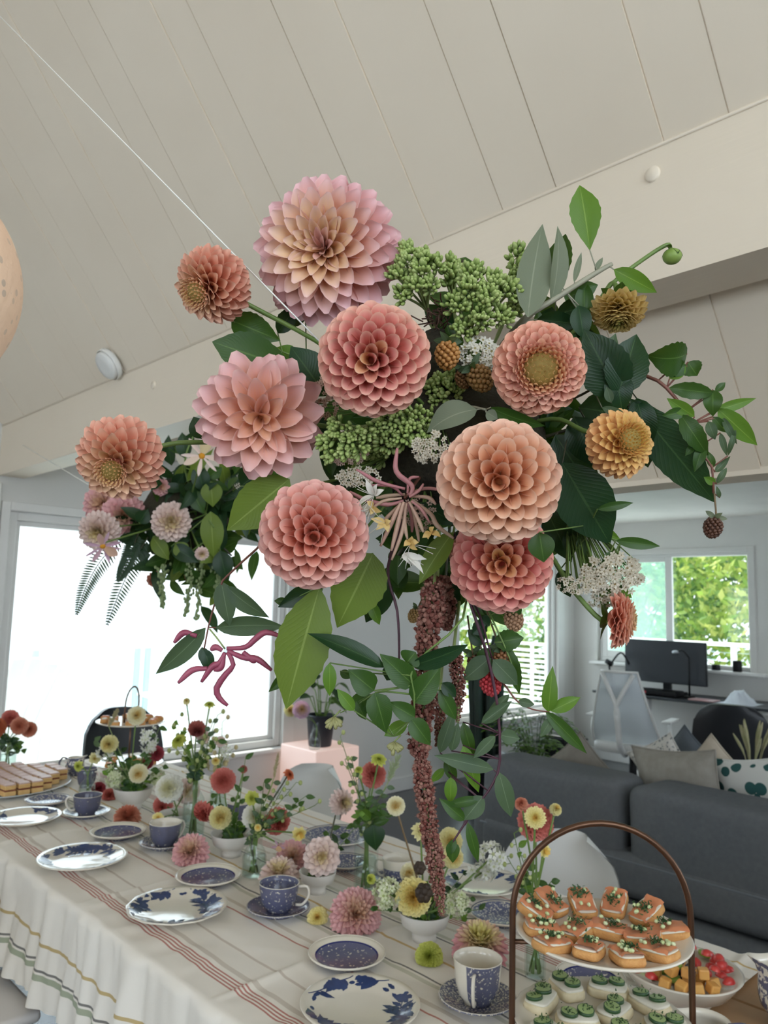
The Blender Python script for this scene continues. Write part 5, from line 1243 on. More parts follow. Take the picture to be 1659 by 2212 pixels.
# ================================================================== vases and cut flowers on the table
m_bowl = mat('white_bowl', '#ddd8d0', '#d5d0c7', 6, .3)
def footed_bowl(label, px, py, R, h):
    c = onz(px, py, TOP); o = thing('footed_bowl', label, 'bowl', (c.x, c.y, TOP), group='white footed flower bowls')
    MB().lathe([(.0001, .004), (.36*R, .004), (.40*R, 0), (.46*R, 0), (.47*R, .010), (.44*R, .016), (.62*R, .026), (.86*R, .55*h), (R, h), (R*1.005, h*1.02), (.965*R, h), (.82*R, .55*h), (.55*R, .035), (.0001, .030)], 48).build('bowl', m_bowl, o)
    MB().lathe([(.0001, .62*h), (.855*R, .62*h)], 36).build('water', m_water, o)
    return Vector((c.x, c.y, TOP)), Vector((c.x, c.y, TOP+h*.9)), depth(c)
def bottle(label, px, py, prof, n=28, sq=False):
    c = onz(px, py, TOP); o = thing('glass_vase', label, 'vase', (c.x, c.y, TOP), hd if sq else 0, group='clear glass bud vases')
    if sq:
        mb = MB(); v = []; N = 4
        for r_, z in prof:
            for j in range(16): w = 2*pi*(j+.5)/16; q = 1/max(abs(cos(w)), abs(sin(w)))**.85; v.append((r_*q*cos(w), r_*q*sin(w)*.75, z))
        mb.add(v, [(i*16+j, i*16+(j+1) % 16, (i+1)*16+(j+1) % 16, (i+1)*16+j) for i in range(len(prof)-1) for j in range(16)]); mb.build('glass', m_vase, o)
    else: MB().lathe(prof, n).build('glass', m_vase, o)
    wz = prof[-1][1]*.5; wr = [r_ for r_, z in prof if .01 < z <= wz] or [prof[1][0]]
    MB().lathe([(.0001, .006), (min(wr)*.9, .006), (min(wr)*.9, wz), (.0001, wz)], 20).build('water', m_water, o)
    MB().tube([(prof[-1][0]*cos(i*pi/14)*(1.15 if sq else 1), prof[-1][0]*sin(i*pi/14)*(.9 if sq else 1), prof[-1][1]) for i in range(29)], .0016, 6).build('rim', m_vase, o)
    return Vector((c.x, c.y, TOP)), Vector((c.x, c.y, TOP+prof[-1][1])), depth(c)
V = {}
V['B1'] = footed_bowl('white footed bowl of cream dahlias in front of the wire stand', 285, 1746, .072, .075)
V['B2'] = footed_bowl('white footed bowl with a yellow dahlia next to the small navy plate', 499, 1848, .065, .066)
V['B3'] = footed_bowl('small white footed bowl of blush dahlias behind the toile cup', 685, 1928, .050, .055)
V['B4'] = footed_bowl('white footed bowl of yellow dahlias beneath the hanging red tassel', 916, 2030, .061, .064)
V['B5'] = footed_bowl('white footed bowl of white dahlias behind the cream-lined cup', 378, 1795, .055, .06)
bt = lambda r, h, nr: [(.0001, .003), (r*.95, .003), (r, .010), (r*1.02, h*.45), (r*.85, h*.60), (nr, h*.75), (nr, h*.93), (nr*1.25, h)]
V['V1'] = bottle('tall clear glass bottle between the two footed bowls', 416, 1806, bt(.037, .20, .014))
V['V2'] = bottle('short clear bottle of small yellow blooms beside the navy cup', 187, 1724, bt(.030, .095, .013))
V['V3'] = bottle('clear glass bottle of mixed stems in front of the coral dahlia', 548, 1892, bt(.034, .115, .020))
V['V4'] = bottle('tall square clear glass vase behind the loose pink dahlia', 789, 1925, [(.0001, .004), (.030, .004), (.032, .010), (.033, .125), (.027, .15), (.016, .165), (.017, .18)], sq=True)
V['V5'] = bottle('small round clear glass next to the stand with a coral dahlia', 1156, 2112, [(.0001, .004), (.021, .004), (.0225, .010), (.0225, .10), (.023, .13)])
V['V6'] = bottle('clear bottle of orange pompons behind the cake tray', 14, 1662, bt(.036, .13, .016))
V['VF'] = bottle('slim bottle with airy sprays in front of the glowing cube', 470, 1742, bt(.030, .12, .014))
def inw(key, k): b, m, t = V[key]; a = k*2.4; s = .012 if key[0] == 'V' else .016; return [m+Vector((cos(a)*s*.6, sin(a)*s*.6, -.004)), b+Vector((-cos(a)*s, -sin(a)*s, .035 if key[0] == 'B' else .012))]
ki = 0
def fl(key, px, py, r, col, label, lean=(0, 0), dt=0, kind='ball', N=90, sc='green', mid=None, **kw):
    """one stemmed flower standing in vase `key`, bloom centred on the pixel, dt nearer(-)/farther(+) than the vase"""
    global ki; ki += 1
    t = V[key][2]+dt; c = at(px, py, t); R = mm(r, t); st = inw(key, ki)
    if mid: st = [at(mid[0], mid[1], t)]+st
    return cut_flower(label, c, R, col, cam_axis(c, *lean), kind, N, st, stemc=sc, seed=ki, **kw)
G1 = dict(p=.62, flat=.8)
# bowl B1 and bottle V2
fl('B1', 295, 1546, 21, 'cream', 'tall cream pompon dahlia in front of the wire stand plate', (.2, -.1))
fl('B1', 236, 1607, 20, 'paleyel', 'creamy yellow dahlia leaning towards the black chair', (-.3, .2))
fl('B1', 299, 1671, 21, 'cream', 'cream dahlia with golden eye low in the footed bowl by the wire stand', (.0, .1), -.05)
fl('B1', 338, 1628, 17, 'red', 'dark rose pompon beside white snapdragons', (.3, 0), .05)
fl('B1', 318, 1648, 14, 'red', 'smaller rose bloom below the dark rose pompon', (.1, .2), .08)
fl('V2', 170, 1655, 13, 'lime', 'small yellow bloom in the short bottle, facing the cakes', (-.6, .2), kind='deco', N=40, phimax=1.5, flat=.5)
fl('V2', 205, 1638, 14, 'paleyel', 'small pale yellow open bloom with dark eye in the short bottle', (0, .1), kind='deco', N=40, phimax=1.5, flat=.5, heart='#8a6a20')
# hidden bowl B5
fl('B5', 366, 1703, 31, 'white', 'large white dahlia behind the tall glass bottle', (-.2, 0), .06, N=110)
fl('B5', 405, 1708, 28, 'blush', 'pale blush dahlia seen through the tall glass bottle', (.3, .1), .17, N=100)
fl('B5', 352, 1740, 22, 'coral', 'coral dahlia hanging beneath the large white one', (-.3, .4), .10)
fl('B5', 341, 1767, 14, 'yellow', 'golden bloom resting behind the cream-lined cup', (.2, -.5), -.11, kind='deco', N=40, phimax=1.5, flat=.5)
# tall bottle V1
fl('V1', 403, 1515, 8, 'paleyel', 'closed yellow bud on the tallest thin stem', (0, -1), N=30)
fl('V1', 453, 1523, 13, 'lime', 'yellow daisy-like bloom seen edge on at the top of the tall bottle', (.3, -2.0), kind='deco', N=45, phimax=1.5, flat=.4)
fl('V1', 425, 1574, 20, 'dusty', 'dusty red pompon dahlia turned away in the tall bottle', (0, 1.0))
fl('V1', 386, 1601, 19, 'lime', 'yellow-green dahlia tipped sideways in the tall bottle', (-.9, -1.2), kind='deco', N=70, flat=.5, phimax=1.7)
fl('V1', 440, 1592, 15, 'blush', 'small beige bloom behind the dusty red pompon', (.4, .2), .06)
fl('VF', 476, 1602, 12, 'blush', 'small pale pink bloom above the coral pompon', (0, -.2))
fl('VF', 466, 1645, 9, 'yellow', 'round green-gold bud beside the coral pompon', (0, -1), N=30)
# bowl B2, bottle V3
fl('B2', 482, 1686, 28, 'coral', 'coral red ball dahlia standing tall above the footed bowl', (0, .05), .05, N=130)
fl('B2', 476, 1766, 25, 'paleyel', 'soft yellow ball dahlia low in the footed bowl', (-.05, 0), -.04, N=120)
fl('B2', 442, 1752, 25, 'coral', 'coral dahlia drooping over the bowl with its back showing', (-.7, 1.2), .04)
fl('B2', 526, 1662, 9, 'dusty', 'brown closed bud on a straight stem', (0, -1), .03, N=26)
fl('V3', 544, 1724, 17, 'lime', 'lime green dahlia with green eye in the bottle', (0, 0), -.02, kind='deco', N=50, phimax=1.55, flat=.5)
fl('V3', 551, 1763, 29, 'white', 'white dahlia with green heart behind the bottle stems', (.1, .1), .04, N=110)
fl('V3', 557, 1788, 8, 'yellow', 'tight yellow bud at the bottle neck', (0, 0), -.04, N=28)
fl('V3', 598, 1774, 31, 'coral', 'coral red dahlia seen from behind beside the bottle', (.6, .8), .03, N=110)
fl('V3', 624, 1674, 15, 'orange', 'rust orange bloom seen edge on above the white chair seat', (1.6, -1.1), .12, kind='deco', N=45, phimax=1.5, flat=.5, sc='dark')
fl('V3', 601, 1826, 17, 'lilac', 'small lilac flower nodding below the coral bloom', (-.1, .9), -.05, kind='flat', N=7, phimax=1.4, p=.1, rb=.1, wscale=.8)
fl('V3', 646, 1801, 17, 'yellow', 'yellow and white spidery bloom beside the blush bowl', (.2, .5), -.05, kind='flat', N=16, phimax=1.6, p=.4, rb=.1, wscale=1.2)
# bowl B3
fl('B3', 695, 1850, 43, 'blush', 'large blush waterlily dahlia leaning over its small bowl', (0, .05), -.02, kind='deco', N=52, phimax=1.8, flat=.6, rb=.2, low=False)
fl('B3', 737, 1732, 29, 'blush', 'tall blush dahlia turned sideways on a dark stem', (.9, .1), .06, kind='deco', N=80, rb=.25, phimax=1.9, sc='dark')
# square vase V4
fl('V4', 806, 1674, 29, 'coral', 'coral dahlia behind stems above the square vase', (.2, -.2), .08, N=110)
fl('V4', 818, 1642, 20, 'lime', 'yellow-green bloom atop the coral dahlia in the square vase', (.4, -1.4), .02, kind='deco', N=50, phimax=1.5, flat=.45)
fl('V4', 775, 1664, 9, 'lime', 'green bud beside the coral dahlia in the square vase', (0, -1), .0, N=26)
# bowl B4
fl('B4', 893, 1937, 41, 'yellow', 'large yellow dahlia with golden eye low in the bowl beneath the tassel', (.1, .05), -.05, N=150, p=.6, flat=.7)
fl('B4', 855, 1741, 21, 'cream', 'round cream pompon on a long dark stem', (0, -.1), 0, sc='brown', N=120)
fl('B4', 910, 1798, 24, 'paleyel', 'pale yellow open dahlia half behind the tassel', (.3, -.9), .03, kind='deco', N=60, phimax=1.5, flat=.6)
fl('B4', 972, 1816, 28, 'paleyel', 'yellow dahlia showing to one side of the hanging tassel, higher one', (.2, 0), .12)
fl('B4', 978, 1852, 24, 'paleyel', 'yellow dahlia below its twin beside the tassel', (.3, .1), .02)
fl('B4', 885, 1886, 22, 'cream', 'soft cream dahlia behind the large yellow one', (-.1, 0), .06)
fl('B4', 802, 1899, 11, 'lime', 'green bud with yellow tip sticking out towards the square vase', (-1, 0), -.02, N=28)
# glass V5
fl('V5', 1157, 1776, 40, 'coral', 'large coral ball dahlia on the tall stem by the arched stand', (0, 0), .06, N=150)
fl('V5', 1156, 1766, 25, 'yellow', 'yellow open dahlia in front of the coral ball dahlia', (0, 0), -.02, N=90, kind='deco', phimax=1.6, flat=.5, heart='#b89a28')
fl('V5', 1126, 1737, 15, 'peach', 'peach half-open bud leaning towards the square vase', (-.5, -1.0), .03, N=40)
fl('V5', 1200, 1749, 14, 'paleyel', 'pale yellow half-open bud leaning towards the arch', (.6, -.9), .03, N=40)
fl('V5', 1176, 1838, 15, 'yellow', 'small ragged yellow bloom lower on the stem by the arch', (.6, .2), -.03, kind='flat', N=18, phimax=1.5, p=.4, rb=.1, wscale=1.2)
# bottle V6
for px, py, r_, col, lab in ((-8, 1572, 21, 'orange', 'deep orange pompon, the lowest of the cluster behind the cakes'), (22, 1552, 19, 'coral', 'red-orange pompon at the back of the cluster behind the cakes'), (42, 1568, 19, 'peach', 'brown-peach pompon in the middle behind the cakes'), (63, 1576, 17, 'peach', 'brown-peach pompon nearest the deck chair')): fl('V6', px, py, r_, col, lab, (0, 0), {-8: 0, 22: .075, 42: -.03, 63: .045}[px], N=90)

# loose heads lying on the cloth
def loose(label, px, py, r, col, axis, kind='spike', N=130, **kw):
    c0 = onz(px, py, TOP); t = depth(c0); R = mm(r, t); c = at(px, py, t); c.z = TOP+R*.50; ax = Vector((0, 0, 1))*axis[2]+cam_axis(c, axis[0], axis[1])*(1-axis[2])
    c = Vector((onz(px, py, c.z).x, onz(px, py, c.z).y, c.z)); return cut_flower(label, c, R, col, ax.normalized(), kind, N, seed=int(px), low=False, floor=TOP, name='loose_dahlia', group='loose dahlia heads on the cloth', **kw)
LK = dict(phimax=1.75, flat=.8, rb=.28, wscale=1.5, p=.55)
loose('loose peach and yellow dahlia head behind the small navy plate', 275, 1766, 29, 'peach', (0, 0, .6), **LK)
loose('loose pink dahlia head between the small navy plate and the footed bowl', 412, 1842, 40, 'pink', (-.2, 0, .35), **LK)
loose('large loose pink dahlia head beside the bowl of yellow dahlias', 768, 1976, 55, 'pink', (.1, .1, .25), N=170, **LK)
loose('large loose pink dahlia head with yellow centre behind the cream cup', 1037, 2047, 60, 'pinkyel', (0, -.1, .65), N=190, **LK)
loose('small loose yellow dahlia head beside the toile saucer', 686, 1982, 23, 'yellow', (-.1, -.1, .15), kind='ball', N=90, phimax=1.6, flat=.5)
loose('small loose yellow-green dahlia head in front of the footed bowl', 927, 2066, 31, 'lime', (-.05, -.15, .15), kind='ball', N=120, phimax=1.6, flat=.5, heart='#7a6a30')
loose('blush white dahlia head lying behind the toile cup', 603, 1893, 43, 'blush', (-.1, -.1, .5), **LK)
loose('dusky pink dahlia head behind the small blush bowl', 632, 1852, 37, 'pink', (0, 0, .3), **LK)
loose('crimson dahlia head behind the short bottle of yellow blooms', 213, 1704, 15, 'red', (0, 0, .3), kind='ball', N=80)
loose('coral dahlia head lying beside the first footed bowl', 236, 1719, 16, 'coral', (0, 0, .4), kind='ball', N=80)

# white clusters: snapdragons, stocks, hydrangea
m_whfl = floret_mat('white_florets', '#e2e2d6', '#ebebe3', '#c9cf9a'); m_grfl = floret_mat('green_white_florets', '#cfd6a8', '#dfe2c4', '#a9b86e')
def cluster(label, key, px, py, rx, ry, n, r, m, dt=0, name='white_bloom', petr=5, up=0):
    global ki; ki += 1; t = V[key][2]+dt; c = at(px, py, t); o = thing(name, label, 'flower', c); rr = random.Random(ki); cs = []
    for i in range(n):
        d = Vector((rr.gauss(0, 1), rr.gauss(0, 1), rr.gauss(0, 1))).normalized(); q = rr.uniform(.55, 1)
        cs.append((c+RGT*(d.x*mm(rx, t)*q)+UPV*(d.y*mm(ry, t)*q)-FWD*(d.z*mm(min(rx, ry), t)*q), (RGT*d.x+UPV*d.y-FWD*(d.z+.3))))
    mb = MB(); florets(mb, cs, mm(r, t), petr, ki, .35); b = mb.build('florets', m, o, world=True); b['kind'] = 'stuff'
    MB().tube(bez([c]+inw(key, ki), 10), .0022, 6).build('stem', M_STEM['green'], o, world=True)
cluster('white snapdragon spike beside the dark rose pompon', 'B1', 322, 1600, 16, 36, 46, 8, m_whfl)
cluster('white ruffled bloom below the creamy dahlia by the black chair', 'B1', 226, 1625, 16, 18, 26, 8, m_whfl, .04)
cluster('pale green hydrangea low in the bowl by the wire stand', 'B1', 252, 1680, 26, 30, 60, 8, m_grfl, .03)
cluster('white-green bloom at the outer side of the bowl by the wire stand', 'B1', 340, 1680, 18, 16, 30, 8, m_grfl, .05)
cluster('greenish white hydrangea head in the bowl beneath the tassel', 'B4', 838, 1930, 34, 30, 75, 10, m_grfl, -.04)
cluster('pale green bloom hanging over the bowl edge beside the tassel tip', 'B4', 988, 1955, 26, 30, 55, 9, m_grfl, -.02)
cluster('white sweet-pea like spray in front of the white chair', 'B4', 1062, 1852, 30, 40, 48, 13, m_whfl, .06)
cluster('white bloom below the sweet-pea spray', 'B4', 1040, 1885, 34, 16, 34, 12, m_whfl, .06)
cluster('tiny pink and white blossoms above the coral pompon', 'VF', 487, 1622, 14, 20, 22, 6, m_whfl, .03)

# airy sprigs: thin stem, side stalks, small leaves or buds
def sprig(label, key, tip, n=9, leafpx=10, kind='mid', mid=None, dt=0, buds=None, budr=4, sc='green', spread=14, group='green sprigs in the table vases'):
    global ki; ki += 1; st = inw(key, ki)
    def room(q):      # how far a sprig leaning q nearer or farther stays clear of the blooms
        e_ = at(tip[0], tip[1], V[key][2]+q); return min((st[0].lerp(e_, u)-c).length-R-.012 for u in (.45, .6, .75, .9, 1) for c, R in BLOOMS)-abs(q)*.05
    dt = max((-.12, -.09, -.06, -.03, 0, .03, .06, .09, .12), key=room); t = V[key][2]+dt; e = at(tip[0], tip[1], t); o = thing('green_sprig', label, 'sprig', V[key][1], group=group); st = inw(key, ki)
    P = bez([st[1], st[0]]+([at(mid[0], mid[1], t)] if mid else [])+[e], 16); MB().tube(P, [.0019-.0011*i/len(P) for i in range(len(P))], 6).build('stem', M_STEM[sc], o, world=True); rr = random.Random(ki*3+1)
    i0 = len(P)//2-1
    for i in range(n):
        p = P[min(len(P)-1, i0+int((len(P)-i0)*i/n))]; s = 1 if i % 2 else -1
        q = p+RGT*(s*mm(spread, t)*rr.uniform(.5, 1.1))+UPV*(mm(spread, t)*rr.uniform(-.3, .8))-FWD*mm(spread, t)*rr.uniform(-.6, .6)
        if buds:
            MB().tube([p, q], .0008, 4).build('stalk', M_STEM[sc], o, world=True); mb = MB(); mb.ell(q, mm(budr, t), mm(budr, t), mm(budr, t)*1.2, 8, 6); mb.build('bud', buds, o, world=True)
        else: mb = MB(); leaf_geo(mb, p, p+(q-p).normalized()*mm(leafpx*rr.uniform(1.2, 2.2), t), mm(leafpx, t), nu=5, nv=2); mb.build('leaf', LM[kind], o, world=True)
m_bud = mat('green_bud', '#8f9a58', '#a8b070', 40, .6); m_tan = mat('tan_bud', '#b8a878', '#c8ba90', 40, .7)
for key, lab, L in (('B1', 'leafy green sprig in the bowl by the wire stand', [(205, 1600, 'sage'), (262, 1622, 'dark'), (345, 1570, 'mid'), (270, 1650, 'mid'), (352, 1655, 'mid'), (228, 1668, 'lime'), (310, 1640, 'mid'), (285, 1635, 'mid'), (245, 1650, 'dark'), (325, 1690, 'lime')]),
                    ('V1', 'thin leafy sprig in the tall glass bottle', [(375, 1560, 'lime'), (470, 1600, 'mid'), (460, 1560, 'sage'), (400, 1640, 'mid'), (437, 1650, 'mid'), (420, 1680, 'dark')]),
                    ('B2', 'green sprig in the bowl with the yellow ball dahlia', [(530, 1640, 'mid'), (510, 1720, 'mid'), (455, 1720, 'mid'), (540, 1790, 'dark'), (500, 1770, 'mid'), (515, 1790, 'lime')]),
                    ('V3', 'fine green sprig in the bottle of mixed stems', [(590, 1690, 'sage'), (645, 1740, 'mid'), (660, 1720, 'mid'), (620, 1760, 'sage'), (570, 1690, 'mid')]),
                    ('B3', 'green sprig in the small blush bowl', [(715, 1790, 'mid'), (765, 1790, 'mid'), (735, 1810, 'dark')]),
                    ('V4', 'leafy sprig in the square glass vase', [(760, 1640, 'sage'), (845, 1760, 'mid'), (775, 1760, 'lime'), (835, 1700, 'sage'), (820, 1740, 'mid'), (790, 1730, 'mid'), (760, 1780, 'mid')]),
                    ('B4', 'green sprig in the bowl beneath the tassel', [(1015, 1940, 'mid'), (1025, 1985, 'lime'), (1000, 1890, 'dark'), (800, 1965, 'mid'), (945, 1870, 'mid'), (860, 1960, 'dark'), (1035, 1965, 'mid'), (925, 1900, 'lime'), (870, 1905, 'mid'), (985, 1915, 'dark')]),
                    ('V5', 'leafy stem in the small round glass', [(1120, 1830, 'lime'), (1190, 1905, 'mid'), (1140, 1880, 'mid'), (1132, 1905, 'mid')]),
                    ('V6', 'dark leafy stem behind the cakes', [(30, 1620, 'dark'), (10, 1630, 'dark'), (48, 1625, 'mid')])):
    for x, y, kd in L: sprig(lab, key, (x, y), 10, 11 if key != 'V5' else 14, kd, group='sprigs: '+lab)
for key, lab, L in (('V1', 'airy seed-head spray in the tall glass bottle', [(380, 1550), (470, 1545), (375, 1610), (455, 1600)]), ('VF', 'airy bud spray in the slim bottle', [(480, 1560), (500, 1620), (452, 1600)]), ('V4', 'tall bud spray in the square vase', [(735, 1590), (745, 1640)]), ('V5', 'twining bud spray in the small round glass', [(1095, 1850), (1110, 1800)]), ('V3', 'fine bud spray in the bottle of mixed stems', [(612, 1700), (640, 1690), (680, 1740)])):
    for x, y in L: sprig(lab, key, (x, y), 10, buds=m_bud if key != 'VF' else m_tan, budr=4.5, spread=13, group='sprays: '+lab)
# plumes
def plume(label, key, a, b, w, m, dt=0):
    global ki; ki += 1; t = V[key][2]+dt; p, q = at(*a, t), at(*b, t); o = thing('grass_plume', label, 'grass', V[key][1]); st = inw(key, ki); MB().tube(bez([st[1], st[0], p], 12), .0013, 6).build('stem', M_STEM['pale'], o, world=True)
    mb = MB(); rr = random.Random(ki)
    for i in range(90):
        u = i/90; c = p.lerp(q, u); d = (q-p).normalized()+RGT*rr.uniform(-.8, .8)+FWD*rr.uniform(-.8, .8); L = mm(w, t)*sin(pi*min(1, .15+u*.9))*rr.uniform(.7, 1.3); leaf_geo(mb, c, c+d.normalized()*L, mm(2.6, t), nu=3, nv=2)
    mb.build('plume', m, o, world=True)['kind'] = 'stuff'
m_pl = mat('plume_tan', '#b5a983', '#a39b74', 30, .9, trans=.2); m_plg = mat('plume_green', '#a9b38c', '#93a07a', 30, .9, trans=.2)
plume('tan grass plume leaning in front of the wire stand plate', 'B1', (235, 1570), (256, 1528), 14, m_pl)
plume('slender tan grass plume before the glowing cube', 'V3', (592, 1680), (602, 1622), 9, m_pl)
plume('soft grey-green plume beside the coral dahlia of the square vase', 'V4', (838, 1690), (866, 1625), 22, m_plg)
plume('tan plume beside the coral pompon in the slim bottle', 'VF', (452, 1665), (438, 1616), 12, m_pl)
# dark seed pods on wiry stalks under the tassel
m_pod = mat('seed_pod', '#2c2018', '#40301f', 40, .6, bump=.5)
for px, py, r_, lab in ((907, 1875, 14, 'small dark brown seed pod beside the tassel'), (916, 1929, 20, 'larger dark brown seed pod in front of the yellow dahlia')):
    t = V['B4'][2]-.12; c = at(px, py, t); R = mm(r_, t); o = thing('seed_pod', lab, 'seed pod', c); mb = MB()
    for i in range(14): y = 1-2*(i+.5)/14; q = sqrt(1-y*y); mb.ell(c+RGT*(R*.6*q*cos(i*GA))+UPV*(R*.6*y)+FWD*(R*.6*q*sin(i*GA)), R*.5, R*.42, R*.5, 8, 5)
    mb.build('husk', m_pod, o, world=True); MB().tube(bez([c, at(px+30, py-18 if r_ > 15 else py+6, t+.02), at(955, 1905, t+.05)]+inw('B4', ki), 12), .0012, 6).build('stem', M_STEM['dark'], o, world=True)
# heart-shaped leaf on the square vase, broad leaves in the small glass
o = thing('ivy_leaf_stem', 'stem with a heart-shaped dark leaf hanging over the square vase', 'sprig', V['V4'][1]); t = V['V4'][2]-.04
MB().tube([V['V4'][0]+Vector((0, 0, .02)), V['V4'][1], at(800, 1790, t)], .0018, 6).build('stem', M_STEM['green'], o, world=True)
leaf(o, at(806, 1782, t), at(812, 1838, t-.01), mm(48, t), 'dark', wp=.3, bend=.1); leaf(o, at(800, 1770, t), at(775, 1745, t), mm(22, t), 'lime'); leaf(o, at(808, 1780, t), at(842, 1770, t), mm(16, t), 'mid')
# ================================================================== hanging arrangement in the foreground
TB = .76
HB = 'dahlias of the hanging arrangement'
core_c = at(985, 960, .90); m_moss = mat('moss_core', '#231d13', '#33301d', 40, .95, bump=1.0, bscale=120)
oc_ = thing('moss_ball', 'dark moss and twig ball at the heart of the hanging arrangement', 'moss ball', core_c)
mb = MB(); mb.ell((0, 0, 0), .105, .105, .095, 40, 28); mb.v = [tuple(Vector(p)*(1+.10*mnoise.noise(Vector(p)*40)+.05*mnoise.noise(Vector(p)*110))) for p in mb.v]; mb.build('moss', m_moss, oc_)
mb = MB(); r = random.Random(4)
for i in range(46):
    p = at(938+r.gauss(0, 20), 690+r.gauss(0, 22), .80+r.uniform(-.02, .03))-core_c; q = p+Vector((r.uniform(-1, 1), r.uniform(-1, 1), r.uniform(-.6, 1)))*.016; mb.tube([p, p.lerp(q, .5)+Vector((r.uniform(-1, 1), r.uniform(-1, 1), 0))*.003, q], .0008, 4)
mb.build('twigs', mat('twig_brown', '#3a2218', '#553424', 30, .8), oc_)
MB().tube([at(938, 720, .80)-core_c, at(960, 860, .85)-core_c], [.012, .03], 10).build('twig_base', m_moss, oc_)

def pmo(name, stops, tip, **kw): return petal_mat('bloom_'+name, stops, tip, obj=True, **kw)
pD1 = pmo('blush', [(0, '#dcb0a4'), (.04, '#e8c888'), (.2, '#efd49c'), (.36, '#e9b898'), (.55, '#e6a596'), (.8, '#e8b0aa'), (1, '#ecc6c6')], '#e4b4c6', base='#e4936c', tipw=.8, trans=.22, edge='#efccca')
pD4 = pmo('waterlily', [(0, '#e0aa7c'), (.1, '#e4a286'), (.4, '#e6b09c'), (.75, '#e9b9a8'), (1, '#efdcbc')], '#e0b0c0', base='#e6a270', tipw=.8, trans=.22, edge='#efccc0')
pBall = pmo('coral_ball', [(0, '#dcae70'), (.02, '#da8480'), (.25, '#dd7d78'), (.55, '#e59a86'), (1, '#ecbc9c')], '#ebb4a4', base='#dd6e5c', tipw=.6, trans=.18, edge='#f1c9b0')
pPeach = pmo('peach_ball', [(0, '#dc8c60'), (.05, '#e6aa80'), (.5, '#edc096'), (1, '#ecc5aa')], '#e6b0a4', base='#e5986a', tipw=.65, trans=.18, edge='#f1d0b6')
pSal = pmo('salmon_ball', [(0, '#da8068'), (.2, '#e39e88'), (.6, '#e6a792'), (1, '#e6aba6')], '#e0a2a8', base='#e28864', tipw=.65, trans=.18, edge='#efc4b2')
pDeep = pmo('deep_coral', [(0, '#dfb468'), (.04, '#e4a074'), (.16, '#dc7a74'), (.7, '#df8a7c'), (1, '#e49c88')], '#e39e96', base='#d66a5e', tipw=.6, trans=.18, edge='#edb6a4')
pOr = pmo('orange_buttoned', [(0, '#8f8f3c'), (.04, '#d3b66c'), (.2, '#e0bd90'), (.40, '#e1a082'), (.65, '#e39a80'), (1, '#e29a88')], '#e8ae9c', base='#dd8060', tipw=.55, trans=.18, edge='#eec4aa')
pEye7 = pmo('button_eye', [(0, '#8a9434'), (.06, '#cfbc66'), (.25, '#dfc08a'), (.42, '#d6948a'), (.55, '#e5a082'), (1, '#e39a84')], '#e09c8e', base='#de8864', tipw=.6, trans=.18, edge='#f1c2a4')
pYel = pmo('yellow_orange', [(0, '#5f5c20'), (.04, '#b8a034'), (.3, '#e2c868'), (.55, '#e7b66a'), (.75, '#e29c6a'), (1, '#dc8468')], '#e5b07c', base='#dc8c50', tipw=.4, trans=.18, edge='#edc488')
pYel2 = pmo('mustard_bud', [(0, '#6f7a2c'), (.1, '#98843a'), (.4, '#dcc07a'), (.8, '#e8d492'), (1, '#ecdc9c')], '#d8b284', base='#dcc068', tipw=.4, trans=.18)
BALL = dict(phimax=2.25, p=.60, flat=.95, rb=.50, wscale=1.18, tilt=.14, jit=.05)
big_dahlia('dahlia', 'largest pink dahlia with a pale yellow heart at the crown of the arrangement', 706, 545, .80, 163, 'deco', pD1, 195, (-.26, -.22), HB, [(800, 640, .82), (930, 820, .88)], '#c98a70', phimax=2.15, p=.74, flat=.80, rb=.30, wscale=1.32, tilt=.34, jit=.09, cshort=.3)
big_dahlia('dahlia', 'coral dahlia in profile on a long stem, turned towards the globe lamp', 460, 615, .77, 86, 'deco', pOr, 180, (-.85, .40), HB, [(540, 660, .79), (680, 735, .82), (820, 830, .88)], '#b5553f', button=(.34, 80, .14, .02, .2), phimax=2.2, p=.80, flat=.85, rb=.38, wscale=1.35, tilt=.26, jit=.08)
big_dahlia('dahlia', 'coral pink ball dahlia with rosy heart in the middle of the arrangement', 808, 778, .70, 122, 'ball', pBall, 200, (-.08, -.02), HB, [(900, 860, .80), (960, 920, .88)], '#b85848', **BALL)
big_dahlia('dahlia', 'broad-petalled pink waterlily dahlia with cream lower petals', 563, 900, .745, 143, 'deco', pD4, 92, (-.02, .12), HB, [(700, 920, .80), (880, 940, .88)], '#cf8a62', phimax=2.15, p=.66, flat=.82, rb=.20, wscale=1.12, tilt=.30, jit=.17, cshort=.2)
big_dahlia('dahlia', 'salmon dahlia with violet-green eye at the end of a straight stem', 260, 990, .75, 96, 'deco', pOr, 170, (-.32, .46), HB, [(355, 962, .77), (450, 955, .79), (800, 955, .88)], '#b5604a', button=(.30, 80, .12, .0, .2), phimax=2.2, p=.76, flat=.85, rb=.36, wscale=1.32, tilt=.28, jit=.09)
big_dahlia('dahlia', 'salmon ball dahlia above the broad hanging leaves', 678, 1155, .70, 119, 'ball', pSal, 180, (0, .06), HB, [(780, 1090, .80), (900, 1000, .88)], '#bb6a50', **BALL)
big_dahlia('dahlia', 'orange dahlia with a tight buttoned yellow-green eye', 1165, 797, .73, 102, 'ball', pEye7, 230, (.12, .02), HB, [(1100, 880, .82), (1020, 940, .88)], '#b5603c', button=(.46, 110, .30, .02, .44), phimax=2.0, p=.80, flat=.62, rb=.50, wscale=1.3, tilt=.16, jit=.04)
big_dahlia('dahlia', 'pale peach ball dahlia, the palest and roundest of the arrangement', 1077, 1041, .68, 134, 'ball', pPeach, 185, (0, .02), HB, [(1050, 1000, .80), (1010, 970, .88)], '#cf8a5c', **BALL)
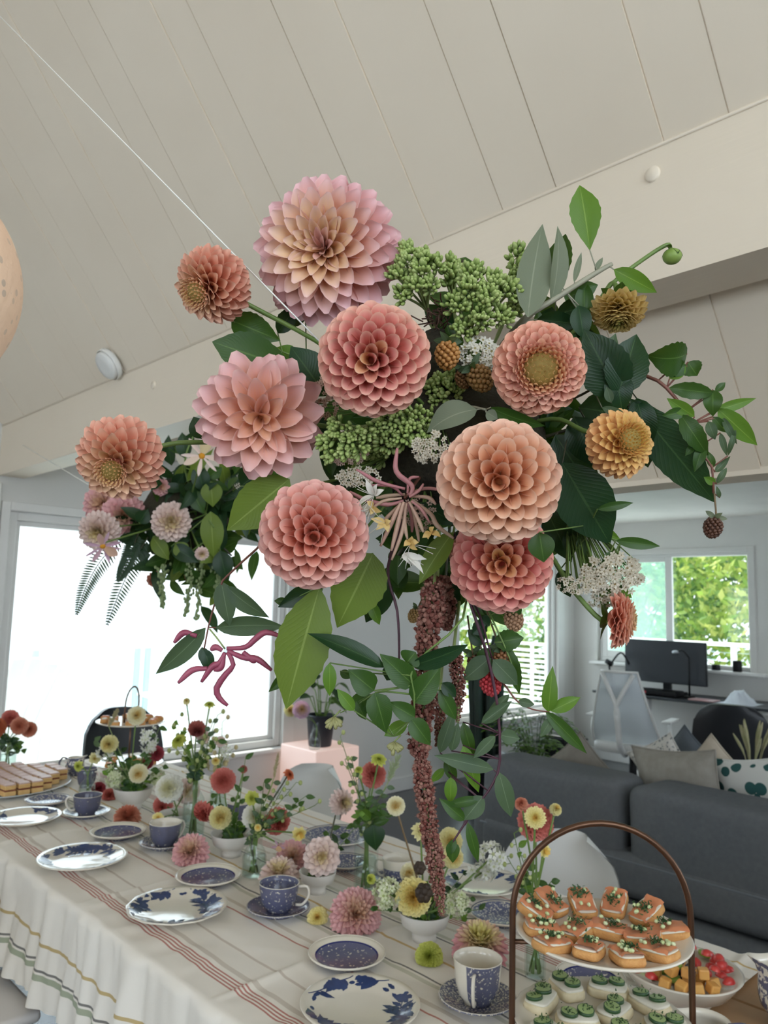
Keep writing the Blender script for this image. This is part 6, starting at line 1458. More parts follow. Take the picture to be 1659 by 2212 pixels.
big_dahlia('dahlia', 'deep coral ball dahlia tucked under the pale peach one', 1082, 1212, .745, 112, 'ball', pDeep, 190, (0, .10), HB, [(1060, 1120, .83), (1010, 1000, .89)], '#a84a3c', **BALL)
big_dahlia('dahlia', 'orange and yellow dahlia turned towards the drooping berry vine', 1340, 957, .76, 80, 'deco', pYel, 170, (.62, -.18), HB, [(1260, 930, .80), (1190, 905, .83), (1060, 940, .89)], '#b5603c', button=(.40, 90, .20, .02, .35), phimax=1.95, p=.78, flat=.70, rb=.40, wscale=1.35, tilt=.28, jit=.08)
big_dahlia('dahlia', 'mustard dahlia half open and facing down beneath the apple branch', 1335, 662, .79, 62, 'deco', pYel2, 150, (.05, 2.2), HB, [(1325, 610, .80), (1285, 660, .81), (1180, 760, .86)], '#9a8234', sepals=True, phimax=1.75, p=.72, flat=.85, rb=.38, wscale=1.6, tilt=-.12, jit=.05)
big_dahlia('dahlia', 'small coral dahlia in profile at the end of a bent brown stem', 1328, 1338, .76, 63, 'deco', pOr, 110, (2.6, .25), HB, [(1300, 1340, .76), (1255, 1295, .77), (1215, 1240, .79), (1120, 1080, .87)], '#b5604a', sepals=True, phimax=1.7, p=.62, flat=.75, rb=.36, wscale=1.65, tilt=-.05, jit=.05)
# closed green bud on an arching stem
bc = at(1452, 554, .80); bo = thing('dahlia_bud', 'round closed green dahlia bud nodding from an arched stem', 'flower bud', bc); R = mm(20, .80)
mb = MB(); mb.ell((0, 0, 0), R, R, R*.85, 20, 14); mb.build('bud', mat('bud_green', '#6f8a3c', '#869c4c', 30, .5), bo)
for i in range(6):
    a = i*pi/3; u = Vector((cos(a), sin(a), 0)); mb = MB(); leaf_geo(mb, u*R*.2+Vector((0, 0, R*.82)), u*R*(1.75 if i % 3 == 0 else 1.1)+Vector((0, 0, R*(.55 if i % 3 == 0 else -.2))), R*.65, n=u*.3+Vector((0, 0, 1)), bend=.2); mb.build('sepal', LM['mid'], bo)
MB().tube(bez([at(1449, 538, .80)-bc, at(1440, 529, .80)-bc, at(1390, 560, .80)-bc, at(1320, 615, .80)-bc, at(1265, 690, .81)-bc, at(1150, 800, .87)-bc], 20), mm(4.5, .8), 8).build('stem', M_STEM['green'], bo)

# ---------------- sedum heads
t = NT('sedum_buds'); u, v, r_ = kattr(t); t.set(rough=.5, color=t.mix(r_, t.mix(u, '#5f7a34', '#98ad5c'), t.mix(u, '#76904a', '#b4c27c'))); t.translucent('#9fb85a', .12); m_sed = t.m
def sedum(label, px, py, rx, ry, t, n, base, lean=(0, 0)):
    n = int(n*1.6); rx *= 1.14; ry *= 1.14; c = at(px, py, t); o = thing('sedum_head', label, 'flower', c, group='sedum heads of the arrangement'); rr = random.Random(int(px+py)); b = at(*base); mb = MB(); sm = MB(); sub = []
    for i in range(9):
        a = i*GA; q = sqrt((i+.5)/9)*.78; s = c+RGT*(mm(rx, t)*q*cos(a))+UPV*(mm(ry, t)*q*sin(a))-FWD*(mm(min(rx, ry), t)*.75*(1-q*q)); sub.append(s); j = b.lerp(c, .55)
        sm.tube(bez([b, j, s], 8), .0014, 5)
    for i in range(n):
        s = sub[i % 9]; d = Vector((rr.gauss(0, 1), rr.gauss(0, 1), rr.gauss(0, 1))).normalized(); out = (s-b).normalized(); d = (d+out*.55-FWD*.2).normalized(); rad = mm(max(rx, ry)*.30, t)*rr.uniform(.65, 1.05); p = s+d*rad
        w = mm(rr.uniform(4.2, 5.6), t); q = (d+out*.7).normalized().to_track_quat('Z', 'Y').to_matrix(); k = rr.random(); v0 = mb.n; mb.ell(p, w, w, w*1.9, 6, 5, R=q)
        for jx in range(v0, mb.n): mb.k[jx] = ((Vector(mb.v[jx])-p).dot(q @ Vector((0, 0, 1)))/(w*3.5)+.5, 0, k)
        mb.hask = True
        if i % 2 == 0: sm.tube([s-d*rad*.3, p], .0006, 4)
    mb.build('buds', m_sed, o, world=True)['kind'] = 'stuff'; sm.build('stalks', M_STEM['pale'], o, world=True)
sedum('broad green sedum head beside the largest dahlia', 892, 600, 60, 62, .80, 190, (960, 760, .87))
sedum('tall narrow green sedum sprig between the two top sedum heads', 972, 590, 20, 34, .83, 40, (990, 740, .87))
sedum('widest green sedum head in the top middle of the arrangement', 1030, 665, 78, 82, .80, 270, (1010, 800, .88))
sedum('upright green sedum head leaning to the apple branch', 1122, 615, 36, 76, .85, 150, (1060, 760, .90))
sedum('small sedum head squeezed between coral ball and orange dahlia', 958, 838, 44, 42, .825, 110, (990, 920, .88))
sedum('sedum head beneath the coral pink ball dahlia', 865, 925, 80, 46, .78, 200, (930, 900, .86))
sedum('loose sedum head with long stalks beside the waterlily dahlia', 742, 955, 58, 48, .745, 130, (850, 880, .84))
sedum('deep green sedum tucked behind the pale flower clusters', 795, 985, 42, 26, .845, 60, (880, 930, .87))

# ---------------- yarrow (tiny florets)
m_yar = floret_mat('yarrow_florets', '#cfc4ae', '#dcd3c0', '#8f7a50'); m_yarp = floret_mat('pink_yarrow', '#c9a898', '#d8bfae', '#8a6a58'); m_yarw = floret_mat('white_yarrow', '#dcd8c8', '#e6e2d6', '#a89a60')
def yarrow(label, px, py, rx, ry, t, n, m, base, rf=7, tilt=0):
    c = at(px, py, t); o = thing('yarrow_head', label, 'flower', c, group='yarrow heads of the arrangement'); rr = random.Random(int(px*3+py)); b = at(*base); cs = []; sm = MB()
    for i in range(n):
        a = rr.uniform(0, 6.28); q = sqrt(rr.random()); p = c+RGT*(mm(rx, t)*q*cos(a))+UPV*(mm(ry, t)*q*sin(a))-FWD*(mm(min(rx, ry)*.5, t)*(1-q*q)+rr.uniform(0, .004)); cs.append((p, (p-b).normalized()-FWD*.7+Vector((rr.uniform(-.4, .4), rr.uniform(-.4, .4), rr.uniform(-.4, .4)))))
        if i % 5 == 0: sm.tube(bez([b, b.lerp(p, .6), p], 5), .0007, 4)
    mb = MB(); florets(mb, cs, mm(rf, t), 5, int(px), .3); mb.build('florets', m, o, world=True)['kind'] = 'stuff'; sm.build('stalks', M_STEM['green'], o, world=True)
yarrow('white yarrow between the berry and the orange dahlia', 1035, 768, 42, 38, .785, 80, m_yarw, (1020, 900, .88), 9)
yarrow('flat cream yarrow head hanging beside the small coral dahlia', 1318, 1240, 70, 46, .76, 170, m_yar, (1240, 1090, .86), 9.5)
yarrow('smaller cream yarrow head on the bent brown stem', 1245, 1262, 44, 20, .75, 50, m_yar, (1225, 1110, .85), 7)
yarrow('little cream yarrow head under the hanging yarrow', 1300, 1297, 40, 12, .77, 34, m_yar, (1290, 1240, .79), 7)
yarrow('pink yarrow between the waterlily and coral ball dahlias', 706, 862, 30, 48, .77, 75, m_yarp, (820, 880, .85), 6)
yarrow('dusky pink yarrow under the waterlily dahlia', 752, 987, 46, 16, .785, 60, m_yarp, (830, 930, .86), 6)
yarrow('cream yarrow above the honeysuckle', 775, 1030, 48, 20, .76, 64, m_yar, (850, 980, .86), 7)
yarrow('cream yarrow beside the pale peach ball dahlia', 930, 965, 46, 34, .742, 80, m_yar, (950, 900, .86), 7)
yarrow('shaded yarrow behind the pale peach ball dahlia', 1232, 1066, 26, 44, .80, 60, m_yar, (1150, 1010, .87), 7)
yarrow('faded yarrow inside the honeysuckle', 905, 1110, 40, 40, .80, 40, m_yarp, (920, 1010, .87), 6)

# ---------------- berries
def berry(label, px, py, r, t, c1, c2, stem, up=1.15, sep=True, kind='green'):
    c = at(px, py, t); o = thing('raspberry', label, 'berry', c, group='raspberries of the arrangement'); R = mm(r, t); mb = MB(); N = 70
    top = (at(stem[0][0], stem[0][1], t)-c).normalized(); q = top.to_track_quat('Z', 'Y').to_matrix()
    for i in range(N):
        y = 1-2*(i+.5)/N; w = sqrt(1-y*y)*(1-.12*(-y)); mb.ell(c+q @ Vector((R*.86*w*cos(i*GA), R*.86*w*sin(i*GA), R*up*.9*y)), R*.21, R*.21, R*.21, 7, 5)
    mb.ell(c, R*.8, R*.8, R*up*.85, 12, 8); mb.build('drupelets', mat('berry_'+c1, c1, c2, 60, .5), o, world=True)
    if sep:
        for i in range(5): a = i*1.257; u = q @ Vector((cos(a), sin(a), 0)); b = c+top*R*up; leaf(o, b, b+u*R*1.25+top*R*(.55 if i % 2 else .1), R*.55, 'grey' if kind == 'brown' else 'sage', nu=5, nv=2)
    MB().tube(bez([c+top*R*.9]+[at(*s) for s in stem], 10), mm(2.2, t), 6).build('stem', M_STEM['brown'], o, world=True)
berry('unripe ochre raspberry between the coral ball and the white yarrow', 966, 768, 27, .76, '#a8743c', '#bd8a4c', [(968, 735, .77), (985, 850, .86)])
berry('dull brown raspberry beside the orange dahlia', 1038, 818, 27, .77, '#7d5a30', '#96703c', [(1020, 795, .78), (1000, 880, .87)])
berry('brown raspberry behind its neighbour by the small sedum', 1002, 818, 19, .785, '#6e4c2a', '#855f36', [(1000, 795, .80), (990, 880, .87)])
berry('pale brown raspberry hanging over the tall window', 1110, 1340, 21, .78, '#8f6a4c', '#a88262', [(1105, 1312, .78), (1080, 1280, .79), (1040, 1200, .86)])
berry('dark brown raspberry under the hanging raspberry leaf', 1086, 1428, 22, .78, '#7d5030', '#976a42', [(1080, 1395, .78), (1062, 1350, .79), (1030, 1250, .85)])
berry('ripe red raspberry half behind the purple vine', 1060, 1478, 23, .775, '#a8222c', '#c4444a', [(1050, 1450, .78), (1035, 1380, .79)], sep=False)
berry('withered dark raspberry beside the red one', 1030, 1432, 20, .79, '#5a3826', '#6e4a32', [(1020, 1405, .79), (1010, 1330, .81)])
berry('dry brown raspberry hanging at the end of the drooping vine', 1540, 1140, 20, .78, '#4a2e20', '#5e3c2a', [(1547, 1110, .78), (1543, 1065, .78), (1538, 1000, .78)], kind='brown')
berry('ochre raspberry half hidden above the tassel', 895, 1330, 14, .80, '#8f7042', '#a88652', [(905, 1310, .80), (930, 1250, .84)])

# ---------------- sprigs of leaves
def spray(label, stem, leaves, sr=4, sc='green', t=TB, name='leaf_branch', group=None):
    """stem: [(x,y[,t])]; leaves: (x0,y0,x1,y1,width,kind[,dict])"""
    st = [at(q[0], q[1], q[2] if len(q) > 2 else t) for q in stem]; o = thing(name, label, 'branch', st[-1], group=group)
    P = bez(st, 16); MB().tube(P, [mm(sr, t)*(1-.5*i/len(P)) for i in range(len(P))], 7).build('stem', M_STEM[sc], o, world=True)
    for L in leaves:
        x0, y0, x1, y1, w, kd = L[:6]; kw = dict(L[6]) if len(L) > 6 else {}; tl = kw.pop('t', t); dt = kw.pop('dt', 0.0)
        b = at(x0, y0, tl); e = at(x1, y1, tl+dt)
        near = min(P, key=lambda p: (p-b).length)
        if (near-b).length > .004: MB().tube([near, b], mm(1.6, t), 5).build('petiole', M_STEM[sc], o, world=True)
        leaf(o, b, e, mm(w, tl), kd, **kw)
    return o
spray('branch of broad olive-green leaves hanging below the salmon ball dahlia', [(900, 1010, .88), (760, 1180, .79), (700, 1262, .76)], [
    (690, 1270, 618, 1532, 118, 'olive', dict(t=.74, serr=.03, nu=18, bend=.06, fold=.12, wp=.46, twist=.15)), (806, 1196, 728, 1356, 118, 'olive', dict(t=.75, serr=.03, nu=16, bend=.05, fold=.1, wp=.38, twist=-.1)),
    (700, 1262, 600, 1312, 44, 'dark', dict(t=.78)), (622, 1300, 592, 1298, 18, 'mid', dict(t=.785)), (640, 1440, 580, 1495, 26, 'mid', dict(t=.80, fold=.5)), (840, 1250, 790, 1345, 60, 'dark', dict(t=.80)), (800, 1300, 820, 1350, 26, 'lime', dict(t=.79)), (760, 1290, 780, 1200, 30, 'dark', dict(t=.78))], 4)
spray('olive leaf beside the salmon ball dahlia, pointing to the big window', [(800, 1020, .88), (660, 1050, .80), (600, 1055, .77)], [(625, 1035, 490, 1146, 100, 'olive', dict(t=.765, serr=.02, nu=16, bend=.08, fold=.12)), (560, 1060, 540, 1010, 50, 'dark', dict(t=.80)), (520, 1050, 575, 1008, 60, 'dark', dict(t=.79))])
spray('pair of bright green toothed leaves behind the waterlily dahlia', [(880, 860, .88), (720, 800, .83), (610, 760, .80)], [
    (640, 800, 458, 738, 92, 'mid', dict(t=.80, serr=.03, nu=18, bend=.08, wp=.55, fold=.1)), (500, 692, 606, 736, 66, 'mid', dict(t=.81, serr=.03, nu=16, wp=.4)), (705, 855, 628, 748, 92, 'dark', dict(t=.79, fold=.1)), (660, 690, 600, 680, 40, 'dark', dict(t=.84)), (640, 780, 598, 750, 44, 'lime', dict(t=.81)), (480, 830, 500, 780, 30, 'mid', dict(t=.80)), (440, 948, 418, 900, 44, 'dark', dict(t=.79)), (600, 720, 640, 660, 40, 'dark', dict(t=.83)), (660, 690, 620, 640, 50, 'dark', dict(t=.84))])
spray('grey woolly apple branch with folded leaves rising at the top', [(1060, 780, .87), (1130, 692, .80), (1200, 645, .79), (1290, 588, .79), (1322, 570, .79)], [
    (1140, 685, 1172, 484, 78, 'grey', dict(t=.78, bend=-.12, twist=.25, fold=.3)), (1190, 655, 1204, 488, 44, 'grey', dict(t=.79, twist=.6, fold=.5)), (1205, 612, 1222, 505, 66, 'mid', dict(t=.80, twist=-.5, serr=.03, nu=14)), (1274, 540, 1252, 400, 66, 'lime', dict(t=.785, serr=.03, nu=16, bend=.1, wp=.55, twist=.2)),
    (1326, 582, 1419, 632, 42, 'lime', dict(t=.785, bend=.25)), (1240, 610, 1256, 545, 14, 'grey', dict(t=.79)), (1230, 640, 1292, 615, 40, 'mid', dict(t=.80)), (1262, 690, 1262, 605, 40, 'mid', dict(t=.80, fold=.5)), (1285, 585, 1302, 556, 12, 'grey', dict(t=.79)), (1250, 660, 1262, 735, 46, 'dark', dict(t=.79)), (1200, 680, 1290, 655, 50, 'dark', dict(t=.82)), (1160, 690, 1255, 700, 44, 'dark', dict(t=.82))], 9, 'grey', name='apple_branch')
spray('crinkled dark raspberry leaves beside the orange dahlia', [(1080, 900, .88), (1240, 860, .80), (1330, 800, .78)], [
    (1340, 860, 1262, 712, 110, 'dark', dict(t=.775, serr=.03, nu=16, bend=.15)), (1335, 855, 1375, 722, 92, 'dark', dict(t=.77, serr=.03, nu=16, bend=.15)), (1330, 800, 1345, 895, 60, 'dark', dict(t=.775, bend=.3)), (1300, 880, 1355, 900, 20, 'sage', dict(t=.765, bend=.4)), (1320, 870, 1310, 835, 20, 'sage', dict(t=.765)), (1290, 830, 1330, 720, 50, 'sage', dict(t=.78)), (1375, 860, 1405, 970, 60, 'dark', dict(t=.79, bend=.2))], 4, 'dark')
spray('large glossy dark leaves spreading behind the yellow-orange dahlia', [(1060, 980, .89), (1250, 920, .83), (1370, 870, .80)], [
    (1362, 862, 1545, 1086, 92, 'dark', dict(t=.79, serr=.02, nu=22, bend=.06, fold=.15, wp=.48)), (1215, 1000, 1318, 1176, 124, 'dark', dict(t=.78, bend=.06, fold=.12, wp=.45, nu=14, serr=.015)), (1420, 900, 1470, 1000, 50, 'dark', dict(t=.81)), (1380, 930, 1400, 1010, 56, 'dark', dict(t=.80)), (1240, 900, 1290, 1010, 80, 'dark', dict(t=.82)), (1250, 880, 1380, 900, 90, 'dark', dict(t=.83)), (1200, 940, 1270, 1050, 90, 'dark', dict(t=.83))], 5, 'dark')
spray('drooping raspberry vine with curled leaves ending in a dry berry', [(1300, 800, .82), (1395, 812, .79), (1440, 838, .78), (1480, 890, .78), (1503, 940, .78), (1520, 985, .78), (1538, 1010, .78), (1541, 1065, .78)], [
    (1484, 764, 1396, 768, 78, 'mid', dict(bend=.55, serr=.04, nu=16, n=-UPV*.6-FWD)), (1484, 790, 1440, 812, 30, 'mid', dict(bend=.2)), (1486, 782, 1506, 812, 44, 'mid', dict(serr=.04, nu=12)), (1470, 780, 1398, 780, 22, 'sage', dict(bend=.45, n=UPV)), (1446, 818, 1482, 788, 30, 'lime', dict()),
    (1445, 838, 1545, 850, 36, 'mid', dict(bend=.35, serr=.04, nu=12)), (1545, 846, 1567, 826, 16, 'mid', dict()), (1540, 842, 1540, 900, 40, 'mid', dict(bend=.4)), (1545, 888, 1634, 860, 24, 'lime', dict(bend=-.1)), (1550, 882, 1636, 962, 44, 'lime', dict(serr=.01)), (1560, 900, 1592, 960, 16, 'sage', dict(bend=.6)), (1540, 900, 1570, 935, 22, 'mid', dict()),
    (1480, 890, 1430, 898, 26, 'mid', dict()), (1470, 895, 1530, 985, 44, 'mid', dict(bend=.35, serr=.04, nu=12)), (1500, 900, 1440, 860, 30, 'lime', dict()), (1530, 910, 1545, 950, 24, 'sage', dict(bend=.4)), (1520, 960, 1500, 1020, 26, 'mid', dict(bend=.2)), (1556, 935, 1570, 985, 14, 'sage', dict()), (1572, 985, 1590, 925, 12, 'sage', dict(bend=.7)), (1540, 1010, 1530, 975, 18, 'mid', dict()), (1545, 1045, 1520, 1030, 18, 'lime', dict()), (1545, 1020, 1578, 985, 16, 'sage', dict(bend=-.5)), (1548, 1045, 1570, 1010, 14, 'sage', dict(bend=.5)), (1500, 960, 1480, 985, 16, 'mid', dict()), (1555, 1075, 1548, 1050, 10, 'sage', dict(bend=.5))], 4.5, 'rust', .78, 'raspberry_vine')
spray('slim green leaves with fine stems above the cream yarrow', [(1060, 1020, .89), (1230, 1100, .81), (1290, 1150, .79), (1340, 1170, .78)], [
    (1330, 1168, 1426, 1180, 26, 'mid', dict(bend=.15)), (1290, 1100, 1368, 1086, 20, 'mid', dict()), (1280, 1140, 1340, 1165, 26, 'lime', dict(t=.79)), (1255, 1150, 1270, 1250, 32, 'mid', dict(t=.80)), (1240, 1130, 1225, 1210, 36, 'dark', dict(t=.82)), (1330, 1265, 1365, 1292, 22, 'lime', dict(t=.78)), (1310, 1320, 1300, 1270, 18, 'lime', dict(t=.78)), (1285, 1090, 1260, 1160, 60, 'dark', dict(t=.80)), (1180, 1100, 1235, 1215, 60, 'dark', dict(t=.84)), (1320, 1190, 1300, 1240, 20, 'mid', dict()), (1165, 1150, 1175, 1215, 58, 'mid', dict(t=.69, bend=.1)), (1210, 1230, 1232, 1290, 40, 'dark', dict(t=.80)), (1290, 1280, 1355, 1265, 16, 'mid', dict())], 3)
spray('lime green leaf beside the honeysuckle tips', [(950, 1060, .86), (980, 1120, .78), (978, 1160, .76)], [(978, 1150, 905, 1262, 52, 'olive', dict(t=.75, bend=.1, twist=.3)), (985, 1130, 900, 1085, 40, 'dark', dict(t=.80))])
spray('woolly grey leaf curling beneath the berries', [(980, 900, .86), (1010, 880, .78), (1050, 885, .76)], [(1030, 885, 922, 935, 70, 'grey', dict(t=.755, bend=.3, twist=.6)), (1060, 880, 1178, 920, 36, 'mid', dict(t=.75, bend=.2, twist=.4)), (1050, 890, 1075, 905, 26, 'grey', dict(t=.75))], 5, 'grey')
# honeysuckle sprig on the left, seen against the window
hs = spray('honeysuckle sprig with grey-green leaves and wine-red buds against the window', [(760, 1080, .86), (600, 1150, .80), (555, 1185, .78), (490, 1245, .77), (478, 1262, .77), (462, 1310, .77), (450, 1355, .77), (441, 1402, .77)], [
    (478, 1256, 496, 1352, 46, 'sage', dict(bend=.1)), (488, 1266, 582, 1334, 42, 'sage', dict(twist=.5)), (466, 1356, 616, 1354, 46, 'sage', dict(bend=-.2, twist=.3)), (444, 1356, 336, 1456, 46, 'sage', dict(twist=-.3)), (442, 1402, 455, 1452, 30, 'dark', dict()), (436, 1398, 448, 1440, 26, 'dark', dict())], 3.2, 'rust', .77, 'honeysuckle_sprig')
def tube_flower(parent, pts, w, m, t, nm='flower_tube'):
    P = bez([at(x, y, t+(q[0] if q else 0)) for x, y, *q in pts], 14); n = len(P); MB().tube(P, [mm(w, t)*(.68 if t < .75 else .9)*(.42+.7*sin(pi*min(1, .15+.80*(i/(n-1))**1.5))) for i in range(n)], 8).build(nm, m, parent, world=True)
m_wine = mat('wine_bud', '#8c3a52', '#a85468', 30, .45); m_cream_t = mat('honeysuckle_cream', '#d8bfa2', '#c49a88', 20, .5, trans=.15); m_pink_t = mat('honeysuckle_pink', '#a86470', '#bd8880', 14, .5, trans=.12); m_gold_t = mat('honeysuckle_gold', '#cfa85e', '#dcc080', 20, .5, trans=.2); m_white_t = mat('honeysuckle_white', '#e0dcd2', '#d6d0c4', 20, .5, trans=.2)
MB().tube(bez([at(452, 1358, .77), at(470, 1380, .77), at(486, 1402, .77)], 6), mm(2.2, .77), 6).build('flower_stalk', M_STEM['pale'], hs, world=True)
for P in ([(425, 1374), (397, 1367), (376, 1388)], [(490, 1401), (530, 1398), (552, 1380), (575, 1366), (612, 1376)], [(492, 1406), (525, 1420), (556, 1424), (587, 1448)], [(486, 1410), (474, 1432), (458, 1440), (435, 1473)], [(448, 1444), (415, 1448), (385, 1475)], [(492, 1408), (504, 1436), (488, 1456), (468, 1486), (474, 1508), (492, 1524)], [(484, 1412), (478, 1440), (462, 1448)], [(525, 1408), (545, 1425), (555, 1425)], [(480, 1405), (466, 1398), (455, 1404)]): tube_flower(hs, P, 7, m_wine, .765)
# honeysuckle bloom in the middle
hc = at(872, 1078, .72); ho = thing('honeysuckle_flower', 'open honeysuckle with long cream and pink tubes in the middle of the arrangement', 'flower', hc)
MB().tube(bez([at(875, 1075, .725), at(900, 1040, .80), at(930, 1000, .88)], 8), mm(4, .72), 7).build('stem', M_STEM['rust'], ho, world=True)
r = random.Random(8)
TUB = [([(886, 1072), (890, 1049), (856, 1018), (858, 968)], 8, 'p'), ([(875, 1068), (840, 1071), (812, 1076)], 6, 'c'), ([(875, 1056), (818, 1041), (770, 1014)], 6, 'p'), ([(868, 1086), (842, 1112), (828, 1128)], 6, 'c'), ([(872, 1084), (860, 1130), (845, 1190)], 7, 'c'), ([(875, 1086), (874, 1130), (880, 1165)], 6, 'c'), ([(880, 1084), (890, 1120), (890, 1150)], 6, 'p'), ([(884, 1084), (905, 1125), (915, 1150)], 6, 'c'), ([(890, 1080), (930, 1110), (945, 1136), (980, 1163)], 7, 'c'), ([(888, 1072), (925, 1075), (942, 1090)], 6, 'c'), ([(880, 1068), (920, 1055), (960, 1060)], 5, 'p'), ([(872, 1082), (838, 1090), (790, 1080), (755, 1062)], 7, 'p'), ([(866, 1086), (850, 1120), (822, 1180)], 7, 'c'), ([(870, 1070), (845, 1050), (800, 1048)], 5, 'p'), ([(884, 1074), (905, 1060), (915, 1045)], 5, 'p'), ([(878, 1086), (868, 1150), (846, 1210)], 6, 'c'), ([(888, 1082), (910, 1100), (928, 1128)], 5, 'p'), ([(880, 1065), (885, 1035), (905, 1030)], 5, 'p'), ([(868, 1076), (830, 1082), (800, 1100)], 5, 'c'), ([(886, 1084), (900, 1140), (905, 1170)], 5, 'c')]
for P, w, k in TUB: tube_flower(ho, P, w, m_cream_t if k == 'c' else m_pink_t, .715+r.uniform(-.008, .012))
for bx, by, col, tips in ((808, 1070, m_white_t, [(790, 1035), (815, 1045), (830, 1058), (770, 1098), (800, 1040)]), (832, 1130, m_gold_t, [(800, 1120), (845, 1125), (812, 1145), (838, 1150)]), (886, 1170, m_gold_t, [(872, 1180), (905, 1172), (890, 1158), (902, 1188)]), (930, 1150, m_gold_t, [(912, 1162), (952, 1160), (938, 1138), (925, 1165)]), (872, 1195, m_white_t, [(882, 1215), (915, 1240), (905, 1222), (922, 1208)]), (805, 1095, m_gold_t, [(792, 1082), (825, 1105), (800, 1112)])):
    for tx, ty in tips: mb = MB(); leaf_geo(mb, at(bx, by, .705), at(tx, ty, .70), mm(15, .7), bend=.3, twist=r.uniform(-.8, .8), nu=6, nv=2); mb.build('lip_petal', col, ho, world=True)
for i in range(26):
    bx, by = r.choice([(808, 1070), (832, 1130), (886, 1175), (880, 1200), (800, 1100)]); a = r.uniform(1.6, 4.2) if bx < 860 else r.uniform(.2, 2.4); L = r.uniform(28, 62); MB().tube(bez([at(bx, by, .705), at(bx+cos(a)*L*.5, by+sin(a)*L*.4, .70), at(bx+cos(a)*L, by+sin(a)*L*.9, .70)], 6), mm(.8, .7), 4).build('stamen', m_white_t, ho, world=True)

# ---------------- hanging vines
spray('dark purple bare vine stem hanging beside the tassel', [(880, 1100, .84), (838, 1225, .78), (858, 1320, .77), (862, 1420, .77), (856, 1475, .77)], [], 4, 'purple', name='vine')
spray('long purple vine with paired oval leaves hanging lowest beside the tassel', [(980, 1150, .86), (1012, 1290, .76), (1048, 1400, .76), (1074, 1520, .76), (1080, 1640, .76), (1066, 1690, .76), (1040, 1728, .76), (1000, 1785, .76), (968, 1835, .76)], [
    (1070, 1590, 1022, 1638, 26, 'sage', dict(bend=.1)), (1080, 1588, 1123, 1596, 32, 'sage', dict()), (1066, 1662, 938, 1632, 36, 'sage', dict(bend=-.1)), (1078, 1668, 1104, 1765, 40, 'sage', dict()), (1044, 1720, 1002, 1772, 42, 'sage', dict()), (1036, 1726, 960, 1740, 22, 'mid', dict()), (1004, 1772, 948, 1724, 28, 'mid', dict()), (1010, 1776, 1033, 1863, 24, 'mid', dict()), (978, 1818, 978, 1864, 30, 'mid', dict(wp=.3)), (984, 1812, 966, 1850, 20, 'mid', dict()), (1000, 1610, 1034, 1712, 36, 'lime', dict(t=.77)), (975, 1678, 972, 1736, 28, 'lime', dict(t=.77)), (962, 1640, 985, 1690, 26, 'mid', dict(t=.78)), (950, 1626, 982, 1530, 30, 'sage', dict(t=.77)), (975, 1622, 990, 1560, 26, 'sage', dict(t=.77)), (1040, 1562, 1106, 1514, 26, 'sage', dict(fold=.6)), (1000, 1560, 1022, 1640, 28, 'mid', dict(t=.78)), (960, 1660, 930, 1690, 18, 'lime', dict(t=.78))], 4, 'purple', .76, 'vine')
spray('second purple stem running beside the long vine', [(990, 1150, .86), (1018, 1280, .77), (1040, 1340, .77), (1062, 1420, .77)], [(1060, 1420, 1000, 1470, 46, 'sage', dict(t=.775)), (1065, 1425, 1118, 1480, 46, 'sage', dict(t=.765, bend=.2)), (1045, 1390, 1010, 1360, 36, 'dark', dict(t=.78)), (1060, 1400, 1035, 1445, 40, 'mid', dict(t=.785))], 3.5, 'purple', name='vine')
spray('toothed raspberry leaves hanging before the tall window', [(1020, 1240, .84), (1060, 1330, .78), (1100, 1420, .77), (1112, 1470, .77)], [
    (1068, 1388, 1132, 1378, 46, 'mid', dict(serr=.06, nu=14, bend=.15)), (1100, 1400, 1122, 1500, 30, 'mid', dict(serr=.05, nu=14)), (1050, 1345, 1020, 1370, 34, 'dark', dict(serr=.05, nu=12)), (1110, 1300, 1120, 1335, 26, 'mid', dict(serr=.05, nu=12)), (1035, 1335, 1058, 1352, 30, 'dark', dict())], 2.5, 'green', .775)
spray('thin rusty stem with bitten light-green leaves reaching out over the sofa', [(1060, 1440, .79), (1092, 1482, .775), (1118, 1515, .77), (1150, 1532, .77), (1186, 1538, .77)], [
    (1184, 1538, 1194, 1438, 34, 'lime', dict(serr=.02, wp=.35)), (1190, 1536, 1254, 1506, 30, 'lime', dict(bend=.25)), (1178, 1536, 1268, 1628, 30, 'mid', dict(bend=.1)), (1192, 1552, 1168, 1592, 22, 'sage', dict()), (1118, 1515, 1155, 1522, 20, 'sage', dict()), (1100, 1500, 1046, 1555, 22, 'sage', dict(fold=.6))], 2.6, 'rust', .77, 'vine')
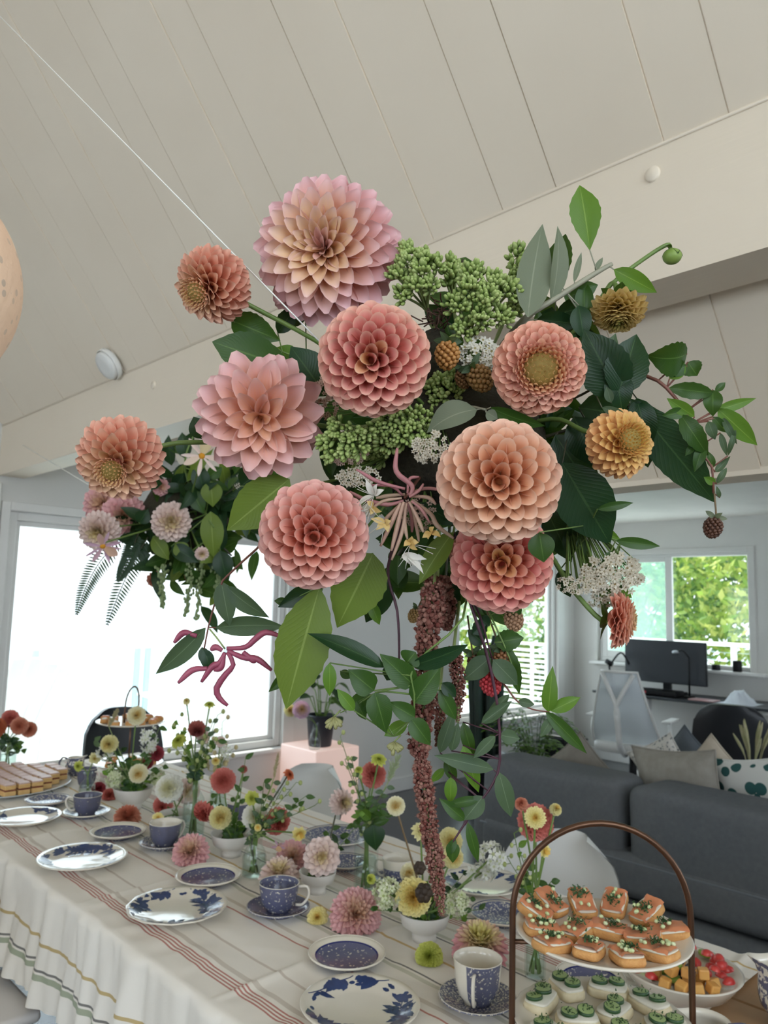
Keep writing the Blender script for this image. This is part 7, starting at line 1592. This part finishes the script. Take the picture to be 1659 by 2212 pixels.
spray('twining jasmine with pointed heart-shaped leaves in front of the tassel', [(1000, 1230, .84), (1000, 1335, .735), (895, 1435, .722), (895, 1500, .722), (890, 1550, .725), (850, 1590, .73)], [
    (832, 1442, 664, 1368, 46, 'dark', dict(bend=.1, twist=.5)), (888, 1438, 1012, 1392, 46, 'dark', dict(bend=.1, twist=.5)), (896, 1482, 820, 1412, 54, 'mid', dict(wp=.35)), (878, 1432, 898, 1408, 50, 'mid', dict()), (894, 1518, 952, 1440, 58, 'mid', dict(wp=.35)), (808, 1492, 752, 1446, 56, 'mid', dict(wp=.33)), (810, 1496, 834, 1584, 56, 'mid', dict(wp=.33)), (896, 1550, 838, 1516, 40, 'mid', dict(wp=.35)), (888, 1552, 930, 1610, 44, 'mid', dict(wp=.35)), (765, 1535, 728, 1488, 28, 'lime', dict()), (712, 1432, 712, 1504, 30, 'lime', dict()), (800, 1500, 750, 1530, 34, 'mid', dict(t=.76)), (880, 1560, 830, 1590, 30, 'lime', dict(t=.75)), (955, 1475, 985, 1505, 30, 'dark', dict(t=.735)), (950, 1490, 985, 1555, 34, 'mid', dict(t=.735)), (850, 1440, 835, 1470, 36, 'dark', dict(t=.74)), (735, 1450, 760, 1465, 20, 'mid', dict(t=.76))], 3, 'green', .724, 'jasmine_vine')
spray('jasmine side shoot holding pale bud clusters', [(893, 1500, .724), (820, 1495, .732), (775, 1520, .74), (735, 1540, .745)], [(800, 1505, 785, 1545, 26, 'mid', dict()), (770, 1515, 790, 1555, 24, 'mid', dict())], 2.2, 'green', .74, 'jasmine_vine')
m_jb = mat('jasmine_bud', '#8c8a5a', '#9c9866', 30, .6)
for bx, by, lab in ((722, 1548, 'cluster of pale green jasmine buds hanging before the black pot'), (852, 1602, 'cluster of pale green jasmine buds under the heart-shaped leaves')):
    o = thing('jasmine_buds', lab, 'flower bud', at(bx, by, .745))
    for i in range(8):
        a = radians(40+100*i/7); L = random.uniform(18, 30); MB().tube(bez([at(bx, by, .745), at(bx+cos(a)*L*.6, by+sin(a)*L*.6, .74), at(bx+cos(a)*L, by+sin(a)*L, .74)], 5), [mm(q, .745) for q in (1.5, 3, 4.5, 4.5, 3.5, 1.2)][:6], 6).build('bud', m_jb, o, world=True)
    MB().tube([at(bx, by, .745), at(bx+14, by-14, .745)], mm(2, .745), 6).build('stalk', M_STEM['pale'], o, world=True)

# ---------------- amaranth tassels
t = NT('amaranth_red'); u, v, r_ = kattr(t); t.set(rough=.9, spec=.1, color=t.mix(r_, '#6e3a34', '#b08878')); t.translucent('#b87060', .15); m_ama = t.m
def tassel(label, path, t0, base, seed):
    rr = random.Random(seed); pts = [at(x, y, t0) for x, y, w in path]; P = bez(pts, 12*(len(path)-1)); n = len(P); ws = np.interp(np.linspace(0, 1, n), np.linspace(0, 1, len(path)), [w for x, y, w in path]); o = thing('amaranth_tassel', label, 'flower', P[0]); mb = MB()
    MB().tube(bez([at(*base), P[0]], 6)+P[1:], mm(3.5, t0), 6).build('stem', M_STEM['pale'], o, world=True)
    for i in range(n):
        R = mm(float(ws[i]), t0)*(1+.22*sin(i*1.9))
        for j in range(28):
            a = rr.uniform(0, 6.28); d = RGT*cos(a)+FWD*sin(a); q = P[i]+d*R*rr.uniform(.55, .95)+UPV*rr.uniform(-.5, .5)*R*.5; s = R*rr.uniform(.13, .21); k = rr.uniform(0, .7); mb.ell(q, s, s, s, 6, 4, k=(0, 0, k))
            for h in range(3):
                e = q+d*s*rr.uniform(1.3, 2.2)+UPV*rr.uniform(-1, 1)*s*.8+FWD*rr.uniform(-1, 1)*s*.6; w = UPV*s*.13; mb.add([q-w, q+w, e], [(0, 1, 2)], [(0, 0, 1)]*3)
    mb.build('tassel', m_ama, o, world=True)['kind'] = 'stuff'
tassel('long dusky red amaranth tassel hanging from the middle of the arrangement', [(938, 1262, 20), (932, 1320, 26), (922, 1380, 24), (918, 1470, 21), (914, 1540, 22), (906, 1610, 22), (910, 1640, 9), (912, 1662, 19), (918, 1720, 20), (928, 1790, 18), (938, 1850, 18), (946, 1915, 14), (955, 1976, 6)], .755, (950, 1120, .86), 1)
tassel('short thin amaranth tassel beside the long one', [(980, 1402, 15), (988, 1450, 15), (992, 1500, 12), (988, 1560, 5)], .775, (992, 1300, .83), 2)
tassel('bushy amaranth spray high up behind the long tassel', [(945, 1250, 24), (960, 1300, 22), (962, 1340, 16), (966, 1360, 9)], .815, (950, 1130, .87), 3)
tassel('stubby amaranth tassel pressed against the long one', [(950, 1500, 13), (951, 1560, 12), (946, 1610, 7)], .782, (955, 1440, .80), 5)

# ---------------- dark filler greenery around the moss ball
r = random.Random(21)
FS = [(1000, 560), (1240, 640), (1330, 760), (1260, 980), (1240, 1130), (1100, 1290), (960, 1290), (820, 1270), (740, 1060), (700, 940), (660, 820), (860, 700), (1010, 900), (1190, 930), (880, 1000), (1000, 1080), (860, 1200), (1040, 1300), (980, 720)]
nm_ = ['crown', 'apple branch', 'raspberry leaves', 'yellow-orange dahlia', 'cream yarrow', 'deep coral ball', 'amaranth', 'olive leaves', 'salmon ball', 'waterlily dahlia', 'toothed leaves', 'coral ball', 'brown berries', 'orange dahlia', 'sedum', 'honeysuckle', 'purple vine', 'red raspberry', 'widest sedum']
for (fx, fy), nn in zip(FS, nm_):
    o = thing('foliage_sprig', 'dark green filler foliage behind the '+nn, 'foliage', at(fx, fy, .88)); c0 = at(985+(fx-985)*.35, 960+(fy-960)*.35, .89); e0 = at(fx, fy, .86)
    MB().tube(bez([c0, e0], 6), .0018, 6).build('stem', M_STEM['dark'], o, world=True)
    for i in range(9):
        b = c0.lerp(e0, r.uniform(.3, 1)); a = r.uniform(0, 6.28); L = mm(r.uniform(60, 115), .86); d = RGT*cos(a)+UPV*sin(a)+FWD*r.uniform(-.2, .5)+(e0-c0).normalized()*.6
        tip = b+d.normalized()*L; q = tip-CAM; tx = 829.5+FPX*q.dot(RGT)/q.dot(FWD); ty = 1106-FPX*q.dot(UPV)/q.dot(FWD)
        if tx < 600 or tx > 1360 or ty < 620 or ty > 1360: tip = b+(tip-b)*.45
        leaf(o, b, tip, mm(r.uniform(38, 62), .86), 'mid' if r.random() < .8 else 'dark', twist=r.uniform(-.7, .7), bend=r.uniform(0, .25))

# ---------------- suspension threads
m_line = mat('nylon_line', '#f0efe8', None, 9, .25)
pe = at(-215, -183, 1.0); dd = ray(-215, -183)
tq = (ZF+SLOPE*XF-CAM.z-SLOPE*CAM.x)/(dd.z+SLOPE*dd.x); top = CAM+dd*tq
th = thing('nylon_thread', 'fine white thread holding the hanging arrangement from the ceiling', 'thread', at(770, 820, .82))
MB().tube([top, at(0, 35, 1.0*tq*.46), at(625, 671, .735), at(770, 820, .83)][0:1]+[at(628, 674, .73), at(800, 850, .85)] , .00075, 6).build('thread', m_line, th, world=True)
MB().tube([top, top+Vector((.004, 0, .006))], .004, 6).build('hook', m_line, th, world=True)
# ================================================================== second hanging arrangement, nearer the window
T2 = 2.25
def small_bloom(label, px, py, r, col, lean, kind='spike', N=90, t=T2, **kw):
    c = at(px, py, t); return cut_flower(label, c, mm(r, t), col, cam_axis(c, *lean), kind, N, [at(400, 1120, T2+.08)], seed=int(px), group='flowers of the arrangement by the window', low=False, **kw)
K2 = dict(phimax=1.8, flat=.7, rb=.28, wscale=1.5, p=.55)
small_bloom('pink dahlia peeping out behind the salmon dahlia by the window', 222, 1088, 44, 'pink', (-.3, -.2), t=T2+.14, **K2)
small_bloom('rose pink dahlia in the arrangement by the window', 268, 1112, 48, 'pink', (-.1, .2), **K2)
small_bloom('pale pink dahlia at the outer edge of the window arrangement', 214, 1146, 46, 'blush', (-.3, .3), t=T2-.14, **K2)
small_bloom('whitish pink spiky dahlia amid dark leaves by the window', 369, 1127, 45, 'blush', (0, .1), t=T2-.12, **K2)
FLT = dict(kind='flat', N=9, phimax=1.45, p=.06, rb=.15, wscale=.62, flat=.6, tilt=.0, heart='#c98a1e')
small_bloom('single pink-white daisy dahlia with golden eye atop the window arrangement', 436, 985, 46, 'blush', (0, -.1), t=T2-.34, **FLT)
small_bloom('single pink daisy dahlia with golden eye hanging low by the window', 222, 1180, 42, 'lilac', (.1, .6), t=T2-.3, **FLT)
small_bloom('small peach bloom low in the window arrangement', 336, 1252, 20, 'peach', (0, .6), N=60, **K2)
small_bloom('small blush bloom behind the big olive leaf by the window', 436, 1196, 16, 'blush', (.1, .3), N=50, t=T2-.24, **K2)
small_bloom('small coral bloom under the window arrangement', 412, 1245, 16, 'coral', (0, .8), N=50, **K2)
small_bloom('little pink bloom beside the daisy dahlia by the window', 348, 1052, 20, 'pink', (.3, 0), N=50, t=T2-.06, **K2)
small_bloom('little peach bloom beneath the window arrangement near the red buds', 498, 1276, 15, 'peach', (.3, .7), N=40, **K2)
c2 = at(405, 1110, T2+.08); mo2 = thing('moss_ball', 'moss ball inside the arrangement by the window', 'moss ball', c2)
mb = MB(); mb.ell((0, 0, 0), .13, .13, .12, 28, 18); mb.v = [tuple(Vector(p)*(1+.12*mnoise.noise(Vector(p)*30))) for p in mb.v]; mb.build('moss', m_moss, mo2)
MB().tube([(0, 0, .10), (.0, 0, .13)], .004, 6).build('loop', m_line, mo2)
r = random.Random(31)
SP2 = [('top of', 400, 985, 'dark'), ('upper right of', 500, 1010, 'dark'), ('middle of', 430, 1080, 'dark'), ('right side of', 530, 1110, 'dark'), ('lower right of', 500, 1200, 'mid'), ('underside of', 400, 1230, 'mid'), ('lower edge of', 350, 1210, 'dark'), ('side by the pink dahlias of', 300, 1150, 'dark'), ('back of', 450, 1150, 'dark'), ('far edge of', 550, 1060, 'mid'), ('shaded heart of', 370, 1070, 'dark'), ('hem of', 460, 1260, 'mid')]
desc = ['broad', 'glossy', 'dense', 'narrow', 'loose', 'trailing', 'fine', 'small', 'deep', 'feathery', 'dim', 'drooping']
wh = ['behind the golden-eyed daisy dahlia', 'above the toothed leaf', 'around the spiky whitish dahlia', 'next to the olive leaf tip', 'over the wine-red honeysuckle', 'beneath the spiky whitish dahlia', 'beside the peach bloom', 'beside the rose pink dahlia', 'against the moss ball', 'behind the waterlily dahlia', 'under the salmon dahlia stem', 'above the deck chair']
for (nm2, fx, fy, kd), a_, w_ in zip(SP2, desc, wh):
    o = thing('greenery_bunch', '%s green foliage %s in the window arrangement' % (a_, w_), 'foliage', at(fx, fy, T2)); e0 = at(fx, fy, T2-.02)
    MB().tube([c2, e0], .003, 6).build('stem', M_STEM['dark'], o, world=True)
    for i in range(15):
        b = c2.lerp(e0, r.uniform(.55, 1.1))+Vector((r.gauss(0, .03), r.gauss(0, .03), r.gauss(0, .03))); a = r.uniform(0, 6.28); L = mm(r.uniform(32, 72), T2); d = RGT*cos(a)+UPV*sin(a)+FWD*r.uniform(-.6, .3)+(e0-c2).normalized()*.5
        leaf(o, b, b+d.normalized()*L, mm(r.uniform(16, 34), T2), kd if r.random() < .7 else r.choice(['mid', 'olive', 'dark']), twist=r.uniform(-.8, .8), bend=.12, nu=6, nv=2)
def spray2(label, stem, leaves, **kw): spray(label, stem, leaves, t=T2-.1, **kw)
spray2('large dark leaves standing up at the top of the window arrangement', [(420, 1090, T2+.05), (400, 1000), (420, 935)], [(400, 990, 393, 934, 34, 'dark'), (405, 1040, 470, 940, 26, 'olive'), (440, 1060, 425, 1000, 40, 'dark'), (450, 1030, 480, 1010, 30, 'mid')], sr=3)
spray2('broad olive leaves facing the room in the window arrangement', [(430, 1080, T2+.05), (450, 1120), (470, 1150)], [(455, 1105, 462, 1205, 50, 'olive'), (415, 1060, 440, 1110, 36, 'mid'), (455, 1040, 460, 1095, 46, 'olive'), (330, 1160, 365, 1210, 34, 'olive'), (300, 1130, 320, 1100, 34, 'dark'), (370, 1180, 430, 1215, 36, 'dark'), (475, 1190, 490, 1255, 44, 'dark'), (400, 1200, 380, 1170, 36, 'olive')], sr=3)
# fern fronds against the bright window
def frond(label, pts, w, t=T2-.05):
    P = bez([at(x, y, t) for x, y in pts], 34); o = thing('fern_frond', label, 'fern', P[0]); MB().tube(P, .0016, 5).build('stem', M_STEM['dark'], o, world=True); n = len(P); mb = MB()
    for i in range(2, n):
        u = i/n; tg = (P[min(i+1, n-1)]-P[i-1]).normalized(); sd = tg.cross(FWD).normalized(); L = mm(w, t)*(1-u)**.6*min(1, u*4+.2)
        for s in (-1, 1): leaf_geo(mb, P[i], P[i]+sd*s*L+tg*L*.45, mm(4.5, t), nu=4, nv=2)
    mb.build('leaflets', LM['dark'], o, world=True)['kind'] = 'stuff'
frond('fern frond hanging farthest out against the bright window', [(270, 1150), (215, 1215), (185, 1270), (166, 1326)], 34)
frond('fern frond hanging beside the outermost one against the window', [(320, 1160), (290, 1210), (258, 1280), (232, 1348)], 36)
frond('fern frond behind the salmon ball dahlia by the window', [(470, 1080), (530, 1040), (575, 1030)], 34)
frond('short fern frond under the pink daisy dahlia', [(300, 1150), (275, 1215), (255, 1255)], 28)
for k, (lab, pts) in enumerate((('green amaranth tassel hanging under the window arrangement', [(440, 1190), (432, 1260), (425, 1335)]), ('thin green trailing spray beside the green tassel', [(415, 1200), (410, 1270), (400, 1330)]), ('green trailing spray nearest the fern fronds', [(355, 1220), (350, 1270), (352, 1310)]), ('short green trailing spray behind the red honeysuckle buds', [(470, 1210), (472, 1250), (466, 1290)]))):
    t = T2-.08; P = bez([at(x, y, t) for x, y in pts], 26); o = thing('trailing_spray', lab, 'foliage', P[0]); MB().tube([c2]+P, .0012, 5).build('stem', M_STEM['green'], o, world=True); mb = MB(); rr = random.Random(k)
    for i, p in enumerate(P):
        for j in range(4): mb.ell(p+Vector((rr.gauss(0, 1), rr.gauss(0, 1), rr.gauss(0, 1)))*mm(5.5*(1-.7*i/len(P)), t), mm(3.2, t), mm(3.2, t), mm(4, t), 6, 4)
    mb.build('beads', mat('green_tassel', '#6f8050', '#87966a', 30, .8), o, world=True)['kind'] = 'stuff'
d0 = ray(-20, 920); ts = (ZF+SLOPE*XF-CAM.z-SLOPE*CAM.x)/(d0.z+SLOPE*d0.x); a0 = CAM+d0*(ts*.995)
for px_ in range(-20, 90, 4):      # the anchor stays on the boards, clear of the end wall
    d0 = ray(px_, 920+(px_+20)*.6); ts = (ZF+SLOPE*XF-CAM.z-SLOPE*CAM.x)/(d0.z+SLOPE*d0.x); a0 = CAM+d0*(ts*.995)
    if a0.y < YW-.06: break
o = thing('nylon_thread', 'fine thread running from the ceiling to the arrangement by the window', 'thread', c2); MB().tube([a0, at(190, 1046, 2.55), c2+Vector((0, 0, .13))], .0014, 6).build('thread', m_line, o, world=True); MB().tube([a0, a0+Vector((.004, 0, .008))], .004, 6).build('hook', m_line, o, world=True)
# ================================================================== the cloth lies flat under whatever stands on it
FEET = []
for o in COL.objects:
    if o.parent is None and o.get('category') in ('plate', 'saucer', 'cup', 'jug', 'bowl', 'vase', 'tray', 'cake stand', 'flower') and abs(o.location.z-TOP) < (.06 if o.name.startswith('loose') else .001):
        r_ = {'plate': .07, 'saucer': .05, 'cup': .04, 'jug': .06, 'bowl': .075, 'vase': .045, 'tray': .16, 'cake stand': .20, 'flower': .05}[o['category']]
        FEET.append((o.location.x, o.location.y, r_))
FA = np.array(FEET); cm = CLOTH.data; co = np.empty(len(cm.vertices)*3, dtype=np.float32); cm.vertices.foreach_get('co', co); co = co.reshape(-1, 3); off = np.array(CLOTH.location)
w = co+off; flat_top = (w[:, 0] > TX0+.002) & (w[:, 0] < TX1-.002) & (w[:, 2] > TZ-.004)
d = np.sqrt((w[:, None, 0]-FA[None, :, 0])**2+(w[:, None, 1]-FA[None, :, 1])**2)-FA[None, :, 2]
k_ = np.clip(1-d.min(1)/.03, 0, 1)*flat_top
w[:, 2] = w[:, 2]*(1-k_)+(TOP+.0002)*k_
# nowhere under the rims does a wrinkle rise above the ring the dish stands on
w[:, 2] = np.where(flat_top, np.minimum(w[:, 2], TZ+.0085), w[:, 2])
cm.vertices.foreach_set('co', (w-off).astype(np.float32).ravel()); cm.update()
